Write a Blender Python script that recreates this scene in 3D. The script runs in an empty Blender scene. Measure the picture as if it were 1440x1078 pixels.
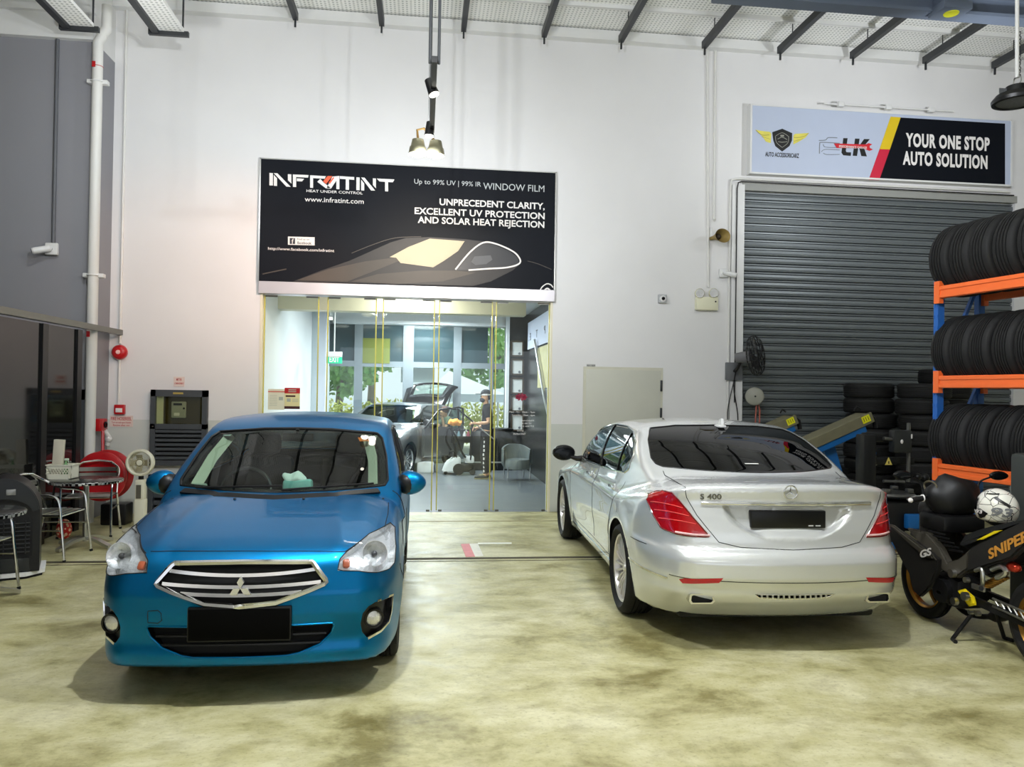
import bpy, bmesh, math, random
import numpy as np
from mathutils import Vector, Matrix, Euler
from mathutils.bvhtree import BVHTree
random.seed(7)
SC = bpy.context.scene
COL = SC.collection
PI = math.pi

# ------------------------------------------------------------------ camera model
FPX, W_PX, H_PX = 1080.0, 1440.0, 1078.0
CAM_H, YAW, PITCH, ROLL = 1.72, math.radians(6.6), 0.0095, 0.0155
CAM = Vector((0, 0, CAM_H))
_F = Vector((math.sin(YAW)*math.cos(PITCH), math.cos(YAW)*math.cos(PITCH), math.sin(PITCH)))
_R = Vector((math.cos(YAW), -math.sin(YAW), 0))
_U = _R.cross(_F)
CX = _R*math.cos(ROLL) + _U*math.sin(ROLL)
CY = _U*math.cos(ROLL) - _R*math.sin(ROLL)
WALL_Y = 10.85

def ray(px, py):
    """direction of the sight line through a pixel of the photograph (1440 x 1078)"""
    return (_F + CX*((px-W_PX/2)/FPX) + CY*((H_PX/2-py)/FPX)).normalized()
def on_y(px, py, Y=WALL_Y):
    d = ray(px, py); return CAM + d*(Y/d.y)
def on_x(px, py, X):
    d = ray(px, py); return CAM + d*(X/d.x)
def on_z(px, py, z=0.0):
    d = ray(px, py); return CAM + d*((z-CAM_H)/d.z)
def proj(p):
    v = Vector(p)-CAM; k = v.dot(_F)
    return (W_PX/2+FPX*v.dot(CX)/k, H_PX/2-FPX*v.dot(CY)/k)

# ------------------------------------------------------------------ materials
def lin(c):
    f = lambda v: v/12.92 if v <= .04045 else ((v+.055)/1.055)**2.4
    return (f(c[0]/255), f(c[1]/255), f(c[2]/255), 1)
MATS = {}
def mat(name, rgb=(128,128,128), rough=.5, metal=0., coat=0., coat_rough=.05, var=.06, scale=6., bump=0., bscale=60.,
        trans=0., ior=1.45, emit=None, estr=0., alpha=1., spec=.5, sheen=0.):
    """a Principled material with a little procedural variation of its own colour"""
    if name in MATS: return MATS[name]
    m = bpy.data.materials.new(name); m.use_nodes = True
    nt = m.node_tree; b = nt.nodes['Principled BSDF']
    c = lin(rgb)
    b.inputs['Base Color'].default_value = c
    b.inputs['Roughness'].default_value = rough
    b.inputs['Metallic'].default_value = metal
    b.inputs['Coat Weight'].default_value = coat
    b.inputs['Coat Roughness'].default_value = coat_rough
    b.inputs['Transmission Weight'].default_value = trans
    b.inputs['IOR'].default_value = ior
    b.inputs['Alpha'].default_value = alpha
    b.inputs['Specular IOR Level'].default_value = spec
    if emit is not None:
        b.inputs['Emission Color'].default_value = lin(emit); b.inputs['Emission Strength'].default_value = estr
    tc = nt.nodes.new('ShaderNodeTexCoord')
    if var > 0:
        n = nt.nodes.new('ShaderNodeTexNoise'); n.inputs['Scale'].default_value = scale; n.inputs['Detail'].default_value = 4
        nt.links.new(tc.outputs['Object'], n.inputs['Vector'])
        mx = nt.nodes.new('ShaderNodeMix'); mx.data_type = 'RGBA'
        mx.inputs['A'].default_value = tuple(max(0, v*(1-var)) for v in c[:3])+(1,)
        mx.inputs['B'].default_value = tuple(min(1, v*(1+var)) for v in c[:3])+(1,)
        nt.links.new(n.outputs['Fac'], mx.inputs['Factor']); nt.links.new(mx.outputs['Result'], b.inputs['Base Color'])
    if bump > 0:
        n2 = nt.nodes.new('ShaderNodeTexNoise'); n2.inputs['Scale'].default_value = bscale; n2.inputs['Detail'].default_value = 5
        nt.links.new(tc.outputs['Object'], n2.inputs['Vector'])
        bp = nt.nodes.new('ShaderNodeBump'); bp.inputs['Strength'].default_value = bump; bp.inputs['Distance'].default_value = .01
        nt.links.new(n2.outputs['Fac'], bp.inputs['Height']); nt.links.new(bp.outputs['Normal'], b.inputs['Normal'])
    MATS[name] = m
    return m
def pane_mat(name, tint=(235,245,240), refl=.06, rough=.0):
    """a thin pane: clear tint plus a Fresnel reflection"""
    if name in MATS: return MATS[name]
    m = bpy.data.materials.new(name); m.use_nodes = True
    nt = m.node_tree; nt.nodes.clear()
    out = nt.nodes.new('ShaderNodeOutputMaterial'); mx = nt.nodes.new('ShaderNodeMixShader')
    tr = nt.nodes.new('ShaderNodeBsdfTransparent'); tr.inputs['Color'].default_value = lin(tint)
    gl = nt.nodes.new('ShaderNodeBsdfGlossy'); gl.inputs['Roughness'].default_value = rough
    lw = nt.nodes.new('ShaderNodeLayerWeight'); lw.inputs['Blend'].default_value = .35
    mr = nt.nodes.new('ShaderNodeMapRange'); mr.inputs['To Min'].default_value = refl; mr.inputs['To Max'].default_value = .9
    pw = nt.nodes.new('ShaderNodeMath'); pw.operation = 'POWER'; pw.inputs[1].default_value = 3.
    nt.links.new(lw.outputs['Facing'], pw.inputs[0]); nt.links.new(pw.outputs[0], mr.inputs['Value'])
    nt.links.new(mr.outputs['Result'], mx.inputs['Fac'])
    nt.links.new(tr.outputs[0], mx.inputs[1]); nt.links.new(gl.outputs[0], mx.inputs[2]); nt.links.new(mx.outputs[0], out.inputs['Surface'])
    MATS[name] = m
    return m

# ------------------------------------------------------------------ objects
def obj(name, bm, m=None, parent=None, smooth=True, angle=40, label=None, cat=None, group=None, kind=None, loc=None, rotz=0., autodel=True):
    me = bpy.data.meshes.new(name)
    if smooth:
        lim = math.cos(math.radians(angle))
        bm.normal_update()
        for e in bm.edges:
            if len(e.link_faces) == 2: e.smooth = e.link_faces[0].normal.dot(e.link_faces[1].normal) > lim
        for f in bm.faces: f.smooth = True
    bm.to_mesh(me); bm.free()
    o = bpy.data.objects.new(name, me); COL.objects.link(o)
    for k in (m if isinstance(m, (list, tuple)) else [m]):
        if k: me.materials.append(k)
    if parent is not None: o.parent = parent
    if loc is not None: o.location = loc
    if rotz: o.rotation_euler = (0, 0, rotz)
    tagit(o, label, cat, group, kind)
    return o
def tagit(o, label=None, cat=None, group=None, kind=None):
    if label: o['label'] = label
    if cat: o['category'] = cat
    if group: o['group'] = group
    if kind: o['kind'] = kind
    return o
def thing(name, label, cat, loc=(0,0,0), rotz=0., group=None):
    o = bpy.data.objects.new(name, None); COL.objects.link(o); o.empty_display_size = .1
    o.location = loc; o.rotation_euler = (0, 0, rotz)
    return tagit(o, label, cat, group)
def struct(name, bm, m, smooth=False, **k):
    return obj(name, bm, m, smooth=smooth, kind='structure', **k)
def dup(root, loc=None, rotz=None, label=None, group=None, rot=None):
    r = root.copy(); COL.objects.link(r)
    if loc is not None: r.location = loc
    if rotz is not None: r.rotation_euler = (0, 0, rotz)
    if rot is not None: r.rotation_euler = rot
    if label: r['label'] = label
    if group: r['group'] = group
    for ch in list(root.children):
        c = ch.copy(); COL.objects.link(c); c.parent = r
        for g in list(ch.children):
            d = g.copy(); COL.objects.link(d); d.parent = c
    return r

# ------------------------------------------------------------------ mesh shapes
def B(): return bmesh.new()
def box(bm, c, s, bev=0., rot=None, seg=2):
    r = bmesh.ops.create_cube(bm, size=1.0)
    vs = r['verts']
    bmesh.ops.scale(bm, vec=Vector(s), verts=vs)
    if bev > 0:
        es = list({e for v in vs for e in v.link_edges})
        rr = bmesh.ops.bevel(bm, geom=es, offset=min(bev, min(s)*.49), segments=seg, affect='EDGES', profile=.5)
        vs = list({v for f in rr['faces'] for v in f.verts} | {v for v in vs if v.is_valid})
    if rot is not None: bmesh.ops.rotate(bm, cent=(0,0,0), matrix=rot if isinstance(rot, Matrix) else Euler(rot).to_matrix(), verts=vs)
    bmesh.ops.translate(bm, vec=Vector(c), verts=vs)
    return vs
def box2(bm, a, b, bev=0., seg=2):
    a, b = Vector(a), Vector(b)
    return box(bm, (a+b)/2, [max(abs(b[i]-a[i]), 1e-4) for i in range(3)], bev, seg=seg)
def _frames(pts, closed=False):
    n = len(pts); T = []
    for i in range(n):
        if closed: t = pts[(i+1) % n]-pts[i-1]
        else: t = pts[min(i+1, n-1)]-pts[max(i-1, 0)]
        T.append(t.normalized() if t.length > 1e-9 else Vector((0,0,1)))
    up = Vector((0,0,1)) if abs(T[0].z) < .9 else Vector((1,0,0))
    N = [(up - T[0]*up.dot(T[0])).normalized()]
    for i in range(1, n):
        v = N[-1] - T[i]*N[-1].dot(T[i])
        N.append(v.normalized() if v.length > 1e-6 else N[-1])
    return T, N
def tube(bm, pts, r, seg=8, closed=False, caps=True, flat=1.0):
    """a round bar through points; r a number or one radius per point"""
    pts = [Vector(p) for p in pts]
    T, N = _frames(pts, closed); rings = []
    for i, p in enumerate(pts):
        rr = r[i] if isinstance(r, (list, tuple)) else r
        b = T[i].cross(N[i])
        rings.append([bm.verts.new(p + (N[i]*math.cos(a)*flat + b*math.sin(a))*rr) for a in [2*PI*k/seg for k in range(seg)]])
    n = len(rings)
    for i in range(n if closed else n-1):
        A, C = rings[i], rings[(i+1) % n]
        for k in range(seg):
            bm.faces.new((A[k], A[(k+1) % seg], C[(k+1) % seg], C[k]))
    if caps and not closed:
        bm.faces.new(list(reversed(rings[0]))); bm.faces.new(rings[-1])
    return [v for q in rings for v in q]
def strip(bm, pts, nrm, w, t):
    """a flat bar of width w and thickness t through points; nrm is the face normal (one or per point)"""
    pts = [Vector(p) for p in pts]; T, _ = _frames(pts); rings = []
    for i, p in enumerate(pts):
        n = Vector(nrm[i] if isinstance(nrm, list) else nrm).normalized(); b = T[i].cross(n).normalized()
        rings.append([bm.verts.new(p+b*sx*w/2+n*sz*t/2) for sx, sz in ((-1,-1),(1,-1),(1,1),(-1,1))])
    for i in range(len(rings)-1):
        for k in range(4): bm.faces.new((rings[i][k], rings[i][(k+1) % 4], rings[i+1][(k+1) % 4], rings[i+1][k]))
    bm.faces.new(list(reversed(rings[0]))); bm.faces.new(rings[-1])
def lathe(bm, prof, seg=32, axis='z', c=(0,0,0), arc=None):
    """spin a profile of (radius, height) pairs round an axis through c"""
    c = Vector(c); rings = []
    for r, h in prof:
        ring = []
        if r < 1e-6:
            ring = [bm.verts.new(c+_ax(axis, 0, 0, h))]
        else:
            for k in range(seg):
                a = 2*PI*k/seg
                ring.append(bm.verts.new(c+_ax(axis, r*math.cos(a), r*math.sin(a), h)))
        rings.append(ring)
    for A, C in zip(rings, rings[1:]):
        for k in range(seg):
            k2 = (k+1) % seg
            if len(A) == 1 and len(C) == 1: continue
            if len(A) == 1: bm.faces.new((A[0], C[k], C[k2]))
            elif len(C) == 1: bm.faces.new((A[k], A[k2], C[0]))
            else: bm.faces.new((A[k], A[k2], C[k2], C[k]))
    bmesh.ops.recalc_face_normals(bm, faces=list(bm.faces)) if len(bm.faces) < 6000 else None
    return [v for q in rings for v in q]
def _ax(axis, u, v, h):
    return Vector((u, v, h)) if axis == 'z' else Vector((h, u, v)) if axis == 'x' else Vector((v, h, u))
def cyl(bm, p0, p1, r0, r1=None, seg=20, caps=True):
    return tube(bm, [p0, p1], [r0, r0 if r1 is None else r1], seg, caps=caps)
def prism(bm, poly, axis, a, b, c=(0,0,0)):
    """extrude a 2-D outline along an axis from a to b. 'y': (x,z) outline, 'x': (y,z), 'z': (x,y)"""
    def P(u, v, h):
        return Vector(c)+(Vector((u, h, v)) if axis == 'y' else Vector((h, u, v)) if axis == 'x' else Vector((u, v, h)))
    A = [bm.verts.new(P(u, v, a)) for u, v in poly]; C = [bm.verts.new(P(u, v, b)) for u, v in poly]
    n = len(poly); fs = []
    for k in range(n): fs.append(bm.faces.new((A[k], A[(k+1) % n], C[(k+1) % n], C[k])))
    fs.append(bm.faces.new(list(reversed(A)))); fs.append(bm.faces.new(C))
    bmesh.ops.recalc_face_normals(bm, faces=fs)
    return A+C
def ball(bm, c, r, seg=16, scale=(1,1,1)):
    rr = bmesh.ops.create_uvsphere(bm, u_segments=seg, v_segments=max(6, seg//2), radius=r)
    bmesh.ops.scale(bm, vec=Vector(scale), verts=rr['verts']); bmesh.ops.translate(bm, vec=Vector(c), verts=rr['verts'])
    return rr['verts']
def torus(bm, c, R, r, axis='z', seg=32, ms=8, sq=(1,1)):
    pts = [Vector(c)+_ax(axis, R*sq[0]*math.cos(2*PI*k/seg), R*sq[1]*math.sin(2*PI*k/seg), 0) for k in range(seg)]
    return tube(bm, pts, r, ms, closed=True)
def xf(bm, vs, M):
    bmesh.ops.transform(bm, matrix=M, verts=vs)
def bez(pts, n=8, closed=False):
    """Catmull-Rom through points (2-D or 3-D)"""
    pts = [Vector(p) for p in pts]; out = []; m = len(pts)
    rng = range(m) if closed else range(m-1)
    for i in rng:
        if closed: p0, p1, p2, p3 = pts[i-1], pts[i], pts[(i+1) % m], pts[(i+2) % m]
        else: p0, p1, p2, p3 = pts[max(i-1, 0)], pts[i], pts[i+1], pts[min(i+2, m-1)]
        for k in range(n):
            t = k/n
            out.append(.5*((2*p1)+(p2-p0)*t+(2*p0-5*p1+4*p2-p3)*t*t+(3*p1-p0-3*p2+p3)*t**3))
    if not closed: out.append(pts[-1])
    return out
def heightsheet(bm, f, us, vs):
    g = [[bm.verts.new(f(u, v)) for v in vs] for u in us]
    for i in range(len(us)-1):
        for j in range(len(vs)-1): bm.faces.new((g[i][j], g[i+1][j], g[i+1][j+1], g[i][j+1]))
    return g
_TXT = {}
def text_bm(bm, s, size, M, depth=.002, bold=0., align='LEFT', spacing=1., xs=1., shear=0., width=None):
    """lettering as solid geometry: text in the XY plane of matrix M, facing its +Z. width squeezes or stretches it"""
    key = (s, bold, spacing, shear)
    cu = bpy.data.curves.new('t', 'FONT'); cu.body = s; cu.size = size; cu.extrude = depth/2; cu.offset = bold*size
    cu.align_x = 'LEFT'; cu.space_character = spacing; cu.shear = shear; cu.resolution_u = 3
    o = bpy.data.objects.new('t', cu); COL.objects.link(o)
    dg = bpy.context.evaluated_depsgraph_get(); me = bpy.data.meshes.new_from_object(o.evaluated_get(dg))
    bpy.data.objects.remove(o); bpy.data.curves.remove(cu)
    n0 = len(bm.verts)
    if len(me.vertices) == 0:
        bpy.data.meshes.remove(me); return
    tb = bmesh.new(); tb.from_mesh(me); bpy.data.meshes.remove(me)
    x0 = min(v.co.x for v in tb.verts); x1 = max(v.co.x for v in tb.verts)
    k = xs if width is None else width/max(1e-6, x1-x0)
    w = (x1-x0)*k; off = {'LEFT': 0, 'CENTER': -w/2, 'RIGHT': -w}[align]
    for v in tb.verts: v.co.x = (v.co.x-x0)*k+off
    bmesh.ops.transform(tb, matrix=M, verts=list(tb.verts))
    mp = {v: bm.verts.new(v.co) for v in tb.verts}
    for f in tb.faces:
        try: bm.faces.new([mp[v] for v in f.verts])
        except ValueError: pass
    tb.free()
def wallM(p, out=.0):
    """matrix for lettering on a wall that faces the camera side (-Y)"""
    return Matrix(((1,0,0,p[0]), (0,0,-1,p[1]-out), (0,1,0,p[2]), (0,0,0,1)))
def pchip(keys):
    """monotone cubic through (x, y) keys, vectorised, flat beyond the ends"""
    x = np.array([k[0] for k in keys], float); y = np.array([k[1] for k in keys], float)
    h = np.diff(x); d = np.diff(y)/h; m = np.zeros_like(y)
    m[0], m[-1] = d[0], d[-1]
    for i in range(1, len(x)-1):
        if d[i-1]*d[i] <= 0: m[i] = 0
        else:
            w1, w2 = 2*h[i]+h[i-1], h[i]+2*h[i-1]
            m[i] = (w1+w2)/(w1/d[i-1]+w2/d[i])
    def f(q):
        q = np.clip(np.asarray(q, float), x[0], x[-1]); i = np.clip(np.searchsorted(x, q)-1, 0, len(h)-1)
        t = (q-x[i])/h[i]; t2, t3 = t*t, t*t*t
        return (2*t3-3*t2+1)*y[i]+(t3-2*t2+t)*h[i]*m[i]+(-2*t3+3*t2)*y[i+1]+(t3-t2)*h[i]*m[i+1]
    return f
# ------------------------------------------------------------------ car bodies: one smooth solid, then cut into panels
def smax(k, *a):
    r = a[0]
    for b in a[1:]:
        h = np.clip(.5+.5*(r-b)/k, 0, 1); r = r*h+b*(1-h)+k*h*(1-h)
    return r
def smin(k, a, b):
    return -smax(k, -a, -b)
def bumpf(q, c, w):
    return np.exp(-((q-c)/w)**2)
class Shell:
    """closed skin of an implicit solid f(x, y, z) < 0, x across, y along, z up"""
    def __init__(s, f, y0, y1, z0, ring=200, ncyl=150, ncap=64, reach=2.2):
        s.f = f
        ph = np.linspace(0, 2*PI, ring, endpoint=False)
        rows = [('c', y0, a) for a in np.linspace(PI/2, 0, ncap, endpoint=False)[1:]]
        rows += [('m', y, 0) for y in np.linspace(y0, y1, ncyl)]
        rows += [('d', y1, a) for a in np.linspace(0, PI/2, ncap, endpoint=False)[1:]]
        O, D = [], []
        for k, y, a in rows:
            sg = -1 if k == 'c' else 1
            D.append(np.stack([np.sin(ph)*math.cos(a), np.full(ring, sg*math.sin(a)), np.cos(ph)*math.cos(a)], 1))
            O.append(np.tile([0, y, z0], (ring, 1)))
        O.append(np.array([[0, y0, z0], [0, y1, z0]])); D.append(np.array([[0, -1., 0], [0, 1., 0]]))
        O = np.concatenate(O).astype(float); D = np.concatenate(D)
        n = len(O); lo = np.zeros(n); hi = np.full(n, reach); done = np.zeros(n, bool)
        for t in np.linspace(0, reach, 70)[1:]:
            v = f(O+D*t); hit = (v > 0) & ~done; hi[hit] = t; done |= hit; lo[~done] = t
        for _ in range(18):
            mid = (lo+hi)/2; v = f(O+D*mid[:, None]); hi = np.where(v > 0, mid, hi); lo = np.where(v > 0, lo, mid)
        s.V = O+D*((lo+hi)/2)[:, None]
        nr = len(rows); F = []
        for i in range(nr-1):
            for k in range(ring):
                k2 = (k+1) % ring; F.append((i*ring+k, i*ring+k2, (i+1)*ring+k2, (i+1)*ring+k))
        for k in range(ring):
            k2 = (k+1) % ring
            F.append((n-2, k2, k)); F.append((n-1, (nr-1)*ring+k, (nr-1)*ring+k2))
        bm = s.bm = bmesh.new()
        vs = [bm.verts.new(v) for v in s.V.tolist()]
        for q in F: bm.faces.new([vs[i] for i in q])
        bm.normal_update()
        s.reg = bm.faces.layers.int.new('reg')
        s.bvh = BVHTree.FromPolygons([tuple(v) for v in s.V.tolist()], F)
        s.names = {0: 'body'}
        bm.faces.ensure_lookup_table()
        top = max(bm.faces, key=lambda q: q.calc_center_median().z)
        if top.normal.z < 0:
            bmesh.ops.reverse_faces(bm, faces=list(bm.faces))
    def normal(s, P):
        P = np.asarray(P, float).reshape(-1, 3); e = .003; g = []
        for i in range(3):
            d = np.zeros(3); d[i] = e; g.append(s.f(P+d)-s.f(P-d))
        g = np.stack(g, 1); return g/np.maximum(np.linalg.norm(g, axis=1, keepdims=True), 1e-9)
    def hit(s, o, d):
        r = s.bvh.ray_cast(Vector(o), Vector(d))
        return r[0]
    def drop(s, pt, axis, sign):
        """project a 2-D outline point onto the skin: axis 'y' looks along y at (x,z); 'x' at (y,z); 'z' at (x,y)"""
        o = {'y': Vector((pt[0], sign*9, pt[1])), 'x': Vector((sign*9, pt[0], pt[1])), 'z': Vector((pt[0], pt[1], sign*9))}[axis]
        d = {'y': Vector((0, -sign, 0)), 'x': Vector((-sign, 0, 0)), 'z': Vector((0, 0, -sign))}[axis]
        return s.hit(o, d)
    def cut(s, name, poly, axis, cond, mirror=False):
        ix = {'y': (0, 2), 'x': (1, 2), 'z': (0, 1)}[axis]
        tag = next((k for k, v in s.names.items() if v == name), None)
        if tag is None: tag = max(s.names)+1; s.names[tag] = name
        polys = [[(p[0], p[1]) for p in poly]]
        if mirror and axis != 'x': polys.append([(-p[0], p[1]) for p in poly])
        for pl in polys:
            mn = [min(p[i] for p in pl)-.03 for i in (0, 1)]; mxx = [max(p[i] for p in pl)+.03 for i in (0, 1)]
            fs = []
            for f in s.bm.faces:
                c = f.calc_center_median()
                if mn[0] < c[ix[0]] < mxx[0] and mn[1] < c[ix[1]] < mxx[1] and cond(c): fs.append(f)
            geom = list({v for f in fs for v in f.verts})+list({e for f in fs for e in f.edges})+fs
            for i in range(len(pl)):
                a, b = pl[i], pl[(i+1) % len(pl)]
                du, dv = b[0]-a[0], b[1]-a[1]
                if abs(du)+abs(dv) < 1e-6: continue
                no = [0, 0, 0]; co = [0, 0, 0]; no[ix[0]] = -dv; no[ix[1]] = du; co[ix[0]] = a[0]; co[ix[1]] = a[1]
                r = bmesh.ops.bisect_plane(s.bm, geom=geom, dist=1e-5, plane_co=co, plane_no=no)
                geom = r['geom']
            for f in geom:
                if isinstance(f, bmesh.types.BMFace) and f.is_valid:
                    c = f.calc_center_median()
                    if cond(c) and inside((c[ix[0]], c[ix[1]]), pl): f[s.reg] = tag
    def faces(s, name):
        tag = [k for k, v in s.names.items() if v == name][0]
        return [f for f in s.bm.faces if f[s.reg] == tag]
    def patch(s, name, offset=0., flip=False, fset=None, sel=None):
        """bmesh of a region moved along its normals; returns bm and per-vertex normals"""
        fs = fset if fset is not None else s.faces(name)
        if sel: fs = [f for f in fs if sel(f.calc_center_median())]
        vs = list({v for f in fs for v in f.verts})
        if not vs: return bmesh.new(), []
        P = np.array([v.co[:] for v in vs]); N = s.normal(P)
        Q = P+N*offset; nb = bmesh.new(); mp = {}
        for v, q in zip(vs, Q.tolist()): mp[v] = nb.verts.new(q)
        for f in fs:
            q = [mp[v] for v in f.verts]
            nb.faces.new(list(reversed(q)) if flip else q)
        return nb, (-N if flip else N)
    def part(s, name, region, m, parent, offset=0., flip=False, fset=None, sel=None, thick=0., label=None):
        nb, N = s.patch(region, offset, flip, fset, sel)
        me = bpy.data.meshes.new(name)
        for f in nb.faces: f.smooth = True
        nv = len(nb.verts)
        nb.verts.index_update()
        nb.to_mesh(me); nb.free()
        me.materials.append(m)
        if nv: me.normals_split_custom_set_from_vertices([tuple(n) for n in N])
        o = bpy.data.objects.new(name, me); COL.objects.link(o); o.parent = parent
        if label: o['label'] = label
        if thick:
            md = o.modifiers.new('thickness', 'SOLIDIFY'); md.thickness = thick; md.offset = -1
        return o
    def loops(s, name, sel=None):
        fs = s.faces(name)
        if sel: fs = [f for f in fs if sel(f.calc_center_median())]
        S = set(fs); nx = {}
        for f in fs:
            for l in f.loops:
                if not any(g in S and g is not f for g in l.edge.link_faces): nx[l.vert] = l.link_loop_next.vert
        out = []
        while nx:
            a = next(iter(nx)); lp = [a]; b = nx.pop(a)
            while b is not a and b in nx:
                lp.append(b); b = nx.pop(b)
            if len(lp) > 3: out.append([v.co.copy() for v in lp])
        return out
    def edging(s, bm, name, r, lift=0., sel=None, step=.012):
        for lp in s.loops(name, sel):
            pts = thin(lp, step, True)
            if len(pts) < 4: continue
            P = np.array([p[:] for p in pts]); N = s.normal(P); P = P+N*lift
            tube(bm, P.tolist(), r, 6, closed=True)
    def skirt(s, name, m, parent, depth, sel=None, obname='housing'):
        """side walls going inwards from the rim of a region"""
        bm = bmesh.new()
        for lp in s.loops(name, sel):
            P = np.array([p[:] for p in lp]); N = s.normal(P); Q = P-N*depth
            A = [bm.verts.new(p) for p in P.tolist()]; C = [bm.verts.new(p) for p in Q.tolist()]
            for i in range(len(A)):
                j = (i+1) % len(A); bm.faces.new((A[i], A[j], C[j], C[i]))
        return obj(obname, bm, m, parent)
    def line(s, bm, pts, axis, sign, r, lift=0., step=.02, flat=None, closed=False):
        """a bead or seam laid on the skin along an outline"""
        pts = [Vector((p[0], p[1], 0)) for p in pts]; q = []
        if closed: pts = pts+[pts[0]]
        for a, b in zip(pts, pts[1:]):
            k = max(1, int((b-a).length/step))
            for i in range(k): q.append(a.lerp(b, i/k))
        if not closed: q.append(pts[-1])
        P = [s.drop((p.x, p.y), axis, sign) for p in q]; P = [p for p in P if p is not None]
        if len(P) < 2: return
        P = np.array([p[:] for p in P]); N = s.normal(P); P = P+N*lift
        if flat:
            strip(bm, P.tolist(), [Vector(n) for n in N.tolist()], flat, r*2)
        else: tube(bm, P.tolist(), r, 6, closed=closed)
def thin(lp, step, closed):
    out = [lp[0]]
    for p in lp[1:]:
        if (p-out[-1]).length > step: out.append(p)
    if closed and len(out) > 3 and (out[0]-out[-1]).length < step*.5: out.pop()
    return out
def inside(p, poly):
    r = False; n = len(poly); x, y = p
    for i in range(n):
        x1, y1 = poly[i]; x2, y2 = poly[(i+1) % n]
        if (y1 > y) != (y2 > y) and x < (x2-x1)*(y-y1)/(y2-y1)+x1: r = not r
    return r
def paint_mat(name, rgb, metal=.55, rough=.3, flake=.12, coat=1., spec=.5):
    if name in MATS: return MATS[name]
    m = mat(name, rgb, rough=rough, metal=metal, coat=coat, coat_rough=.03, var=0, spec=spec)
    nt = m.node_tree; b = nt.nodes['Principled BSDF']
    tc = nt.nodes['Texture Coordinate']; n = nt.nodes.new('ShaderNodeTexNoise'); n.inputs['Scale'].default_value = 900
    nt.links.new(tc.outputs['Object'], n.inputs['Vector'])
    c = lin(rgb); mx = nt.nodes.new('ShaderNodeMix'); mx.data_type = 'RGBA'
    mx.inputs['A'].default_value = tuple(v*(1-flake) for v in c[:3])+(1,); mx.inputs['B'].default_value = tuple(min(1, v*(1+flake)) for v in c[:3])+(1,)
    nt.links.new(n.outputs['Fac'], mx.inputs['Factor']); nt.links.new(mx.outputs['Result'], b.inputs['Base Color'])
    return m
M_CHROME = mat('chrome', (225,225,225), rough=.08, metal=1., var=.02)
M_ALU = mat('brushed_aluminium', (205,205,202), rough=.28, metal=1., var=.08, scale=20)
M_BLACK = mat('black_plastic', (14,14,15), rough=.38, var=.2, scale=30)
M_GLOSSBLACK = mat('gloss_black', (6,6,7), rough=.12, var=.1)
M_RUBBER = mat('tyre_rubber', (19,19,19), rough=.72, var=.2, scale=14, bump=.15, bscale=90)
M_SEAM = mat('panel_gap_dark', (12,13,14), rough=.7, var=.1)
M_TRIM = mat('cabin_trim', (24,24,25), rough=.8, var=.2, scale=20)

def tyre_bm(R, rin, w, grooves=4, seg=64):
    bm = B(); h = w/2
    pr = [(rin, -h*.62), (rin+.012, -h*.8), ((R+rin)/2, -h), (R-.045, -h*1.0), (R-.020, -h*.92), (R-.005, -h*.74)]
    gs = [(-.56+1.12*(i+.5)/grooves)*h for i in range(grooves)]
    for g in gs: pr += [(R-.001*abs(g)/h, g-.006), (R-.009, g-.0045), (R-.009, g+.0045), (R-.001*abs(g)/h, g+.006)]
    pr += [(R-.005, h*.74), (R-.020, h*.92), (R-.045, h*1.0), ((R+rin)/2, h), (rin+.012, h*.8), (rin, h*.62)]
    lathe(bm, pr, seg, 'x')
    return bm
def rim_bm(rin, w, spokes, kind, out=1):
    """alloy wheel facing +x (out=1): barrel, spokes, hub"""
    bm = B(); h = w/2
    lathe(bm, [(rin+.008, h*.72), (rin+.004, h*.78), (rin-.012, h*.74), (rin-.02, h*.5), (rin-.035, -h*.6), (rin+.004, -h*.74)], 48, 'x')
    lathe(bm, [(0, h*.62), (.03, h*.6), (.036, h*.5), (.07, h*.42), (.075, h*.2), (0, h*.2)], 24, 'x')
    for i in range(spokes):
        a = 2*PI*i/spokes
        if kind == 'thin':
            w0, w1 = .012, .02; pts = [(h*.45, .06, 0), (h*.62, rin*.55, 0), (h*.66, rin-.012, 0)]
        else:
            w0, w1 = .05, .036; pts = [(h*.45, .05, 0), (h*.56, rin*.55, 0), (h*.6, rin-.012, 0)]
        Mx = Matrix.Rotation(a, 3, 'X')
        v0 = len(bm.verts)
        P = [Mx @ Vector(p) for p in pts]
        q = []
        for p, ww in zip(pts, (w0, (w0+w1)/2, w1)):
            q.append([bm.verts.new(Mx @ Vector((p[0]+dx, p[1], dz*ww/2))) for dx, dz in ((-.02,-1),(-.004,-1),(0,-.5),(0,.5),(-.004,1),(-.02,1))])
        for A, C in zip(q, q[1:]):
            for k in range(6): bm.faces.new((A[k], A[(k+1) % 6], C[(k+1) % 6], C[k]))
    if kind == 'thin':
        for i in range(5):
            a = 2*PI*(i+.5)/5; cyl(bm, (h*.40, .055*math.cos(a), .055*math.sin(a)), (h*.47, .055*math.cos(a), .055*math.sin(a)), .009, seg=8)
    bmesh.ops.recalc_face_normals(bm, faces=list(bm.faces))
    return bm
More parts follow.
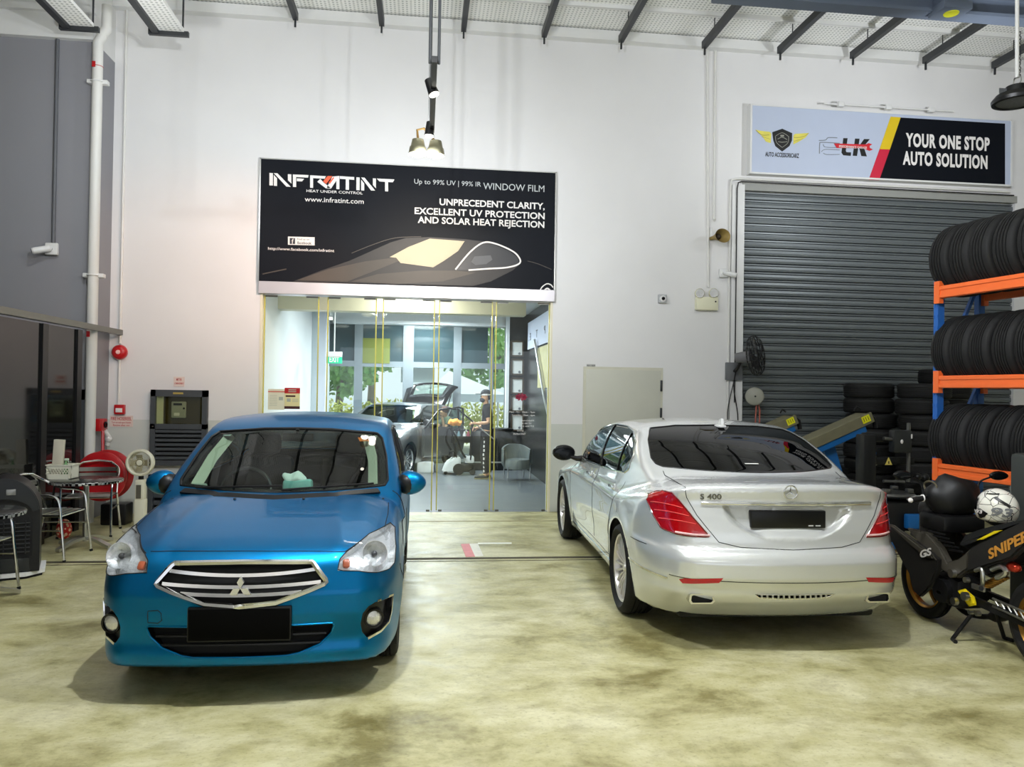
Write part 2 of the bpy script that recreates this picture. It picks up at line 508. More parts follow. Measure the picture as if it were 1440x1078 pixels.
def add_wheels(car, axles, track, R, rin, w, spokes, kind, rimmat):
    first = None
    for y in axles:
        for sx in (1, -1):
            if first is None:
                t = obj('wheel', tyre_bm(R, rin, w), M_RUBBER, car)
                r = obj('rim', rim_bm(rin, w, spokes, kind), rimmat, t, label='silver multi-spoke alloy rim')
                d = B(); lathe(d, [(0, -.02), (rin*.72, -.02), (rin*.72, -.0), (0, -.0)], 32, 'x')
                disc = obj('brake_disc', d, mat('brake_disc', (90,88,86), rough=.4, metal=.9), t)
                first = (t, r, disc); T = t
            else:
                T = first[0].copy(); COL.objects.link(T)
                for c in first[1:]:
                    k = c.copy(); COL.objects.link(k); k.parent = T
            T.location = (sx*track/2, y, R); T.rotation_euler = (0, 0, 0 if sx > 0 else PI)
def arch_cut(sh, y, z, r, sgn_inner=.45):
    pl = [(y+r*math.cos(a), z+r*math.sin(a)) for a in [2*PI*k/40 for k in range(40)]]
    sh.cut('arch', pl, 'x', lambda c: abs(c.x) > sgn_inner)
def arch_liners(car, axles, z, r, half, m=None):
    for y in axles:
        for sx in (1, -1):
            bm = B()
            lathe(bm, [(0, 0), (r*1.01, 0), (r*1.01, .30)], 40, 'x')
            bmesh.ops.bisect_plane(bm, geom=bm.verts[:]+bm.edges[:]+bm.faces[:], plane_co=(0,0,-.13), plane_no=(0,0,-1), clear_outer=True)
            for v in bm.verts:
                v.co.x = (half-.31+v.co.x)*sx; v.co.y += y; v.co.z += z
            obj('wheel_arch_liner', bm, M_SEAM, car)
# ------------------------------------------------------------------ blue saloon, nose towards the camera
M_BLUE = paint_mat('metallic_blue_paint', (0,112,170), metal=.85, rough=.36, flake=.25, coat=.28, spec=.2)
M_WS = pane_mat('windscreen_glass', (205,222,212), .05)
M_DARKGLASS = pane_mat('tinted_side_glass', (60,66,66), .08)
M_LENS = pane_mat('lamp_lens', (245,248,250), .05)
M_BOWL = mat('lamp_reflector', (236,238,240), rough=.25, metal=.6, var=.25, scale=34, bump=.5, bscale=70)
M_AMBER = mat('amber_lens', (190,96,62), rough=.2, var=.15, scale=80)
BL, BWB0, BWB1, BR = 4.245, .80, 3.35, .292
def blue_f():
    wpl = pchip([(0,.815),(.25,.828),(.55,.834),(.9,.832),(2,.83),(3.4,.83),(3.9,.80),(4.25,.75)])
    prof = pchip([(.12,.90),(.2,.945),(.3,.975),(.5,1.0),(.68,1.0),(.8,.985),(.9,.955),(1.0,.92),(1.1,.88)])
    fr = pchip([(.1,.11),(.17,.075),(.22,.035),(.27,.02),(.34,.03),(.42,.015),(.5,.0),(.58,.0),(.66,.018),(.74,.045),(.79,.075),(.84,.13),(.9,.32),(1.2,1.2)])
    rr = pchip([(.15,.12),(.3,.03),(.5,.0),(.62,.0),(.75,.05),(.95,.08),(1.02,.12),(1.2,.4)])
    hc = pchip([(-.2,.60),(0,.735),(.08,.79),(.2,.842),(.4,.895),(.7,.958),(.95,1.0),(1.05,1.01),(1.6,1.0),(3.2,1.0),(3.7,1.06),(4.0,1.055),(4.2,1.03),(4.4,.98)])
    roof = pchip([(.8,1.2),(1.6,1.40),(1.9,1.465),(2.3,1.507),(2.6,1.512),(3.0,1.485),(3.4,1.40),(3.8,1.22)])
    ws = pchip([(.9,.88),(1.0,1.02),(1.1,1.20),(1.2,1.40),(1.3,1.60),(1.4,1.81),(1.5,2.08),(1.6,2.4)])
    rs = pchip([(.9,3.9),(1.05,3.72),(1.2,3.45),(1.35,3.18),(1.45,2.95),(1.6,2.6)])
    wg = pchip([(.8,.85),(.95,.815),(1.1,.79),(1.25,.748),(1.4,.695),(1.5,.645),(1.6,.58)])
    def f(P):
        x, y, z = np.abs(P[:,0]), P[:,1], P[:,2]
        arch = sum(.016*np.exp(-((np.hypot(y-a, z-BR)-.345)/.07)**2) for a in (BWB0, BWB1))
        W = wpl(y)*prof(z)+arch+.006*bumpf(z, .78, .035)*np.clip((y-1.2)/1., 0, 1)
        lo_w = x-W
        sweep = .075*(x/.8)**2+.45*np.clip((x-.58)/.29, 0, 1.3)**3
        lo_f = (fr(z)+sweep)-y
        lo_b = y-(BL-rr(z)-.06*(x/.5)**2-.16*np.clip((x-.5)/.3, 0, 1.2)**2.2)
        crown = .03*(x/.7)**2+.05*np.clip((x-.55)/.25, 0, 1.5)**2
        ridge = .010*bumpf(x, .50-.10*np.clip((y-.2)/.8, 0, 1), .06)*np.clip((1.2-y)/.4, 0, 1)
        lo_t = z-(hc(y)-crown+ridge)
        lower = smax(.045, smax(.07, lo_w, lo_f), lo_b)
        lower = smax(.05, lower, lo_t*.9)
        lower = smax(.03, lower, .195-z)
        gw = (x-wg(z)+.05*np.clip((y-3.0)/.7, 0, 1)**2)*.93
        gf = (ws(z)+.16*(x/.65)**2.2-y)*.55
        gb = (y-rs(z)+.14*(x/.6)**2)*.6
        gr = z-(roof(y)-.035*(x/.55)**2.2)
        green = smax(.045, smax(.05, gw, gf), smax(.04, gb, gr))
        green = smax(.02, green, .8-z)
        return smin(.018, lower, green)
    return f
BLUE = thing('car', 'metallic blue saloon car parked nose towards the camera', 'car', (-.955, 4.27, 0))
def bluepx(sh, px, py):
    """where a sight line meets the blue body, in the car's own frame"""
    o = CAM-Vector(BLUE.location)
    return sh.hit(o, ray(px, py))
def build_blue():
    car = BLUE
    sh = Shell(blue_f(), .85, 3.4, .55, ring=220, ncyl=150, ncap=66)
    P = lambda pts, dx=0: [(q.x, q.z) for q in [bluepx(sh, a, b) for a, b in pts] if q is not None]
    front = lambda c: c.y < 1.3
    # windscreen: outline measured on the right-hand half and mirrored
    wr = P([(540,687.5),(531,604.5)])
    wx0, wz0 = .715, 1.022; wx1, wz1 = .635, 1.385
    wsp = [(-wx0,wz0+.045),(-wx0+.02,wz0+.012),(-.35,wz0-.002),(0,wz0-.008),(.35,wz0-.002),(wx0-.02,wz0+.012),(wx0,wz0+.045),
           (wx1+.052,1.22),(wx1+.01,wz1-.05),(wx1-.035,wz1-.012),(.25,wz1+.017),(0,wz1+.022),(-.25,wz1+.017),(-wx1+.035,wz1-.012),(-wx1-.01,wz1-.05),(-wx1-.052,1.22)]
    sh.cut('windscreen', wsp, 'y', lambda c: .9 < c.y < 2.15 and c.z > .97)
    # side glass
    sg = [(1.42,1.03),(1.62,1.15),(1.90,1.30),(2.15,1.385),(2.5,1.405),(2.9,1.375),(3.15,1.31),(3.38,1.15),(3.42,1.06),(3.2,1.045),(2.3,1.025)]
    sh.cut('side_glass', sg, 'x', lambda c: abs(c.x) > .42)
    sh.cut('rear_glass', [(-.5,1.12),(.5,1.12),(.46,1.38),(-.46,1.38)], 'y', lambda c: c.y > 3.0 and c.z > 1.0)
    # lamps, grilles: outlines in front view (x, z)
    lamp = P([(474.8,802),(478,785),(487,775.5),(519,750),(549,734.5),(555.5,740),(557,767),(555.5,790),(548,799),(531,804.5),(504,802.5)])
    sh.cut('headlamp', lamp, 'y', lambda c: c.y < 1.2 and c.z > .5, mirror=True)
    gr = [(-.375,.717),(-.36,.738),(-.30,.776),(-.27,.784),(0,.792),(.27,.784),(.30,.776),(.36,.738),(.375,.717),(.30,.675),(.17,.635),(.08,.622),(0,.619),(-.08,.622),(-.17,.635),(-.30,.675)]
    cx, _, _ = (bluepx(sh, 343, 822))
    G = P([(463,818),(442,791),(343,790.5),(250,791.5),(223.6,820.5),(243,831.5),(292,848.5),(343,853),(391.5,848),(436.7,831.5)])
    half = [((a[0]-b[0])/2, (a[1]+b[1])/2) for a, b in ((G[0],G[4]),(G[1],G[3]))]
    hw, hz = half[0]; tw, tz = half[1]
    top = G[2][1]; bot = G[7][1]; b1 = ((G[9][0]-G[5][0])/2, (G[9][1]+G[5][1])/2); b2 = ((G[8][0]-G[6][0])/2, (G[8][1]+G[6][1])/2)
    hp = [(0,bot),(b2[0],b2[1]),(b1[0],b1[1]),(hw-.012,hz-.012),(hw,hz),(hw-.006,hz+.012),(tw+.012,tz-.008),(tw,tz),(tw*.5,(tz*.4+top*.6)),(0,top)]
    gr = hp+[(-a, b) for a, b in reversed(hp[1:-1])]
    sh.cut('grille', gr, 'y', front)
    lg = P([(212,878),(476,877),(470,890),(448,909),(426,920),(262,921.7),(229,907),(216,894)])
    w_ = (lg[1][0]-lg[0][0])/2; w2 = (lg[3][0]-lg[7][0])/2; w3 = (lg[4][0]-lg[5][0])/2
    z0, z1, z2 = (lg[0][1]+lg[1][1])/2, (lg[3][1]+lg[6][1])/2, (lg[4][1]+lg[5][1])/2
    hp = [(0,z2-.008),(w3-.06,z2-.006),(w3,z2+.004),(w2-.02,z1),(w_-.015,(z0+z1)/2),(w_,z0-.01),(w_-.01,z0),(0,z0-.006)]
    sh.cut('lower_grille', hp+[(-a, b) for a, b in reversed(hp[1:-1])], 'y', front)
    fg = P([(528,846),(552.5,836),(549,862),(545,875),(534,886),(516,896),(509,888),(507,876),(510,862),(518,852)])
    sh.cut('fog_pocket', fg, 'y', lambda c: c.y < .9, mirror=True)
    for y in (BWB0, BWB1): arch_cut(sh, y, BR, .335)
    # ---------------- parts
    body = sh.part('body_panel', 'body', M_BLUE, car, label='glossy metallic blue bodywork')
    b, N = sh.patch('body', -.022, flip=True, sel=lambda c: c.z > .3 and 1.0 < c.y < 3.9)
    obj('cabin_lining', b, mat('cabin_lining_grey', (42,44,43), rough=.9, var=.2), car)
    sh.part('windscreen', 'windscreen', M_WS, car, offset=-.004, label='clear windscreen')
    e = B(); sh.edging(e, 'windscreen', .009, -.002); obj('windscreen_seal', e, M_BLACK, car)
    bb = B()   # black printed border inside the screen
    fr_in = [(p[0]*.93, 1.21+(p[1]-1.21)*.90) for p in wsp]
    for i in range(len(wsp)):
        j = (i+1) % len(wsp); n = 10; rows = []
        for t in range(n+1):
            o = Vector(wsp[i]).lerp(Vector(wsp[j]), t/n); q = Vector(fr_in[i]).lerp(Vector(fr_in[j]), t/n)
            A, C = sh.drop(o, 'y', -1), sh.drop(q, 'y', -1)
            if A is None or C is None: rows.append(None); continue
            NN = sh.normal([A[:], C[:]])
            rows.append((bb.verts.new(A-Vector(NN[0])*.008), bb.verts.new(C-Vector(NN[1])*.008)))
        for a, c in zip(rows, rows[1:]):
            if a and c and (a[0].co-c[0].co).length < .2: bb.faces.new((a[0], c[0], c[1], a[1]))
    obj('windscreen_border', bb, M_GLOSSBLACK, car)
    for nm, sx in (('left', 1), ('right', -1)):
        sg_ = sh.part('side_window', 'side_glass', M_DARKGLASS, car, offset=-.003, sel=lambda c, sx=sx: c.x*sx > 0)
        e = B(); sh.edging(e, 'side_glass', .008, 0, sel=lambda c, sx=sx: c.x*sx > 0)
        for yy in (2.28, 2.34): sh.line(e, [(yy,1.03),(yy+.06,1.39)], 'x', sx, .012)
        obj('window_frame', e, M_BLACK, car)
    sh.part('rear_window', 'rear_glass', M_DARKGLASS, car, offset=-.003)
    # headlamps: clear lens, chrome bowls, amber marker
    for sx in (1, -1):
        sel = lambda c, sx=sx: c.x*sx > 0
        ln = sh.part('headlamp', 'headlamp', M_LENS, car, sel=sel, label='clear headlamp with amber marker')
        sh.part('reflector', 'headlamp', M_BOWL, ln, offset=-.045, sel=sel); sh.skirt('headlamp', M_BOWL, ln, .05, sel)
        e = B(); sh.edging(e, 'headlamp', .003, .0, sel=sel); obj('lamp_seal', e, M_SEAM, ln)
        lx = [p[0] for p in lamp]; lz = [p[1] for p in lamp]
        C = sh.drop((sx*(.36*min(lx)+.64*max(lx)), .47*min(lz)+.53*max(lz)), 'y', -1)
        n = Vector(sh.normal([C[:]])[0]); n = (n*.4+Vector((0,-1,0))*.8).normalized()
        bw = B(); prf = [(.012,-.045),(.03,-.042),(.05,-.032),(.064,-.016),(.070,.0),(.074,.0),(.074,-.04)]
        vs = lathe(bw, prf, 32, 'z'); xf(bw, vs, Matrix.Translation(C-n*.012) @ n.to_track_quat('Z','Y').to_matrix().to_4x4())
        obj('lamp_bowl', bw, M_BOWL, ln)
        bu = B(); ball(bu, C-n*.04, .017, 12); obj('bulb', bu, mat('bulb_dark', (70,70,72), rough=.2), ln)
        A = sh.drop((sx*(min(lx)+.045), .62*min(lz)+.38*max(lz)), 'y', -1); na = Vector(sh.normal([A[:]])[0])
        am = B(); vs = box(am, (0,0,0), (.04,.05,.03), .012); xf(am, vs, Matrix.Translation(A-na*.022) @ na.to_track_quat('Z','Y').to_matrix().to_4x4())
        obj('marker_lamp', am, M_AMBER, ln, label='amber marker')
    # grille
    g = sh.part('grille', 'grille', M_SEAM, car, offset=-.035); sh.skirt('grille', M_SEAM, g, .035, None, 'grille_shroud')
    fr = B()
    for lp in sh.loops('grille'):
        pts = thin(lp, .02, True); Pn = np.array([p[:] for p in pts]); NN = sh.normal(Pn)
        cz = Vector((0, 0, (top+bot)/2))
        ins = [Vector(p) + (cz-Vector((p[0], 0, p[2]))).normalized()*.016*Vector((1,0,1)) if False else Vector(p) for p in Pn.tolist()]
        pass
    sh.line(fr, gr, 'y', -1, .0155, lift=.003, closed=True, step=.03)
    obj('grille_surround', fr, M_CHROME, car, label='chrome grille surround')
    zt = [(tz-.034, hw-.055, .025), (hz+.0, hw-.03, .018), (hz-.048, hw-.13, .012)]
    for zz, ww, sag in zt:
        s = B(); pts = []
        for t in np.linspace(-1, 1, 21):
            q = sh.drop((t*ww, zz-sag*(1-t*t)), 'y', -1); pts.append(q+Vector((0,.006,0)))
        strip(s, pts, Vector((0,-.9,.35)), .019, .012)
        obj('grille_slat', s, M_CHROME, car)
    bd = B(); C = sh.drop((0, hz-.018), 'y', -1)+Vector((0,-.016,0)); a = .034
    for k in range(3):
        ang = PI/2+2*PI*k/3; d = Vector((math.cos(ang), math.sin(ang))); e = Vector((-d.y, d.x))
        pl = [(0,0), tuple(d*a+e*a*.5774), tuple(d*a*2), tuple(d*a-e*a*.5774)]
        prism(bd, [(C.x+u*.93, C.z+v*.93) for u, v in pl], 'y', C.y-.006, C.y+.012)
    obj('badge', bd, mat('badge_silver', (235,235,236), rough=.22, metal=.8, var=.02), car, smooth=False, label='three-diamond chrome badge')
    lgp = sh.part('lower_grille', 'lower_grille', M_SEAM, car, offset=-.05); sh.skirt('lower_grille', M_BLACK, lgp, .05, None, 'grille_shroud')
    for q in (.38, .68):
        s = B(); zz = z0+(z2-z0)*q; ww = w_*(1-.12*q)-.02
        strip(s, [sh.drop((t*ww, zz), 'y', -1)+Vector((0,.02,0)) for t in np.linspace(-1, 1, 17)], Vector((0,-1,.2)), .010, .03)
        obj('lower_grille_slat', s, M_BLACK, car)
    e = B(); sh.edging(e, 'lower_grille', .006, 0); obj('lower_grille_edge', e, M_BLUE, car)
    # plate
    pa = P([(266,853),(412,853),(412,896),(266,896)])
    pw = (pa[1][0]-pa[0][0])/2; pcx = 0; pz0, pz1 = pa[2][1], pa[0][1]
    py = min(sh.drop((u*pw, v), 'y', -1).y for u in (-1,0,1) for v in (pz0, pz1))
    s = B(); box2(s, (-pw, py-.012, pz0), (pw, py+.05, pz1), .006); pl_ = obj('number_plate', s, M_BLACK, car, label='blacked-out number plate')
    s = B(); box2(s, (-pw+.008, py-.016, pz0+.008), (pw-.008, py-.008, pz1-.01), .002); obj('plate_face', s, mat('plate_face', (4,4,4), rough=.8, var=.0, spec=.1), pl_)
    # fog lamps
    for sx in (1, -1):
        sel = lambda c, sx=sx: c.x*sx > 0
        fp = sh.part('fog_lamp_bezel', 'fog_pocket', M_BLACK, car, offset=-.03, sel=sel); sh.skirt('fog_pocket', M_BLACK, fp, .03, sel, 'bezel_rim')
        q = bluepx(sh, 527.7, 869.8); q = sh.drop((sx*min(q.x, .705), q.z), 'y', -1)
        n = (Vector(sh.normal([q[:]])[0])*.5+Vector((0,-1,0))).normalized()
        M = Matrix.Translation(q-n*.012) @ n.to_track_quat('Z','Y').to_matrix().to_4x4()
        s = B(); xf(s, lathe(s, [(.044,.006),(.054,.008),(.060,-.03)], 28, 'z'), M); obj('fog_lamp_ring', s, M_BLACK, fp)
        s = B(); xf(s, lathe(s, [(0,.006),(.025,.004),(.044,-.004)], 28, 'z'), M); fl = obj('fog_lamp', s, M_BOWL, fp, label='round clear fog lamp')
        cr = B(); L = P([(530,844.5),(552,835.5),(549.5,860),(546,874),(535,886.5),(517,897)])
        pts = [sh.drop((sx*a, c), 'y', -1) for a, c in L]; NN = sh.normal([p[:] for p in pts])
        strip(cr, [p+Vector(k)*.003 for p, k in zip(pts, NN.tolist())], [Vector(k) for k in NN.tolist()], .013, .008)
        obj('fog_lamp_trim', cr, M_CHROME, car, label='chrome L-shaped trim')
    # seams
    s = B()
    sh.line(s, P([(212,775),(280,774.6),(345,774.5),(420,774.6),(485,775.3)]), 'y', -1, .0028)
    for sx in (1, -1):
        q = P([(485,775.3),(519,750),(549,734.2)]); sh.line(s, [(sx*a, c) for a, c in q], 'y', -1, .0028)
        h = [bluepx(sh, 549, 734.2), bluepx(sh, 556, 712), bluepx(sh, 551, 696)]
        h = [k for k in h if k is not None]
        sh.line(s, [(sx*.735,.55),(sx*.742,.80),(sx*.735,1.02)], 'z', 1, .0028)
        for yy in (1.22, 2.32):
            sh.line(s, [(yy,.32),(yy,.6),(yy+.02,1.0)], 'x', sx, .004)
        sh.line(s, [(1.22,.28),(3.1,.28)], 'x', sx, .004)
        sh.line(s, [(.62,.52),(.52,.60),(.46,.66)], 'x', sx, .003)
    tc = P([(208,859),(222,858),(226.5,862),(227.5,872),(222,876),(208,875)])
    sh.line(s, tc, 'y', -1, .0025, closed=True)
    obj('panel_seam', s, M_SEAM, car)
    # wiper cowl and wipers
    s = B(); pts = [sh.drop((x, .995+.012*abs(x)/.7), 'y', -1) for x in np.linspace(-.66, .66, 25)]
    strip(s, [p+Vector((0,-.012,.0)) for p in pts], Vector((0,-.5,.85)), .05, .014); obj('wiper_cowl', s, M_BLACK, car)
    for x0, x1, zz in ((.02,.62,1.03), (-.56,.02,1.03)):
        s = B(); a = sh.drop((x0, zz-.01), 'y', -1); c = sh.drop((x1, zz+.012), 'y', -1); m_ = sh.drop(((x0+x1)/2, zz+.002), 'y', -1)
        tube(s, [a+Vector((0,-.02,.012)), m_+Vector((0,-.025,.016)), c+Vector((0,-.02,.012))], .007, 6)
        obj('wiper', s, M_BLACK, car)
    for px in (330, 427):
        q = bluepx(sh, px, 702)
        s = B(); ball(s, q+Vector((0,0,.004)), .009, 10, (1,1.2,.7)); obj('washer_nozzle', s, M_BLACK, car)
    # mirrors
    for sx in (1, -1):
        s = B(); C = Vector((sx*.885, 1.46, 1.03))
        vs = ball(s, (0,0,0), 1, 20, (.105,.075,.088))
        for v in vs:
            if v.co.y > .03: v.co.y = .03+(v.co.y-.03)*.2
            v.co.z *= 1-.18*sx*v.co.x/.1
            v.co += C
        mi = obj('door_mirror', s, M_BLUE, car)
        k = B(); tube(k, [(sx*.80,1.44,1.0),(sx*.86,1.44,1.0),(sx*.9,1.43,1.02)], [.03,.026,.02], 10); obj('mirror_stalk', k, M_BLACK, mi)
        k = B(); vs = ball(k, C+Vector((0,.034,0)), 1, 16, (.092,.006,.075)); obj('mirror_glass', k, M_CHROME, mi)
        k = B(); vs = ball(k, C+Vector((-sx*.035,-.004,-.004)), 1, 16, (.085,.077,.080)); obj('mirror_inner_cap', k, M_BLACK, mi)
        for yy in (2.15, 3.05):
            k = B(); q = sh.drop((yy,.90), 'x', sx); box(k, q+Vector((sx*.018,0,0)), (.018,.16,.026), .008); obj('door_handle', k, M_BLUE, car)
    # interior
    s = B()
    heightsheet(s, lambda u, v: Vector((u, v, .985-.05*max(0, (v-1.12))/.5-.02*(u/.7)**2+ (.035*math.exp(-((u+.36)/.17)**2-((v-1.48)/.09)**2)))), np.linspace(-.70,.70,29), np.linspace(1.06,1.60,13))
    box2(s, (-.68,1.56,.55), (.68,1.62,.94), .03)
    obj('dashboard', s, mat('dashboard_black', (20,21,21), rough=.75, var=.2), car)
    sw = B(); torus(sw, (0,0,0), .185, .014, 'y', 36, 8); box(sw, (0,0,-.02), (.12,.05,.10), .02); box(sw, (0,0,0), (.34,.02,.03), .008)
    xf(sw, sw.verts[:], Matrix.Translation((-.36,1.70,.93)) @ Matrix.Rotation(-.42, 4, 'X')); obj('steering_wheel', sw, M_BLACK, car)
    M_SEAT = mat('seat_cloth', (26,26,28), rough=.95, var=.25, scale=40)
    for sx in (1, -1):
        s = B(); box(s, (sx*.36,2.02,.47), (.5,.5,.2), .06); box(s, (sx*.36,2.36,.82), (.5,.15,.66), .06, rot=(-.0,0,0)); box(s, (sx*.36,2.40,1.25), (.27,.10,.18), .045)
        obj('front_seat', s, M_SEAT, car)
    s = B(); box(s, (0,3.0,.5), (1.25,.5,.22), .05); box(s, (0,3.28,.82), (1.25,.15,.62), .05); obj('rear_seat', s, M_SEAT, car)
    s = B(); tube(s, [(0,1.80,1.40),(0,1.83,1.36)], .012, 8); box(s, (0,1.83,1.335), (.24,.03,.065), .02); obj('rear_view_mirror', s, M_BLACK, car)
    for sx in (1, -1):
        s = B(); pts = [sh.drop((sx*(wx0-.075), 1.05), 'y', -1), sh.drop((sx*(wx1-.02), 1.22), 'y', -1), sh.drop((sx*(wx1-.085), 1.375), 'y', -1)]
        strip(s, [p+Vector((-sx*.03,.05,-.03)) for p in pts], Vector((-sx*.5,-.8,.3)), .075, .02); obj('pillar_trim', s, mat('beige_pillar_trim', (196,196,178), rough=.8, var=.05), car, label='pale pillar trim')
    s = B(); q = bluepx(sh, 515, 615.5); n = Vector(sh.normal([q[:]])[0]); M = Matrix.Translation(q-n*.012) @ n.to_track_quat('Z','Y').to_matrix().to_4x4()
    xf(s, box(s, (0,0,0), (.115,.055,.002)), M); st = obj('permit_sticker', s, mat('orange_sticker', (228,120,40), rough=.5), car, smooth=False, label='orange windscreen sticker')
    k = B(); text_bm(k, 'AA', .05, M @ Matrix.Translation((0,-.018,.003)), .001, align='CENTER', bold=.03); obj('sticker_letter', k, mat('sticker_dark', (120,50,20), rough=.6), st)
    s = B(); q = bluepx(sh, 318, 609); n = Vector(sh.normal([q[:]])[0]); M = Matrix.Translation(q-n*.012) @ n.to_track_quat('Z','Y').to_matrix().to_4x4()
    xf(s, box(s, (0,0,0), (.085,.03,.002)), M); obj('toll_sticker', s, mat('pale_sticker', (190,205,200), rough=.5), car, smooth=False, label='small pale windscreen sticker')
    s = B(); box(s, (-.585,1.28,1.01), (.12,.05,.065), .012, rot=None); obj('toll_reader', s, mat('reader_grey', (150,160,150), rough=.4), car)
    s = B(); box(s, (0,1.9,1.33), (.06,.02,.03), .008); obj('dash_camera', s, M_BLACK, car)
    # underbody
    s = B(); box2(s, (-.62,.3,.16), (.62,3.95,.30), .03); obj('underbody', s, M_SEAM, car)
    add_wheels(car, (BWB0, BWB1), 1.47, BR, .19, .178, 10, 'fat', mat('alloy_rim', (170,172,174), rough=.25, metal=.9))
    arch_liners(car, (BWB0, BWB1), BR, .335, .83)
    # tissue pack on the dashboard
    q = bluepx(sh, 409, 676)
    t = thing('tissue_pack', 'pale turquoise tissue pack lying on the dashboard of the blue car', 'tissue pack', Vector(BLUE.location)+Vector((.085,1.32,.968)))
    s = B(); box(s, (0,0,.05), (.20,.10,.10), .02); obj('wrapper', s, mat('tissue_wrapper', (150,205,200), rough=.5, var=.25, scale=18), t)
    s = B(); vs = ball(s, (0,0,0), 1, 20, (.085,.045,.035))
    for v in vs: v.co += Vector((-.025,0,.108+.012*math.sin(v.co.x*60)+.01*math.cos(v.co.y*90)))
    obj('tissue', s, mat('tissue_white', (235,240,238), rough=.9), t)
    sh.bm.free()
build_blue()
# ------------------------------------------------------------------ silver limousine, tail towards the camera
M_SILVER = paint_mat('metallic_silver_paint', (222,224,222), metal=.5, rough=.26, flake=.08)
M_BACKLIGHT = pane_mat('privacy_glass', (16,18,20), .04)
M_SIDEPANE = pane_mat('mirrored_side_glass', (70,80,76), .22)
M_RED = mat('red_lamp_lens', (168,8,16), rough=.1, coat=1, var=.25, scale=22, spec=.6)
M_REDDEEP = mat('deep_red_lamp', (110,4,10), rough=.12, coat=1, var=.2, scale=30)
SL, SWB0, SWB1, SR = 5.20, 1.08, 4.10, .345
def silver_f():
    wpl = pchip([(0,.84),(.3,.89),(.8,.93),(1.5,.92),(2.6,.92),(3.5,.935),(4.05,.945),(4.6,.935),(4.95,.915),(5.25,.88)])
    prof = pchip([(.12,.90),(.22,.945),(.35,.972),(.5,.99),(.66,1.0),(.8,.995),(.93,.965),(1.02,.93),(1.12,.87),(1.2,.8)])
    fr = pchip([(.1,.15),(.25,.03),(.4,.0),(.6,.0),(.72,.05),(.8,.12),(.9,.5),(1.2,1.4)])
    rr = pchip([(.18,.28),(.29,.14),(.37,.06),(.44,.03),(.52,.0),(.60,.0),(.67,.035),(.70,.075),(.80,.095),(.92,.12),(1.0,.135),(1.08,.13),(1.115,.14),(1.15,.22),(1.25,.7)])
    hc = pchip([(-.2,.6),(0,.72),(.15,.81),(.5,.89),(1.0,.96),(1.45,1.02),(1.7,1.03),(3.7,1.04),(4.3,1.10),(4.6,1.125),(4.9,1.123),(5.07,1.112),(5.3,1.0)])
    roof = pchip([(1.3,1.10),(1.8,1.32),(2.2,1.43),(2.6,1.478),(3.0,1.494),(3.4,1.49),(3.8,1.455),(4.1,1.385),(4.4,1.265),(4.8,1.06)])
    ws = pchip([(.95,1.25),(1.05,1.46),(1.2,1.72),(1.35,2.02),(1.45,2.3),(1.6,2.7)])
    rs = pchip([(.95,4.95),(1.05,4.78),(1.13,4.60),(1.2,4.44),(1.3,4.20),(1.4,3.92),(1.47,3.62),(1.6,3.0)])
    wg = pchip([(.85,.90),(1.0,.865),(1.12,.84),(1.25,.785),(1.37,.71),(1.45,.64),(1.55,.55)])
    def f(P):
        x, y, z = np.abs(P[:,0]), P[:,1], P[:,2]
        arch = sum(.014*np.exp(-((np.hypot(y-a, z-SR)-.40)/.08)**2) for a in (SWB0, SWB1))
        crease = .010*bumpf(z, .93-.12*np.clip((4.4-y)/3.4, 0, 1), .05)*np.clip((4.7-y)/.4, 0, 1)-.010*bumpf(z, .48, .09)*np.clip((4.0-y)/.5, 0, 1)*np.clip((y-1.4)/.4, 0, 1)
        lo_w = x-(wpl(y)*prof(z)+arch+crease)
        lo_f = (fr(z)+.08*(x/.5)**2*.6+.40*np.clip((x-.45)/.45, 0, 1.3)**2.4)-y
        rec = np.clip((.455-.26*np.clip((.955-z)/.20, 0, 1)**2-x)/.07, 0, 1)
        rec = rec*rec*(3-2*rec); v = np.clip((z-.752)/.075, 0, 1); rec = rec*v*v*(3-2*v)*np.clip((.972-z)/.012, 0, 1)
        lip = .012*bumpf(z, .40, .03)
        lo_b = y-(SL-rr(z)-.055*rec+lip-.07*(x/.5)**2*.6-.45*np.clip((x-.60)/.34, 0, 1.3)**3)
        crown = .022*(x/.7)**2+.10*np.clip((x-.58)/.3, 0, 1.5)**2
        lo_t = z-(hc(y)-crown)
        lower = smax(.05, smax(.06, lo_w, lo_f), lo_b)
        lower = smax(.035, lower, lo_t*.92)
        lower = smax(.03, lower, .20-z)
        gw = (x-wg(z)+.10*np.clip((y-3.6)/1.0, 0, 1)**2+.05*np.clip((2.4-y)/.9, 0, 1)**2)*.92
        gf = (ws(z)+.20*(x/.7)**2.2-y)*.5
        gb = (y-rs(z)+.22*(x/.7)**2.2)*.48
        gr = z-(roof(y)-.04*(x/.6)**2.2)
        green = smax(.05, smax(.06, gw, gf), smax(.05, gb, gr))
        green = smax(.02, green, .8-z)
        return smin(.045, lower, green)
    return f
S_REAR = (2.40, 4.78)
SILVER = thing('car', 'silver luxury limousine parked with its tail towards the camera', 'car', (S_REAR[0]+.055+SL*math.sin(math.radians(1.8)), S_REAR[1]+SL, 0), PI-math.radians(1.8))
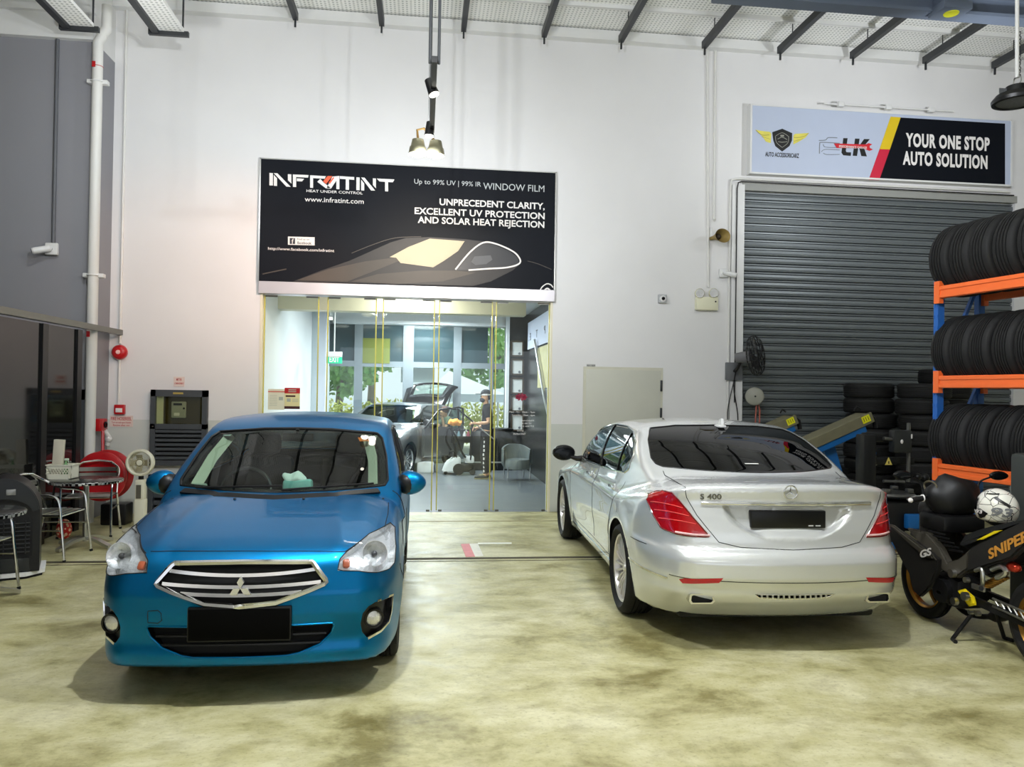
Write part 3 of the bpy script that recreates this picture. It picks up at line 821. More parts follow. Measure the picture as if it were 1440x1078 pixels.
def build_silver():
    car = SILVER
    sh = Shell(silver_f(), 1.0, 4.1, .58, ring=220, ncyl=160, ncap=70, reach=2.6)
    Mw = Matrix.Translation(car.location) @ Matrix.Rotation(car.rotation_euler.z, 4, 'Z'); Mi = Mw.inverted(); Mr = Mi.to_3x3()
    co = Mi @ CAM
    def px(a, b): return sh.hit(co, Mr @ ray(a, b))
    def P(pts): return [(q.x, q.z) for q in [px(a, b) for a, b in pts] if q is not None]
    def PX(pts): return [(q.y, q.z) for q in [px(a, b) for a, b in pts] if q is not None]
    rear = lambda c: c.y > 3.9
    def sym(pts):      # mean half-outline from left/right pixel pairs, bottom centre upwards
        h = []
        for l, r in pts:
            A, C = px(*l), px(*r)
            if A is None or C is None: continue
            h.append(((abs(A.x)+abs(C.x))/2, (A.z+C.z)/2))
        return h
    # rear window
    bw, bz, tw, tz = .70, 1.165, .60, 1.437
    rw = [(0,bz-.02),(.35,bz-.016),(bw-.04,bz-.004),(bw,bz+.012),(bw+.012,bz+.05),(.70,1.25),(.665,1.34),(tw+.012,tz-.035),(tw-.02,tz-.012),(.36,tz+.012),(0,tz+.02)]
    rw = rw+[(-a, b) for a, b in reversed(rw[1:-1])]
    sh.cut('rear_window', rw, 'y', lambda c: c.y > 3.4 and c.z > 1.1)
    # side windows (outline seen on the flank that faces the camera)
    sw = [(1.62,1.045),(1.80,1.14),(2.05,1.265),(2.35,1.365),(2.75,1.415),(3.2,1.415),(3.55,1.385),(3.80,1.32),(3.93,1.22),(3.95,1.10),(3.86,1.065),(3.4,1.04),(2.4,1.015),(1.7,1.01)]
    sh.cut('side_window', sw, 'x', lambda c: abs(c.x) > .45)
    sh.cut('windscreen', [(-.68,1.08),(.68,1.08),(.56,1.40),(-.56,1.40)], 'y', lambda c: c.y < 2.5 and c.z > 1.0)
    # tail lamps
    tl = P([(909.5,702),(912,694),(920,690.5),(931,689),(945,693),(956,705),(975,728),(998.5,755),(975,754),(950,750),(930,742),(918,722)])
    tl = [(abs(a), b) for a, b in tl]
    sh.cut('tail_lamp', tl, 'y', lambda c: c.y > 4.60, mirror=True)
    ref = [(abs(a), b) for a, b in P([(955,814),(963,812.6),(1017,812.6),(1011,819),(960,819.5)])]
    sh.cut('bumper_reflector', ref, 'y', rear, mirror=True)
    ven = [(.0,.408),(.27,.410),(.235,.385),(.12,.378),(0,.376)]
    sh.cut('bumper_vent', ven+[(-a, b) for a, b in reversed(ven[1:-1])], 'y', rear)
    for y in (SWB0, SWB1): arch_cut(sh, y, SR, .385)
    sh.part('body_panel', 'body', M_SILVER, car, label='silver metallic bodywork')
    b, N = sh.patch('body', -.03, flip=True, sel=lambda c: c.z > .3 and 1.3 < c.y < 4.7)
    obj('cabin_lining', b, mat('black_lining', (12,12,13), rough=.9, var=.1), car)
    sh.part('rear_window', 'rear_window', M_BACKLIGHT, car, offset=-.003, label='black tinted rear window')
    sh.part('windscreen', 'windscreen', M_DARKGLASS, car, offset=-.003)
    e = B(); sh.edging(e, 'rear_window', .006, -.002); obj('rear_window_seal', e, M_BLACK, car)
    for sx in (1, -1):
        sel = lambda c, sx=sx: c.x*sx > 0
        w_ = sh.part('side_window', 'side_window', M_SIDEPANE, car, offset=-.004, sel=sel)
        e = B(); sh.edging(e, 'side_window', .0075, .0, sel=sel); obj('window_trim', e, M_CHROME, w_, label='chrome window surround')
        e = B()
        sh.line(e, [(2.93,1.03),(2.72,1.40)], 'x', sx, .006, flat=.05); sh.line(e, [(3.62,1.06),(3.52,1.37)], 'x', sx, .005, flat=.03)
        obj('window_pillar', e, M_GLOSSBLACK, w_)
        tlp = sh.part('tail_lamp', 'tail_lamp', M_RED, car, offset=.003, sel=sel, label='red tail lamp')
        e = B(); sh.edging(e, 'tail_lamp', .006, .0, sel=sel); obj('lamp_edge', e, M_REDDEEP, tlp)
        e = B(); ax, az = zip(*tl); cx_, x0_ = sum(ax)/len(ax), min(ax)
        for q in (.28, .46, .64):
            L = []
            for t in np.linspace(.08, .92, 9):
                zz = min(az)+(max(az)-min(az))*(q+.07*math.sin(t*2.6)); xs_ = crossings(tl, zz)
                if len(xs_) >= 2: L.append((sx*(xs_[0]+(xs_[-1]-xs_[0])*t), zz))
            if len(L) > 3: sh.line(e, L, 'y', 1, .0035, lift=.004)
        obj('lamp_light_guide', e, mat('bright_red_guide', (235,70,70), rough=.15, coat=1), tlp, label='bright light-guide lines')
        e = B(); sh.line(e, [(sx*a, b+.012) for a, b in (tl[7], tl[8], tl[9])], 'y', 1, .007, lift=.003); obj('lamp_clear_strip', e, mat('clear_red_strip', (236,190,190), rough=.2), tlp, label='pale lower strip')
        sh.part('bumper_reflector', 'bumper_reflector', mat('reflector_red', (200,8,34), rough=.2, coat=.6, var=.1), car, offset=.003, sel=sel, label='thin red bumper reflector')
    # rear trim
    vn = sh.part('bumper_vent', 'bumper_vent', M_SEAM, car, offset=-.02)
    e = B(); sh.edging(e, 'bumper_vent', .0045, 0); obj('vent_edge', e, M_CHROME, vn)
    e = B()
    for i in range(13):
        x = -.22+.44*i/12; q = sh.drop((x,.393), 'y', 1); box(e, q+Vector((0,-.008,0)), (.012,.012,.026), .002)
    obj('vent_fin', e, M_ALU, vn)
    zc = sum(q.z for q in (px(1050,708), px(1107,708), px(1180,708)))/3; xl, xr = px(983,707), px(1221,706); hw = (abs(xl.x)+abs(xr.x))/2
    e = B(); pts = [sh.drop((x, zc), 'y', 1) for x in np.linspace(-hw, hw, 31)]
    tube(e, [p+Vector((0,.004,0)) for p in pts], .0155, 10); obj('boot_chrome_strip', e, M_CHROME, car, label='chrome strip across the boot lid')
    st = B(); C = px(1107, 692); n = Vector(sh.normal([C[:]])[0]); n = Vector((0, n.y, n.z)).normalized(); C.x = 0
    C = sh.drop((0, C.z), 'y', 1); r_ = .046
    M = Matrix.Translation(C+n*.006) @ Matrix(((-1,0,0,0),(0,0,n.y,0),(0,0,n.z,0),(0,0,0,1)))
    u = Vector((-1,0,0)); vv = n.cross(u).normalized()
    if vv.z < 0: vv = -vv
    M = Matrix(((u.x,vv.x,n.x,C.x+n.x*.008),(u.y,vv.y,n.y,C.y+n.y*.008),(u.z,vv.z,n.z,C.z+n.z*.008),(0,0,0,1)))
    vs = torus(st, (0,0,0), r_, .0048, 'z', 40, 8); xf(st, vs, M)
    for k in range(3):
        a = PI/2+2*PI*k/3; d = Vector((math.cos(a), math.sin(a), 0)); pd = Vector((-d.y, d.x, 0))
        pl = [pd*.008, d*r_, -pd*.008]; tip = Vector((0,0,.006))
        q = [st.verts.new(M @ p) for p in (pl[0], pl[1], pl[2], tip)]
        st.faces.new((q[0], q[1], q[3])); st.faces.new((q[1], q[2], q[3])); st.faces.new((q[2], q[0], q[3]))
    obj('star_badge', st, M_CHROME, car, smooth=False, label='three-pointed star in a ring')
    q = px(984.5, 701.5); q2 = px(1015, 701.5); k = B()
    u2 = (q2-q).normalized(); n2 = Vector(sh.normal([((q+q2)/2)[:]])[0]); v2 = n2.cross(u2).normalized(); n2 = u2.cross(v2); o2 = q+n2*.006
    Mt = Matrix(((u2.x,v2.x,n2.x,o2.x),(u2.y,v2.y,n2.y,o2.y),(u2.z,v2.z,n2.z,o2.z),(0,0,0,1)))
    text_bm(k, 'S 400', .052, Mt, .004, bold=.015, width=abs(q2.x-q.x), shear=.0); obj('model_lettering', k, mat('dark_chrome', (120,120,120), rough=.15, metal=1.), car, smooth=False)
    a, c = px(1052.5, 718), px(1159, 740); zc0 = (a.z+c.z)/2; pz = .0585; pw = .26
    pyy = sh.drop((0, zc0), 'y', 1).y
    k = B(); box2(k, (-pw,pyy-.03,zc0-pz), (pw,pyy+.022,zc0+pz), .006); pl_ = obj('number_plate', k, mat('plate_black', (4,4,4), rough=.35, var=0), car, label='blacked-out number plate')
    k = B()
    for x in (-.135, -.185): box(k, (x-.02,pyy+.0225,zc0-.042), (.034,.002,.008))
    obj('plate_clip', k, mat('plate_clip_grey', (190,190,188), rough=.4), pl_, smooth=False)
    # exhaust tips
    ex = sorted([abs(px(966,839).x), abs(px(1036,839).x)]) if False else None
    L_, R_ = px(988, 839), px(1234, 838); xm = (abs(L_.x)+abs(R_.x))/2; zm = .368
    for sx in (1, -1):
        q = sh.drop((sx*xm, zm+.01), 'y', 1); w_, h_ = .088, .034
        pl = [(-w_,-h_*.5),(-w_*.8,-h_),(w_*.86,-h_),(w_,-h_*.4),(w_*.94,h_*.8),(w_*.8,h_),(-w_*.7,h_),(-w_*.86,h_*.8)]
        e = B(); out = [(sx*a, b) for a, b in pl]; inn = [(a*.84, b*.72) for a, b in out]
        for y0, y1 in ((-.14, .015),):
            rings = [[e.verts.new((q.x+a, q.y+yy, zm+b)) for a, b in pp] for pp, yy in ((out,y0),(out,y1),(inn,y1),(inn,y0))]
            for A, C_ in zip(rings, rings[1:]):
                for i in range(8): e.faces.new((A[i], A[(i+1) % 8], C_[(i+1) % 8], C_[i]))
        bmesh.ops.recalc_face_normals(e, faces=e.faces[:])
        t_ = obj('exhaust_tip', e, M_CHROME, car, smooth=False)
        e = B(); prism(e, [(q.x+a*.98, zm+b*.98) for a, b in inn], 'y', q.y-.12, q.y-.004); obj('exhaust_bore', e, M_SEAM, t_, smooth=False)
    # seams
    s = B()
    lid = sym([((1035,769),(1178,769.5)),((1000,760),(1200,764)),((985,742),(1213,742)),((970,727),(1221,722)),((945,698),(1224,700)),((928,665),(1180,665))])
    lid = [(0, lid[0][1]-.012)]+lid[:-1]+[(.69, 1.06),(.675, 1.135)]
    for sx in (1, -1):
        sh.line(s, [(sx*a, b) for a, b in lid], 'y', 1, .0026)
        for yy, w2 in ((1.55,0),(2.86,0)): sh.line(s, [(yy,.36),(yy,.7),(yy+.03,1.0)], 'x', sx, .0022)
        sh.line(s, [(3.93,1.0),(3.80,.80),(3.66,.55),(3.60,.36)], 'x', sx, .0022)
        sh.line(s, [(1.5,.34),(3.6,.34)], 'x', sx, .0022); sh.line(s, [(4.48,.66),(4.75,.66)], 'x', sx, .003)
    sh.line(s, [(-.80,.505),(-.4,.493),(0,.49),(.4,.493),(.80,.505)], 'y', 1, .003)
    obj('panel_seam', s, M_SEAM, car)
    for sx in (1, -1):
        e = B(); sh.line(e, [(4.45,.50),(4.75,.485),(4.98,.478)], 'x', sx, .004, lift=.002, flat=.012); obj('bumper_chrome_trim', e, M_CHROME, car)
        e = B(); sh.line(e, [(1.45,.285),(2.5,.28),(3.6,.285)], 'x', sx, .004, lift=.002, flat=.016); obj('sill_chrome_trim', e, M_CHROME, car)
        for yy in (2.62, 3.66):
            q = sh.drop((yy,.925), 'x', sx); e = B(); vs = box(e, (0,0,0), (.02,.21,.028), .009); xf(e, vs, Matrix.Translation(q+Vector((sx*.024,0,0)))); h_ = obj('door_handle', e, M_CHROME, car)
            e = B(); vs = ball(e, q, 1, 14, (.008,.06,.03)); obj('handle_cup', e, M_SILVER, h_)
        e = B(); C = Vector((sx*1.035, 1.80, 1.06)); vs = ball(e, (0,0,0), 1, 22, (.125,.075,.085))
        for v in vs:
            if v.co.y > .03: v.co.y = .03+(v.co.y-.03)*.25
            v.co += C
        mi = obj('door_mirror', e, M_GLOSSBLACK, car, label='black door mirror')
        e = B(); tube(e, [(sx*.84,1.83,1.0),(sx*.90,1.83,1.0),(sx*.97,1.82,1.02)], [.035,.028,.02], 10); obj('mirror_arm', e, M_GLOSSBLACK, mi)
        e = B(); ball(e, C+Vector((0,.036,0)), 1, 16, (.108,.006,.07)); obj('mirror_glass', e, mat('mirror_dark_glass', (30,32,34), rough=.05, metal=.6), mi)
    q = sh.drop((0, 3.72), 'z', 1); e = B()
    pr = [(-.10,0),(-.06,.022),(-.02,.032),(.02,.065),(.045,.075),(.06,.06),(.07,0)]
    prism(e, [(q.y+a, q.z-.006+b) for a, b in pr], 'x', -.010, .010); vs = box(e, q+Vector((0,-.03,.004)), (.06,.22,.022), .01); obj('roof_antenna', e, mat('silver_antenna', (215,216,214), rough=.3, coat=.6), car)
    k = B(); q = px(1057, 652); n = Vector(sh.normal([q[:]])[0]); M = Matrix.Translation(q+n*.002) @ n.to_track_quat('Z','Y').to_matrix().to_4x4()
    xf(k, box(k, (0,0,0), (.105,.012,.001)), M); obj('window_sticker', k, mat('white_decal', (225,225,220), rough=.5), car, smooth=False)
    s = B(); box2(s, (-.7,.5,.18), (.7,4.9,.33), .03); obj('underbody', s, M_SEAM, car)
    s = B()
    for x in (-.4,.4): box(s, (x,3.75,.85), (.6,.16,.6), .06); box(s, (x,3.8,1.22), (.28,.12,.2), .05); box(s, (x,2.45,.85), (.55,.16,.65), .06); box(s, (x,2.5,1.24), (.28,.12,.2), .05)
    obj('seat', s, mat('black_leather', (14,14,15), rough=.5), car)
    s = B(); torus(s, (-.4,1.95,.98), .19, .014, 'y'); box(s, (0,1.62,.85), (1.4,.35,.25), .08); obj('dashboard', s, M_TRIM, car)
    add_wheels(car, (SWB0, SWB1), 1.655, SR, .255, .245, 20, 'thin', mat('silver_rim', (222,218,214), rough=.3, metal=.7))
    arch_liners(car, (SWB0, SWB1), SR, .385, .935)
    sh.bm.free()
def crossings(poly, z):
    r = []
    for (a, b), (c, d) in zip(poly, poly[1:]+poly[:1]):
        if (b > z) != (d > z): r.append(a+(z-b)/(d-b)*(c-a))
    return sorted(r)
build_silver()
# ------------------------------------------------------------------ the hall
def floor_mat():
    m = bpy.data.materials.new('polished_concrete_floor'); m.use_nodes = True
    nt = m.node_tree; b = nt.nodes['Principled BSDF']; L = nt.links.new
    tc = nt.nodes.new('ShaderNodeTexCoord')
    mp = nt.nodes.new('ShaderNodeMapping'); mp.inputs['Scale'].default_value = (.85, 1.15, 1); L(tc.outputs['Object'], mp.inputs['Vector'])
    def noise(sc, det, rough=.6, dist=0., src=mp):
        n = nt.nodes.new('ShaderNodeTexNoise'); n.inputs['Scale'].default_value = sc; n.inputs['Detail'].default_value = det
        n.inputs['Roughness'].default_value = rough; n.inputs['Distortion'].default_value = dist; L(src.outputs[0 if src is mp else 'Object'], n.inputs['Vector']); return n
    n1, n2, n3 = noise(1.25, 10, .70, .25), noise(4.2, 9, .68, .3), noise(38, 6, .7)
    r1 = nt.nodes.new('ShaderNodeValToRGB'); e = r1.color_ramp.elements
    e[0].position = .35; e[0].color = lin((132,124,76)); e[1].position = .63; e[1].color = lin((214,209,172))
    k = e.new(.47); k.color = lin((184,178,130))
    L(n1.outputs['Fac'], r1.inputs['Fac'])
    r2 = nt.nodes.new('ShaderNodeValToRGB'); e = r2.color_ramp.elements
    e[0].position = .34; e[0].color = lin((165,158,126)); e[1].position = .52; e[1].color = (1,1,1,1); L(n2.outputs['Fac'], r2.inputs['Fac'])
    mx = nt.nodes.new('ShaderNodeMix'); mx.data_type = 'RGBA'; mx.blend_type = 'MULTIPLY'; mx.inputs['Factor'].default_value = .4
    L(r1.outputs['Color'], mx.inputs['A']); L(r2.outputs['Color'], mx.inputs['B'])
    r3 = nt.nodes.new('ShaderNodeValToRGB'); e = r3.color_ramp.elements
    e[0].position = .28; e[0].color = lin((140,134,110)); e[1].position = .46; e[1].color = (1,1,1,1); L(n3.outputs['Fac'], r3.inputs['Fac'])
    mx2 = nt.nodes.new('ShaderNodeMix'); mx2.data_type = 'RGBA'; mx2.blend_type = 'MULTIPLY'; mx2.inputs['Factor'].default_value = .45
    L(mx.outputs['Result'], mx2.inputs['A']); L(r3.outputs['Color'], mx2.inputs['B'])
    L(mx2.outputs['Result'], b.inputs['Base Color'])
    rr = nt.nodes.new('ShaderNodeMapRange'); rr.inputs['From Min'].default_value = .3; rr.inputs['From Max'].default_value = .7
    rr.inputs['To Min'].default_value = .30; rr.inputs['To Max'].default_value = .55; L(n2.outputs['Fac'], rr.inputs['Value']); L(rr.outputs['Result'], b.inputs['Roughness'])
    bp = nt.nodes.new('ShaderNodeBump'); bp.inputs['Strength'].default_value = .08; bp.inputs['Distance'].default_value = .004
    L(n2.outputs['Fac'], bp.inputs['Height']); L(bp.outputs['Normal'], b.inputs['Normal'])
    b.inputs['Specular IOR Level'].default_value = .5
    return m
def wall_mat(name, top, low, z):
    """painted wall with a separately painted lower band"""
    m = bpy.data.materials.new(name); m.use_nodes = True
    nt = m.node_tree; b = nt.nodes['Principled BSDF']; L = nt.links.new
    g = nt.nodes.new('ShaderNodeNewGeometry'); s = nt.nodes.new('ShaderNodeSeparateXYZ'); L(g.outputs['Position'], s.inputs[0])
    c = nt.nodes.new('ShaderNodeMath'); c.operation = 'GREATER_THAN'; c.inputs[1].default_value = z; L(s.outputs['Z'], c.inputs[0])
    mx = nt.nodes.new('ShaderNodeMix'); mx.data_type = 'RGBA'; mx.inputs['A'].default_value = lin(low); mx.inputs['B'].default_value = lin(top); L(c.outputs[0], mx.inputs['Factor'])
    n = nt.nodes.new('ShaderNodeTexNoise'); n.inputs['Scale'].default_value = 1.4; n.inputs['Detail'].default_value = 5; L(g.outputs['Position'], n.inputs['Vector'])
    r = nt.nodes.new('ShaderNodeMapRange'); r.inputs['To Min'].default_value = .93; r.inputs['To Max'].default_value = 1.04; L(n.outputs['Fac'], r.inputs['Value'])
    mu = nt.nodes.new('ShaderNodeMix'); mu.data_type = 'RGBA'; mu.blend_type = 'MULTIPLY'; mu.inputs['Factor'].default_value = 1
    L(mx.outputs['Result'], mu.inputs['A']); L(r.outputs['Result'], mu.inputs['B']); L(mu.outputs['Result'], b.inputs['Base Color'])
    b.inputs['Roughness'].default_value = .62
    return m
def dots_mat(name, base, hole, pitch, rad):
    m = bpy.data.materials.new(name); m.use_nodes = True
    nt = m.node_tree; b = nt.nodes['Principled BSDF']; L = nt.links.new
    tc = nt.nodes.new('ShaderNodeTexCoord')
    mp = nt.nodes.new('ShaderNodeMapping'); mp.inputs['Scale'].default_value = (1/pitch, 1/pitch, 0); L(tc.outputs['Object'], mp.inputs['Vector'])
    fr = nt.nodes.new('ShaderNodeVectorMath'); fr.operation = 'FRACTION'; L(mp.outputs[0], fr.inputs[0])
    ds = nt.nodes.new('ShaderNodeVectorMath'); ds.operation = 'DISTANCE'; ds.inputs[1].default_value = (.5,.5,0); L(fr.outputs[0], ds.inputs[0])
    lt = nt.nodes.new('ShaderNodeMath'); lt.operation = 'LESS_THAN'; lt.inputs[1].default_value = rad; L(ds.outputs['Value'], lt.inputs[0])
    mx = nt.nodes.new('ShaderNodeMix'); mx.data_type = 'RGBA'; mx.inputs['A'].default_value = lin(base); mx.inputs['B'].default_value = lin(hole); L(lt.outputs[0], mx.inputs['Factor'])
    L(mx.outputs['Result'], b.inputs['Base Color']); b.inputs['Roughness'].default_value = .55
    return m
def holed_wall(name, x0, x1, z0, z1, holes, y, th, m):
    xs = sorted({x0, x1} | {h[0] for h in holes} | {h[1] for h in holes}); zs = sorted({z0, z1} | {h[2] for h in holes} | {h[3] for h in holes})
    bm = B(); V = {}
    def v(a, c):
        if (a, c) not in V: V[(a, c)] = bm.verts.new((a, y, c))
        return V[(a, c)]
    fs = []
    for a, a2 in zip(xs, xs[1:]):
        for c, c2 in zip(zs, zs[1:]):
            mx_, mz = (a+a2)/2, (c+c2)/2
            if any(h[0] < mx_ < h[1] and h[2] < mz < h[3] for h in holes): continue
            fs.append(bm.faces.new((v(a,c), v(a2,c), v(a2,c2), v(a,c2))))
    r = bmesh.ops.extrude_face_region(bm, geom=fs)
    bmesh.ops.translate(bm, vec=(0, th, 0), verts=[q for q in r['geom'] if isinstance(q, bmesh.types.BMVert)])
    bmesh.ops.recalc_face_normals(bm, faces=bm.faces[:])
    return struct(name, bm, m)
M_FLOOR = floor_mat()
M_WALL = wall_mat('white_wall_paint', (226,225,224), (204,207,200), 1.255)
M_GREYWALL = mat('grey_wall_paint', (141,141,146), rough=.6, var=.04, scale=2)
M_WHITE = mat('white_enamel', (222,222,220), rough=.4, var=.03)
M_DARKSTEEL = mat('dark_steel', (62,64,66), rough=.45, metal=.4, var=.1)
M_CABGREY = mat('dark_grey_cabinet_paint', (68,72,76), rough=.5, var=.06)
OX0, OX1, OZ1 = -2.235, 1.825, 3.005         # glass door opening
SX0, SX1, SZ1 = 4.66, 9.02, 4.76             # shutter opening
# floor: hall slab, shop slab
s = B(); box2(s, (-11,-7,-.3), (14,10.86,0)); struct('floor', s, M_FLOOR)
s = B(); box2(s, (-3.5,10.86,-.3), (3.6,23,0)); struct('floor_shop', s, mat('grey_shop_floor', (104,110,114), rough=.3, var=.12, scale=2, spec=.5))
holed_wall('wall_back', -4.20, 13.5, 0, 6.95, [(OX0, OX1, -.0, OZ1), (SX0, SX1, -.0, SZ1)], WALL_Y, .25, M_WALL)
s = B(); box2(s, (-10.5, 10.24, 0), (-4.19, 11.1, 6.05)); struct('wall_left', s, M_GREYWALL)
s = B(); box2(s, (-10.5, 10.16, 6.05), (-4.19, 11.1, 6.95)); box2(s, (-10.5,10.10,6.36), (-4.15,10.2,6.44)); box2(s, (-10.5,10.12,6.70), (-4.17,10.2,6.74)); struct('wall_left_beam', s, M_WHITE)
s = B(); box2(s, (-4.20, 10.72, 6.76), (13.5, 10.87, 6.90)); struct('trim_1', s, M_WHITE)
# unseen street side closing the hall, its opening sized to limit sky light
holed_wall('wall_front', -11, 13.5, 0, 6.95, [(-3.0, 5.0, 0, 3.2)], -6.6, .25, M_WALL)
s = B(); box2(s, (-11.2,-6.6,0), (-11,11,6.95)); struct('wall_far_left', s, M_GREYWALL)
s = B(); box2(s, (13.5,-6.6,0), (13.7,11,6.95)); struct('wall_right', s, M_WALL)
# ceiling deck, its seams, and the dark bars under it
M_DECK = dots_mat('perforated_white_deck', (246,246,242), (186,188,184), .055, .27)
s = B(); box2(s, (-11,-6,6.92), (14,10.86,7.1)); struct('ceiling', s, M_DECK)
for i, y in enumerate((10.05, 9.2, 8.35, 7.5, 6.6, 5.7, 4.8)):
    s = B(); box2(s, (-11, y-.02, 6.87), (14, y+.02, 6.93)); struct('trim_%d' % (i+2), s, M_WHITE)
tips = [(416,20),(537,30),(652,40),(765,48),(873,55),(990,64),(1096,70),(1198,77),(1300,84),(1397,94)]
for i, (a, c) in enumerate(tips):
    p = on_y(a, c, 10.60); s = B(); box(s, (0,-3.3,0), (.07,6.6,.10)); box(s, (0,-.03,-.08), (.025,.02,.14))
    for k in range(4): cyl(s, (0,-.4-1.6*k,.04), (0,-.4-1.6*k,.26), .008, seg=6)
    o = obj('ceiling_bar', s, M_DARKSTEEL, smooth=False, loc=(p.x, 10.60, 6.72))
    tagit(o, '%s dark steel bar under the white ceiling deck, counted from the left' % ['first','second','third','fourth','fifth','sixth','seventh','eighth','ninth','tenth'][i], 'ceiling bar', 'dark bars under the ceiling deck')
for (a, c), (a2, c2), lab in (((85,36),(131,40),'perforated white tray with dark rail above the grey pillar, left of its fellow'), ((211,43),(258,47),'perforated white tray with dark rail in front of the white wall')):
    p, q = on_y(a, c, 9.8), on_y(a2, c2, 9.8); w = q.x-p.x
    t = thing('cable_tray', lab, 'cable tray', (p.x, 9.8, p.z))
    s = B(); box2(s, (.10,-6,.02), (w,.02,.06)); obj('tray_deck', s, M_DECK, t, smooth=False)
    s = B(); box2(s, (.02,-6,-.02), (.10,.02,.10)); obj('side_rail', s, M_DARKSTEEL, t, smooth=False)
    s = B(); box2(s, (-.03,.02,-.03), (w+.05,.07,.03)); box2(s, (-.03,.02,.0), (0,.06,.16)); obj('end_bar', s, M_DARKSTEEL, t, smooth=False)
    s = B(); cyl(s, (w-.02,.04,.0), (w-.02,.04,6.92-p.z), .012, seg=8); obj('hanger_rod', s, M_DARKSTEEL, t); s = B(); cyl(s, (.05,-2.,.1), (.05,-2.,6.92-p.z), .012, seg=8); obj('hanger_rod', s, M_DARKSTEEL, t)
# overhead crane girder and hoist
p = on_y(1300, 6, 8.5)
t = thing('crane_girder', 'blue-grey overhead crane girder crossing the top right corner', 'crane', (p.x, 8.5, p.z))
M_CRANE = mat('blue_grey_girder_paint', (98,108,124), rough=.5, var=.06)
s = B(); box2(s, (-2.6,-.10,-.13), (5,.10,-.09)); box2(s, (-2.6,-.012,-.1), (5,.012,.13)); box2(s, (-2.6,-.10,.10), (5,.10,.14)); obj('beam', s, M_CRANE, t, smooth=False)
q = on_y(1336, 14, 8.35)-Vector(t.location)
s = B(); box(s, q+Vector((0,0,.0)), (.36,.30,.10), .015); box(s, q+Vector((0,.0,.14)), (.26,.3,.20), .02); h = obj('hoist_trolley', s, M_CRANE, t)
s = B(); lathe(s, [(0,-.012),(.08,-.010),(.085,0)], 24, 'z', q+Vector((0,-.02,-.05))); obj('warning_disc', s, mat('yellow_disc', (205,205,40), rough=.4), h, label='yellow disc')
# floor joint, threshold, painted marks
s = B(); box2(s, (-4.6,7.83,.0), (7.5,7.90,.004)); box2(s, (-4.6,7.74,.0), (7.5,7.755,.003)); struct('trim_9', s, mat('floor_joint_dark', (74,68,50), rough=.8, var=.3, scale=9))  # flat dark strips along the line of the floor groove
s = B(); box2(s, (-2.7,10.08,0), (4.3,10.10,.006)); struct('trim_10', s, mat('threshold_edge', (168,158,124), rough=.5, var=.2, scale=6))
def mark(name, pts, rgb, lab):
    w = [on_z(a, c) for a, c in pts]; s = B(); prism(s, [(p.x, p.y) for p in w], 'z', .0, .003)
    o = obj(name, s, mat(name+'_paint', rgb, rough=.55, var=.2, scale=14), smooth=False); tagit(o, lab, 'floor marking'); return o
mark('red_floor_mark', [(648,765),(660,764.5),(668,782.5),(655,783)], (214,120,122), 'worn red painted block on the floor in front of the glass doors')
mark('white_floor_mark', [(660,764.5),(672,764),(680,782),(668,782.5)], (226,222,208), 'white painted block on the floor beside the red one')
mark('white_floor_line', [(672,763),(719.5,762.6),(719.5,764.4),(672,765)], (232,232,220), 'short thin white line on the floor running right from the painted blocks')
# ------------------------------------------------------------------ the shop behind the glass
M_SHOPWALL = mat('shop_white_wall', (222,226,228), rough=.6, var=.03)
M_SHOPDARK = mat('shop_black_wall', (30,33,36), rough=.25, var=.15)
M_FRAME = mat('grey_window_frame', (142,152,158), rough=.4, metal=.3, var=.05)
s = B(); box2(s, (-2.6,11.10,0), (-2.25,16.4,3.42)); struct('wall_shop_left', s, M_SHOPWALL)
s = B(); box2(s, (-2.28,15.9,0), (-1.97,16.4,3.42)); box2(s, (-2.6,16.4,0), (-2.3,19.4,3.42)); struct('wall_shop_pier', s, mat('shop_pier_paint', (196,206,212), rough=.6, var=.03))
s = B(); box2(s, (2.28,11.10,0), (2.5,19.4,3.42)); struct('wall_shop_right', s, M_SHOPDARK)
s = B(); box2(s, (-2.6,11.1,3.42), (2.5,19.6,3.6)); struct('ceiling_shop', s, mat('shop_ceiling_white', (226,228,226), rough=.7, var=.03))
s = B(); box2(s, (-2.26,12.2,2.93), (1.62,12.5,3.42)); struct('trim_11', s, mat('cream_bulkhead', (228,224,202), rough=.6, var=.03))
s = B(); box2(s, (-2.0,17.2,3.16), (1.9,17.5,3.42)); box2(s, (-2.0,14.6,3.30), (1.9,14.8,3.42)); struct('trim_12', s, M_SHOPWALL)
FY = 19.3
xs = [on_y(a, 520, FY).x for a in (446,504,574,643,691,716)]
ztr, ztop = on_y(600, 513, FY).z, 3.3
s = B()
for x, w in zip(xs, (.10,.10,.13,.10,.05,.12)): box2(s, (x-w, FY-.06, 0), (x+w, FY+.06, 3.42))
box2(s, (xs[0]-.5, FY-.05, ztr-.07), (xs[-1]+.3, FY+.05, ztr+.07)); box2(s, (xs[0]-.5, FY-.05, ztop), (xs[-1]+.3, FY+.05, 3.42)); box2(s, (xs[0]-.5, FY-.05, 0), (xs[-1]+.3, FY+.05, .12))
struct('window_1', s, M_FRAME)
M_DUSK = mat('dark_upper_pane', (58,78,84), rough=.1, var=.25, scale=1.2)
for i in range(4):
    s = B(); box2(s, (xs[i]+.1, FY-.01, ztr+.07), (xs[i+1]-.1, FY+.01, ztop)); struct('window_%d' % (i+2), s, M_DUSK)
s = B(); box2(s, (xs[0]-.4, FY-.006, .12), (xs[-1]+.2, FY+.006, ztr-.07)); struct('window_6', s, pane_mat('facade_pane', (246,252,251), .03))
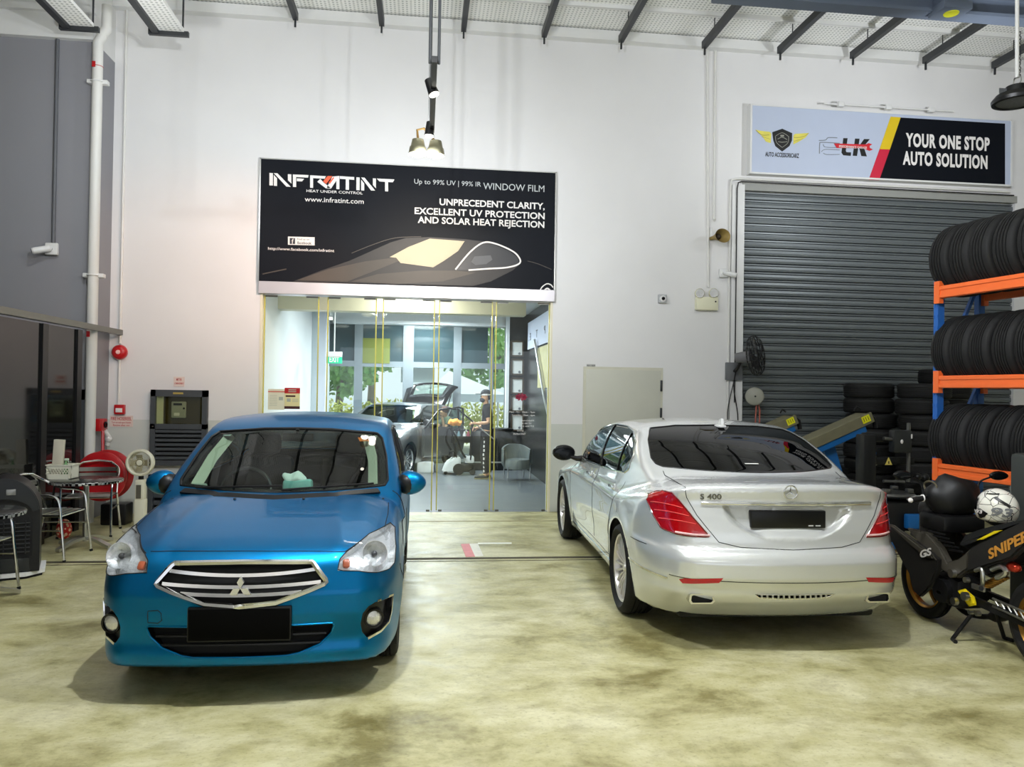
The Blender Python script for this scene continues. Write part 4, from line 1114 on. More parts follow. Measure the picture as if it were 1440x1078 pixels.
# glass doors of the opening: header box, jamb strips, five leaves
s = B(); box2(s, (OX0-.02, WALL_Y-.06, 2.998), (OX1+.02, WALL_Y+.18, 3.165), .006); struct('trim_13', s, mat('satin_aluminium_header', (206,202,206), rough=.32, metal=.55, var=.06, scale=3))
s = B(); box2(s, (OX0, WALL_Y-.01, 0), (OX0+.03, WALL_Y+.2, 3.0)); box2(s, (OX1-.03, WALL_Y-.01, 0), (OX1, WALL_Y+.2, 3.0)); struct('trim_14', s, mat('cream_jamb', (226,220,196), rough=.45, var=.04))
M_PANE = pane_mat('door_glass', (248,252,250), .045)
M_EDGE = mat('glass_edge_yellow_green', (188,182,84), rough=.2, var=.1, scale=3, coat=.5)
ex = [on_y(a, 560, WALL_Y+.08).x for a in (370, 446, 459, 527, 537, 609, 616, 690.5, 696, 771)]
leaf_lab = ['frameless glass door leaf beside the left jamb', 'frameless glass door leaf with the green exit sign seen through it', 'middle frameless glass door leaf above the floor threshold', 'frameless glass door leaf left of the lettered one', 'frameless glass door leaf lettered with a red flower, beside the right jamb']
for i in range(5):
    a, c = ex[2*i], ex[2*i+1]
    if i in (1, 2, 3): a, c = ex[2*i]-.0, ex[2*i+1]+.0
    t = thing('glass_door', leaf_lab[i], 'glass door', ((a+c)/2, WALL_Y+.08+.014*(i % 2), 0), group='frameless glass doors'); w = (c-a)/2
    s = B(); box2(s, (-w,-.004,.015), (w,.004,2.985)); obj('pane', s, M_PANE, t, smooth=False)
    for sx in (-1, 1):
        s = B(); box2(s, (sx*w-.008,-.008,.012), (sx*w+.008,.008,2.988)); obj('glass_edge', s, M_EDGE, t, smooth=False, label='yellow-green polished edge')
    for sx in (-1, 1):
        s = B(); box(s, (sx*(w-.09),0,2.978), (.16,.03,.022)); box(s, (sx*(w-.05),0,.012), (.05,.02,.024)); obj('patch_fitting', s, mat('patch_fitting_steel', (120,118,112), rough=.3, metal=.9), t, smooth=False)
# ------------------------------------------------------------------ roller shutter
s = B(); n = 40; z0 = .0; hh = SZ1-.03; pts = []
for i in range(n):
    z = z0+hh*i/n; st = hh/n
    pts += [(WALL_Y+.085, z), (WALL_Y+.046, z+st*.07), (WALL_Y+.040, z+st*.34), (WALL_Y+.046, z+st*.62), (WALL_Y+.080, z+st*.67), (WALL_Y+.080, z+st*.72), (WALL_Y+.054, z+st*.77), (WALL_Y+.054, z+st*.90), (WALL_Y+.085, z+st*.95)]
prev = None
for y, z in pts:
    c = (s.verts.new((SX0-.04, y, z)), s.verts.new((SX1+.04, y, z)))
    if prev: s.faces.new((prev[0], prev[1], c[1], c[0]))
    prev = c
sh_ = struct('door_1', s, mat('shutter_grey_steel', (108,114,116), rough=.4, metal=.3, var=.06, scale=3))
s = B(); box2(s, (SX0-.02, WALL_Y-.02, SZ1-.03), (SX1+.02, WALL_Y+.12, SZ1+.075)); struct('trim_15', s, mat('shutter_lintel', (150,151,146), rough=.5, var=.04))
s = B(); box2(s, (SX0-.19, WALL_Y-.03, 0), (SX0, WALL_Y+.04, SZ1+.05)); struct('trim_16', s, M_WHITE)
# small flush cupboard door in the wall
a, c = on_y(824,519), on_y(929,521)
t = thing('cupboard_door', 'plain beige cupboard door set flush in the white wall behind the silver car', 'cupboard door', ((a.x+c.x)/2, WALL_Y-.004, 0)); w = (c.x-a.x)/2
s = B(); box2(s, (-w,-.02,.1), (w,.0,a.z), .004); obj('leaf', s, mat('beige_door_paint', (196,196,182), rough=.5, var=.03), t)
s = B(); box2(s, (-w-.04,-.012,.06), (-w,0,a.z+.04)); box2(s, (w,-.012,.06), (w+.03,0,a.z+.04)); box2(s, (-w,-.012,a.z), (w,0,a.z+.04)); obj('frame', s, mat('door_frame_paint', (206,204,186), rough=.5), t, smooth=False)
for zz in (a.z-.22, a.z-.62): s = B(); box(s, (w+.005,-.02,zz), (.03,.03,.16), .004); obj('hinge', s, M_DARKSTEEL, t)
s = B(); q = on_y(831, 514.5); box(s, (0,0,0), (.13,.006,.055), .002); pl = obj('room_plate', s, mat('plate_grey', (170,170,166), rough=.5), loc=(q.x, WALL_Y-.003, q.z)); tagit(pl, 'small grey number plate above the cupboard door', 'door plate')
s = B(); text_bm(s, '01-50', .05, wallM((0,0,-.018), .004), .001, align='CENTER'); obj('plate_number', s, mat('ink_black', (22,22,24), rough=.6), pl)
# ------------------------------------------------------------------ light
def area(name, loc, size, power, rgb, rot=(0,0,0), spread=PI, shape='DISK'):
    l = bpy.data.lights.new(name, 'AREA'); l.shape = shape; l.size = size; l.energy = power; l.color = lin(rgb)[:3]; l.spread = spread
    o = bpy.data.objects.new(name, l); COL.objects.link(o); o.location = loc; o.rotation_euler = rot; return o
def spot(name, loc, to, power, rgb, ang=60, blend=.5, rad=.04):
    l = bpy.data.lights.new(name, 'SPOT'); l.energy = power; l.color = lin(rgb)[:3]; l.spot_size = math.radians(ang); l.spot_blend = blend; l.shadow_soft_size = rad
    o = bpy.data.objects.new(name, l); COL.objects.link(o); o.location = loc
    o.rotation_euler = (Vector(to)-Vector(loc)).to_track_quat('-Z', 'Y').to_euler(); return o
w = bpy.data.worlds.new('World'); SC.world = w; w.use_nodes = True
bg = w.node_tree.nodes['Background']; bg.inputs['Color'].default_value = lin((236,242,250)); bg.inputs['Strength'].default_value = 1.25
cam_d = bpy.data.cameras.new('Camera'); cam = bpy.data.objects.new('Camera', cam_d); COL.objects.link(cam)
cam_d.sensor_fit = 'HORIZONTAL'; cam_d.sensor_width = 36; cam_d.lens = 36*FPX/W_PX; cam_d.clip_start = .05; cam_d.clip_end = 300
_B = -_F
cam.matrix_world = Matrix(((CX.x, CY.x, _B.x, CAM.x), (CX.y, CY.y, _B.y, CAM.y), (CX.z, CY.z, _B.z, CAM.z), (0,0,0,1)))
SC.camera = cam
SC.view_settings.view_transform = 'Standard'; SC.view_settings.look = 'None'; SC.view_settings.gamma = 1; SC.view_settings.use_curve_mapping = False
SC.view_settings.exposure = 0.0
WHITE_L = (246,250,255)
def bulb(loc, power, rgb, rad=.14):
    l = bpy.data.lights.new('highbay_and_fill_light', 'POINT'); l.energy = power; l.color = lin(rgb)[:3]; l.shadow_soft_size = rad
    o = bpy.data.objects.new('highbay_and_fill_light', l); COL.objects.link(o); o.location = loc
bulb((1.7, 3.7, 4.4), 330, WHITE_L, .04); bulb((-.5, 3.7, 4.4), 430, WHITE_L, .04); bulb((1.5, -1.5, 4.6), 40, WHITE_L)  # two hall lamps, then an added frontal fill behind the camera
spot('wall_fill_light', (0, 7.9, 4.0), (0, 10.85, 5.2), 230, WHITE_L, 150, .6, .1)  # spots added to brighten the back wall without lighting the floor
spot('wall_fill_light', (6.6, 7.6, 4.9), (6.8, 10.85, 5.7), 230, WHITE_L, 118, .6, .1)
spot('wall_fill_light', (-3.2, 7.9, 4.8), (-3.4, 10.85, 5.1), 80, WHITE_L, 140, .6, .1)
area('shop_fill_light', (-.2, 11.7, 3.38), .9, 45, (255,250,240)); area('shop_fill_light', (-.3, 13.5, 3.38), 1.2, 150, (240,248,255)); area('shop_fill_light', (.2, 16.2, 3.25), 1.2, 190, (240,248,255)); area('shop_fill_light', (0, 18.4, 3.38), 1., 130, (240,248,255))  # area lights added to brighten the shop and its bulkhead
sl = bpy.data.lights.new('sun', 'SUN'); sl.energy = 5.0; sl.angle = .02; sl.color = lin((255,250,238))[:3]
so = bpy.data.objects.new('sun', sl); COL.objects.link(so); so.location = (3, 40, 30); so.rotation_euler = (Vector((-.25,-.50,-.83))).to_track_quat('-Z', 'Y').to_euler()
# ------------------------------------------------------------------ things on the walls
M_RED_PAINT = mat('fire_red_paint', (186,18,26), rough=.35, coat=.4, var=.08)
M_SIGNBLACK = mat('sign_black_vinyl', (16,19,26), rough=.5, var=.15, scale=1.5, spec=.15)
M_INKWHITE = mat('white_lettering', (236,232,228), rough=.5, var=.02)
M_CREAM = mat('cream_plastic', (226,224,196), rough=.45, var=.03)
M_CONDUIT = mat('white_conduit', (220,219,214), rough=.45, var=.03)
WY = WALL_Y
def letters(parent, name, s, px, py, size, Y, base, width_px=None, bold=0., align='LEFT', m=None, depth=.004, shear=0., spacing=1., label=None):
    """lettering on a wall at depth Y, its baseline start (or end / middle) at a pixel; in the frame of the parent at base"""
    p = on_y(px, py, Y)
    wd = None
    if width_px: wd = (on_y(px+width_px, py, Y)-p).x
    k = B(); text_bm(k, s, size, wallM(p-Vector(base), .001), depth, bold=bold, align=align, width=wd, shear=shear, spacing=spacing)
    return obj(name, k, m or M_INKWHITE, parent, smooth=False, label=label)
def poly_on(parent, name, polys, Y, base, m, th=.004, label=None):
    k = B()
    for pts in polys:
        w = [on_y(a, b, Y)-Vector(base) for a, b in pts]
        prism(k, [(p.x, p.z) for p in w], 'y', w[0].y-th, w[0].y)
    return obj(name, k, m, parent, smooth=False, label=label)
# ---------------- window film billboard
p0, p1 = on_y(368.2,224.5), on_y(778,409)
base = Vector(((p0.x+p1.x)/2, WY, p1.z)); SY = WY-.045
t = thing('billboard', 'wide black billboard with a car picture above the glass doors', 'billboard', base)
hx, hz = (p1.x-p0.x)/2, p0.z-p1.z
k = B(); box2(k, (-hx,-.045,0), (hx,-.002,hz), .004); obj('panel', k, M_SIGNBLACK, t, smooth=False)
k = B()
for a, b in (((-hx-.015,-.05,-.0),(-hx,.0,hz+.015)), ((hx,-.05,0),(hx+.015,0,hz+.015)), ((-hx-.015,-.05,hz),(hx+.015,0,hz+.015))): box2(k, a, b)
obj('frame', k, M_ALU, t, smooth=False)
def L(*polys): return polys
lx, ly, kx, ky, sl = 378.5, 243.5, .1222, .1222, .0512
def lp(pts):   # logo drawn in the 1440-wide crop units of the sign (x from 62, y from 140)
    return [(360+x*.3056, 200+y*.3056) for x, y in pts]
logo = [[(62,141),(78,142),(78,199),(62,198)],
        [(82,142),(99,143),(160,205),(140,204)],[(82,150),(97,166),(97,201),(82,200)],[(147,147),(163,148),(163,190),(147,175)],
        [(170,148),(242,151),(240,163),(185,160),(185,206),(170,205)],[(188,166),(222,168),(212,180),(188,179)],
        [(249,152),(322,156),(316,168),(263,165),(263,210),(249,209)],
        [(282,182),(296,168),(312,186),(345,210),(322,212)],
        [(352,158),(384,155),(384,216),(370,215),(370,176),(345,213),(324,213)],
        [(386,156),(452,160),(452,173),(428,171),(428,219),(413,218),(413,170),(386,168)],
        [(462,161),(477,162),(477,221),(462,220)],
        [(484,162),(500,163),(548,222),(530,222)],[(484,172),(498,190),(498,222),(484,221)],[(538,166),(552,167),(552,212),(538,196)],
        [(556,167),(637,171),(630,184),(608,183),(608,226),(594,225),(594,182),(568,180)]]
poly_on(t, 'logo_lettering', [lp(q) for q in logo], SY, base, M_INKWHITE, label='white slanted logo letters')
poly_on(t, 'logo_slash', [lp([(330,155),(352,156),(322,192),(308,180)]), lp([(334,186),(356,160),(360,164),(340,192)])], SY-.002, base, mat('logo_orange', (232,96,60), rough=.5), label='orange-red slash in the logo')
letters(t, 'slogan', 'HEAT UNDER CONTROL', 431, 269.8, .05, SY, base, 79, bold=.008)
letters(t, 'web_address', 'www.infratint.com', 428.5, 283, .095, SY, base, 83, bold=.004)
letters(t, 'film_claim', 'Up to 99% UV | 99% IR', 582.5, 258, .095, SY, base, 94, m=mat('silver_lettering', (196,200,200), rough=.4))
letters(t, 'film_claim', 'WINDOW FILM', 679.5, 266, .135, SY, base, 86, m=MATS['silver_lettering'])
for s_, a, b, w in (('UNPRECEDENT CLARITY,', 618, 288, 148), ('EXCELLENT UV PROTECTION', 583, 300.5, 183), ('AND SOLAR HEAT REJECTION', 587.5, 313, 178)):
    letters(t, 'headline', s_, a, b, .128, SY, base, w, bold=.022)
letters(t, 'page_address', 'http://www.facebook.com/infratint', 377, 351, .055, SY, base, 93, bold=.004)
fb = poly_on(t, 'page_badge', [[(405,332.5),(442.5,333.5),(442.5,345),(405,344)]], SY, base, mat('badge_white', (226,226,222), rough=.5), label='small white badge')
poly_on(t, 'page_badge_icon', [[(407.5,334.5),(415,334.8),(415,343),(407.5,342.8)]], SY-.004, base, mat('badge_ink', (40,42,52), rough=.5))
letters(t, 'page_badge_letter', 'f', 410, 342.6, .10, SY-.009, base, m=M_INKWHITE, depth=.002)
letters(t, 'page_badge_text', 'Find us on', 418, 337.2, .035, SY-.004, base, 17, m=MATS['badge_ink'], depth=.002)
letters(t, 'page_badge_text', 'facebook', 418, 343, .055, SY-.004, base, 20, m=MATS['badge_ink'], depth=.002, bold=.01)
def sp(pts): return [(360+x*.3056, 200+y*.3056) for x, y in pts]
M_CARA = mat('picture_car_body', (40,37,36), rough=.5, var=.3, scale=2); M_CARB = mat('picture_car_light', (70,63,56), rough=.5, var=.25, scale=2); M_GOLD = mat('picture_windscreen', (196,182,154), rough=.5, var=.12, scale=1)
pic = poly_on(t, 'car_picture', [sp([(170,640),(300,590),(430,545),(520,505),(620,460),(690,440),(800,436),(960,446),(1060,458),(1130,485),(1190,520),(1215,560),(1180,590),(1080,640),(1000,660)])], SY, base, M_CARA, .002, label='dark saloon car picture')
poly_on(t, 'car_picture_hood', [sp([(190,634),(330,585),(500,548),(640,530),(660,545),(560,585),(420,640)]), sp([(440,640),(560,606),(760,590),(920,590),(1010,600),(860,640),(640,652)])], SY-.002, base, M_CARB, .002)
poly_on(t, 'car_picture_windscreen', [sp([(615,528),(700,482),(800,443),(960,455),(930,500),(865,545),(815,575),(665,555),(645,531)])], SY-.004, base, M_GOLD, .002, label='golden windscreen')
def ribbon(pts, w): 
    pts = [Vector((a, b)) for a, b in bez([(x, y, 0) for x, y in pts], 6)] if False else [Vector((q.x, q.y)) for q in bez([(x, y, 0) for x, y in pts], 6)]
    up, dn = [], []
    for i, q in enumerate(pts):
        d = (pts[min(i+1, len(pts)-1)]-pts[max(i-1, 0)]).normalized(); n = Vector((-d.y, d.x))*w/2
        up.append(tuple(q+n)); dn.append(tuple(q-n))
    return [[up[i], up[i+1], dn[i+1], dn[i]] for i in range(len(pts)-1)]
poly_on(t, 'car_picture_window', [sp([(925,588),(985,510),(1040,466),(1095,470),(1165,500),(1205,530),(1210,558),(1150,575),(980,588)])], SY-.004, base, mat('picture_window_dark', (22,22,26), rough=.4), .002)
poly_on(t, 'car_picture_chrome', [sp(q) for q in ribbon([(918,585),(985,505),(1045,462),(1100,466),(1170,495),(1205,522),(1214,555),(1160,575),(1060,582),(978,588)], 7)], SY-.007, base, M_INKWHITE, .002, label='white window line')
poly_on(t, 'car_picture_mirror', [sp([(990,550),(1005,525),(1080,520),(1088,540),(1060,560),(1010,565)])], SY-.009, base, mat('picture_mirror_grey', (84,86,90), rough=.5), .002)
for rb, wr_ in (([(440,510),(540,470),(640,440),(760,434)], 3), ([(30,606),(80,595),(140,583)], 5), ([(1250,546),(1300,560),(1360,585)], 3)):
    poly_on(t, 'car_picture_line', [sp(q) for q in ribbon(rb, wr_)], SY-.002, base, M_CARB, .002)
poly_on(t, 'corner_emblem', [sp(q) for q in ribbon([(1306,682),(1318,664),(1338,651),(1356,655),(1367,668)], 5)+ribbon([(1322,686),(1340,672),(1358,686)], 7)], SY-.002, base, M_INKWHITE, .003, label='white arc emblem')
# ---------------- lit sign over the shutter
p0, p1 = on_y(1052.5,151.8), on_y(1413,263.3)
base = Vector(((p0.x+p1.x)/2, WY, p1.z)); hx, hz = (p1.x-p0.x)/2, p0.z-p1.z; SY = WY-.12
t = thing('shop_sign', 'pale blue and black sign board with winged shield above the roller shutter', 'sign', base)
k = B(); box2(k, (-hx,-.12,0), (hx,0,hz), .006); obj('box', k, mat('sign_pale_blue', (186,196,216), rough=.45, var=.02), t, smooth=False)
k = B()
for a, b in (((-hx-.02,-.128,-.02),(-hx+.006,0,hz+.02)), ((hx-.006,-.128,-.02),(hx+.02,0,hz+.02)), ((-hx,-.128,hz-.006),(hx,0,hz+.02)), ((-hx,-.128,-.02),(hx,0,.006))): box2(k, a, b)
obj('frame', k, M_WHITE, t, smooth=False)
def rp(pts): return [(1000+x*.30556, y*.30556) for x, y in pts]
def rq(pts): return [(1050+x*.13194, 150+y*.13194) for x, y in pts]
poly_on(t, 'dark_field', [rp([(872,541),(1352,569),(1352,853),(773,828)])], SY, base, M_SIGNBLACK, label='black field')
poly_on(t, 'yellow_band', [rp([(826,537),(872,540),(822,688),(775,686)])], SY-.002, base, mat('sign_yellow', (222,190,30), rough=.5), label='yellow band')
poly_on(t, 'red_band', [rp([(775,686),(822,688),(773,829),(725,827)])], SY-.002, base, mat('sign_red', (204,32,62), rough=.5), label='red band')
letters(t, 'headline', 'YOUR ONE STOP', 1273.5, 205, .27, SY-.004, base, 118, bold=.04, spacing=1.12)
letters(t, 'headline', 'AUTO SOLUTION', 1269.5, 230.5, .27, SY-.004, base, 119, bold=.04, spacing=1.12)
M_SHIELD = mat('shield_black', (24,25,24), rough=.5); M_WING = mat('wing_yellow', (222,212,96), rough=.5, var=.15, scale=12); M_GREYINK = mat('grey_ink', (120,126,134), rough=.5)
poly_on(t, 'shield', [rq([(272,272),(378,235),(484,282),(482,360),(455,420),(378,478),(305,420),(284,360)])], SY, base, M_SHIELD, label='black shield emblem')
poly_on(t, 'shield_line', [rq(q) for q in ribbon([(308,312),(378,278),(448,318)], 5)+ribbon([(306,315),(318,380),(378,434)], 5)+ribbon([(448,318),(438,385),(378,434)], 5)+ribbon([(330,345),(378,325),(430,350)], 6)+ribbon([(335,372),(378,378),(432,372)], 6)]+[rq([(360,300),(398,300),(398,318),(360,318)])], SY-.004, base, mat('shield_line_grey', (150,150,140), rough=.5), .002)
for nm, q in (('left', [(92,246),(155,258),(245,268),(262,290),(255,388),(205,372),(160,310)]), ('right', [(664,280),(600,284),(512,290),(498,310),(497,402),(560,370),(625,330)])):
    poly_on(t, 'wing', [rq(q)], SY, base, M_WING, label='yellow wing')
poly_on(t, 'wing_feather', [rq(q) for q in ribbon([(96,248),(160,300),(240,300)], 5)+ribbon([(160,320),(250,345)], 4)+ribbon([(660,283),(600,320),(505,330)], 5)+ribbon([(600,340),(505,368)], 4)], SY-.004, base, mat('feather_olive', (160,150,70), rough=.5), .002)
letters(t, 'name_line', 'AUTO ACCESSORICARZ', 1076, 219.5, .09, SY, base, 47.5, bold=.02, m=M_SHIELD)
poly_on(t, 'car_outline', [rq(q) for q in ribbon([(770,360),(840,355),(870,330),(965,332)], 8)+ribbon([(775,500),(778,400),(800,380),(990,390)], 8)+ribbon([(795,480),(840,455),(990,462)], 6)+ribbon([(815,495),(860,510),(990,508)], 6)+ribbon([(815,400),(840,430),(985,436)], 6)], SY, base, M_GREYINK, label='grey line drawing of a car front')
poly_on(t, 'monogram', [rq([(1030,335),(1075,336),(1055,470),(1062,485),(1112,487),(1108,524),(1030,518),(1010,490)]), rq([(1155,340),(1202,342),(1175,525),(1130,522)]), rq([(1195,425),(1250,345),(1312,346),(1245,425),(1280,530),(1222,526)])], SY, base, M_SHIELD, label='black LK monogram')
poly_on(t, 'wrench', [rq([(930,392),(1240,402),(1275,400),(1300,388),(1338,402),(1310,418),(1312,440),(1345,456),(1310,470),(1275,458),(1240,440),(960,440)])], SY-.005, base, mat('wrench_red', (206,36,48), rough=.5), label='red wrench')
letters(t, 'wrench_text', 'PERFORMANCE GARAGE', 1050+985*.13194, 150+434*.13194, .05, SY-.010, base, 39, m=M_INKWHITE, depth=.002, bold=.01)
# light strip on top of the sign
p, q = on_y(1152,150.2), on_y(1332,160.6)
t = thing('light_strip', 'thin white strip light with three clips along the top of the sign', 'strip light', ((p.x+q.x)/2, WY-.14, p.z))
k = B(); w = (q.x-p.x)/2; cyl(k, (-w,0,0), (w,0,0), .014, seg=10); obj('tube', k, M_WHITE, t)
for a in (1175,1241,1301):
    c = on_y(a, 153+(a-1175)*.058).x-t.location.x; k = B(); box(k, (c,0,0), (.10,.07,.075), .015); obj('clip', k, M_WHITE, t)
# ---------------- pipes and conduits
def pipe(name, pts, r, m, lab, cat, brackets=()):
    k = B(); b = Vector(pts[-1]); tube(k, [Vector(p)-b for p in pts], r, 12); t = obj(name, k, m, loc=b); tagit(t, lab, cat)
    for z in brackets:
        k = B(); i = min(range(len(pts)), key=lambda i: abs(pts[i][2]-z)); x, y = pts[-1][0], pts[-1][1]
        box(k, Vector((x, y+.03, z))-b, (r*2+.12,.09,.05), .006); torus(k, Vector((x,y,z))-b, r+.006, .010, 'z', 20, 6); obj('bracket', k, M_WHITE, t)
    return t
a, c, d, e = on_y(151,8,10.15), on_y(150,38,10.15), on_y(138,54,10.15), on_y(125,645,10.15)
pts = [a, c+Vector((0,0,.04)), c-Vector((0,0,.03)), c+Vector((-.05,0,-.09)), Vector((d.x+.05,d.y,d.z+.03)), Vector((d.x,d.y,d.z-.05)), Vector((d.x,d.y,.0))]
t = pipe('drain_pipe', pts, .062, M_CONDUIT, 'thick white drain pipe with an elbow running down the grey pillar', 'pipe', (on_y(141,115,10.15).z, on_y(131,387,10.15).z))
k = B(); torus(k, (0,0,on_y(141,94,10.15).z), .064, .004, 'z', 20, 6); box2(k, (-.04,-.066,on_y(141,97,10.15).z), (.0,-.06,on_y(141,89,10.15).z)); box2(k, (-.04,-.066,on_y(131,474,10.15).z), (.0,-.06,on_y(131,466,10.15).z)); obj('red_mark', k, M_RED_PAINT, t, label='red mark')
a, c = on_y(84,34,10.22), on_y(73,345,10.22); x = (a.x+c.x)/2
pipe('conduit', [(x,10.215,a.z),(x,10.215,c.z)], .022, mat('grey_conduit', (96,98,102), rough=.5), 'grey conduit running down the grey pillar to its camera', 'conduit')
a, c = on_y(179,14,WY-.02), on_y(168,485,WY-.02); x = (a.x+c.x)/2
pipe('conduit', [(x,WY-.018,a.z),(x,WY-.018,c.z+.02)], .018, M_CONDUIT, 'long white conduit above the red alarm bell', 'conduit')
a, c = on_y(168,505,WY-.02), on_y(168,570,WY-.02)
pipe('conduit', [(a.x,WY-.018,a.z),(a.x,WY-.018,c.z)], .016, M_CONDUIT, 'short white conduit between alarm bell and call point', 'conduit')
k0 = on_y(995,73,WY-.02); k1 = on_y(996,404,WY-.02)
pipe('conduit', [(k0.x,WY-.018,6.76),(k1.x,WY-.018,k1.z)], .020, M_CONDUIT, 'white conduit coming down to the twin-lamp emergency light', 'conduit')
k0 = on_y(1006,80,WY-.02); k1 = on_y(1004,310,WY-.02)
pipe('conduit', [(k0.x,WY-.018,6.76),(k1.x,WY-.018,k1.z+.03),(k1.x,WY-.05,k1.z)], .020, M_CONDUIT, 'white conduit coming down to the horn speaker', 'conduit')
k0 = on_y(1027,251,WY-.02); k1 = on_y(1023,580,WY-.02)
pipe('conduit', [(8.9,WY-.04,k0.z),(k0.x+.1,WY-.04,k0.z),(k0.x+.02,WY-.035,k0.z-.02),(k1.x,WY-.018,k0.z-.12),(k1.x,WY-.018,0)], .018, M_CONDUIT, 'white conduit framing the shutter from floor to lintel', 'conduit')
k0 = on_y(1037,255,WY-.05)
pipe('cable', [(8.95,WY-.06,k0.z-.01),(k0.x+.06,WY-.06,k0.z),(k0.x+.01,WY-.06,k0.z-.02),(k0.x,WY-.045,k0.z-.1),(k0.x,WY-.045,1.6)], .009, M_BLACK, 'black cable clipped around the top left corner of the shutter', 'cable')
# ---------------- cameras, speaker, emergency light
def bullet(loc, aim, lab, size=1.):
    t = thing('security_camera', lab, 'security camera', loc, group=None); d = Vector(aim).normalized()
    k = B(); box(k, (0,0,0), (.13*size,.05,.13*size), .012); obj('junction_box', k, M_WHITE, t)
    k = B(); a = Vector((0,-.05,0)); cyl(k, (0,-.02,0), a, .022*size, seg=12); cyl(k, a, a+d*.16*size, .036*size, seg=16); cyl(k, a+d*.16*size, a+d*.175*size, .038*size, .030*size, seg=16); obj('camera_body', k, M_WHITE, t)
    k = B(); cyl(k, a+d*.15*size, a+d*.178*size, .027*size, seg=16); obj('lens', k, M_GLOSSBLACK, t); return t
bullet(on_y(73,350,10.19)+Vector((0,.0,0)), (-.85,-.45,-.28), 'white bullet camera at the foot of a conduit on the grey pillar', 1.15)
bullet(on_y(1017,384,WY-.03), (.9,-.35,-.25), 'white bullet camera pointing right, beside the shutter')
p = on_y(931.5,420,WY-.03); t = thing('security_camera', 'small square camera with one dark round lens alone on the white wall', 'security camera', p)
k = B(); box(k, (0,0,0), (.125,.05,.125), .01); obj('housing', k, mat('camera_grey', (178,180,182), rough=.45), t)
k = B(); lathe(k, [(0,-.045),(.045,-.04),(.05,-.02)], 20, 'y'); obj('camera_ball', k, M_WHITE, t)
k = B(); lathe(k, [(0,-.054),(.024,-.052),(.026,-.035)], 16, 'y'); obj('lens', k, M_GLOSSBLACK, t)
p = on_y(1009,333,WY-.15); t = thing('horn_speaker', 'weathered cream horn speaker high on the white wall left of the shutter', 'speaker', p)
k = B(); pr = [(.03,.16),(.045,.06),(.07,.0),(.10,-.06),(.135,-.11),(.14,-.115)]; vs = lathe(k, pr, 28, 'y')
for v in vs: v.co.z *= .72
xf(k, k.verts[:], Matrix.Rotation(.35, 4, 'Z')); obj('horn', k, mat('weathered_cream', (150,128,72), rough=.6, var=.5, scale=14), t)
k = B(); ball(k, (.0,.0,0), .045, 14, (1,1.6,1)); cyl(k, (0,.05,0), (0,.15,.02), .02); obj('driver', k, mat('speaker_dark', (58,46,34), rough=.6), t)
k = B(); box(k, (-.05,.13,.08), (.04,.04,.16), .006); obj('bracket', k, M_WHITE, t)
p = on_y(993.5,427,WY-.05); t = thing('emergency_light', 'cream emergency light box with two round lamps on the white wall', 'emergency light', p)
k = B(); box(k, (0,0,0), (.33,.09,.19), .012); obj('box', k, M_CREAM, t)
for x, y in ((983.5,412.5),(1003,412)):
    q = on_y(x, y, WY-.08)-Vector(p); k = B(); lathe(k, [(.05,.03),(.068,.01),(.072,-.02),(.066,-.03)], 24, 'y', q); h = obj('lamp_head', k, M_CREAM, t)
    k = B(); lathe(k, [(0,-.024),(.064,-.026)], 24, 'y', q); obj('lamp_glass', k, M_BOWL, h); k = B(); cyl(k, q+Vector((0,.03,-.05)), q+Vector((0,.03,-.09)), .015); obj('lamp_neck', k, M_CREAM, h)
k = B(); cyl(k, (.12,-.046,.03), (.12,-.05,.03), .012); obj('indicator', k, M_BLACK, t)
# ---------------- fire alarm and notices
p = on_y(168,495,WY-.05); t = thing('alarm_bell', 'round red fire alarm bell on the white wall', 'alarm bell', p)
k = B(); lathe(k, [(.09,.05),(.10,.02),(.098,-.01),(.085,-.035),(.05,-.05),(.0,-.054)], 32, 'y'); obj('gong', k, M_RED_PAINT, t)
k = B(); lathe(k, [(0,-.062),(.026,-.06),(.03,-.05)], 20, 'y'); obj('centre_cap', k, mat('bell_cap', (240,190,186), rough=.4), t)
p = on_y(168.5,575.5,WY-.03); t = thing('call_point', 'small red fire call point with white face under the alarm bell', 'call point', p)
k = B(); box(k, (0,0,0), (.135,.06,.13), .012); obj('housing', k, M_RED_PAINT, t); k = B(); box(k, (0,-.032,-.01), (.085,.008,.055), .002); obj('face', k, M_INKWHITE, t)
M_PINKCARD = mat('pale_notice_card', (226,208,198), rough=.6, var=.02); M_REDINK = mat('red_ink', (196,70,70), rough=.6)
p0, p1 = on_y(154.5,584), on_y(187,600); base = Vector(((p0.x+p1.x)/2, WY-.004, p1.z)); t = thing('fire_notice', 'pale notice with red lettering under the fire call point', 'notice', base)
k = B(); box2(k, (-(p1.x-p0.x)/2,-.003,0), ((p1.x-p0.x)/2,.003,p0.z-p1.z)); obj('card', k, M_PINKCARD, t, smooth=False)
letters(t, 'lettering', 'FIRE HOSEREEL', 156, 590.5, .062, WY-.008, base, 29, m=M_REDINK, depth=.001, bold=.01)
letters(t, 'lettering', 'Turn on and open Nozzle', 157, 594.8, .035, WY-.008, base, 27, m=M_REDINK, depth=.001); letters(t, 'lettering', 'Restow after use', 159, 598.6, .035, WY-.008, base, 23, m=M_REDINK, depth=.001)
p0, p1 = on_y(244.5,529.5), on_y(259.5,543.5); base = Vector(((p0.x+p1.x)/2, WY-.004, p1.z)); t = thing('meter_notice', 'small pale notice with red lettering above the meter cabinet', 'notice', base)
k = B(); box2(k, (-(p1.x-p0.x)/2,-.003,0), ((p1.x-p0.x)/2,.003,p0.z-p1.z)); obj('card', k, M_PINKCARD, t, smooth=False)
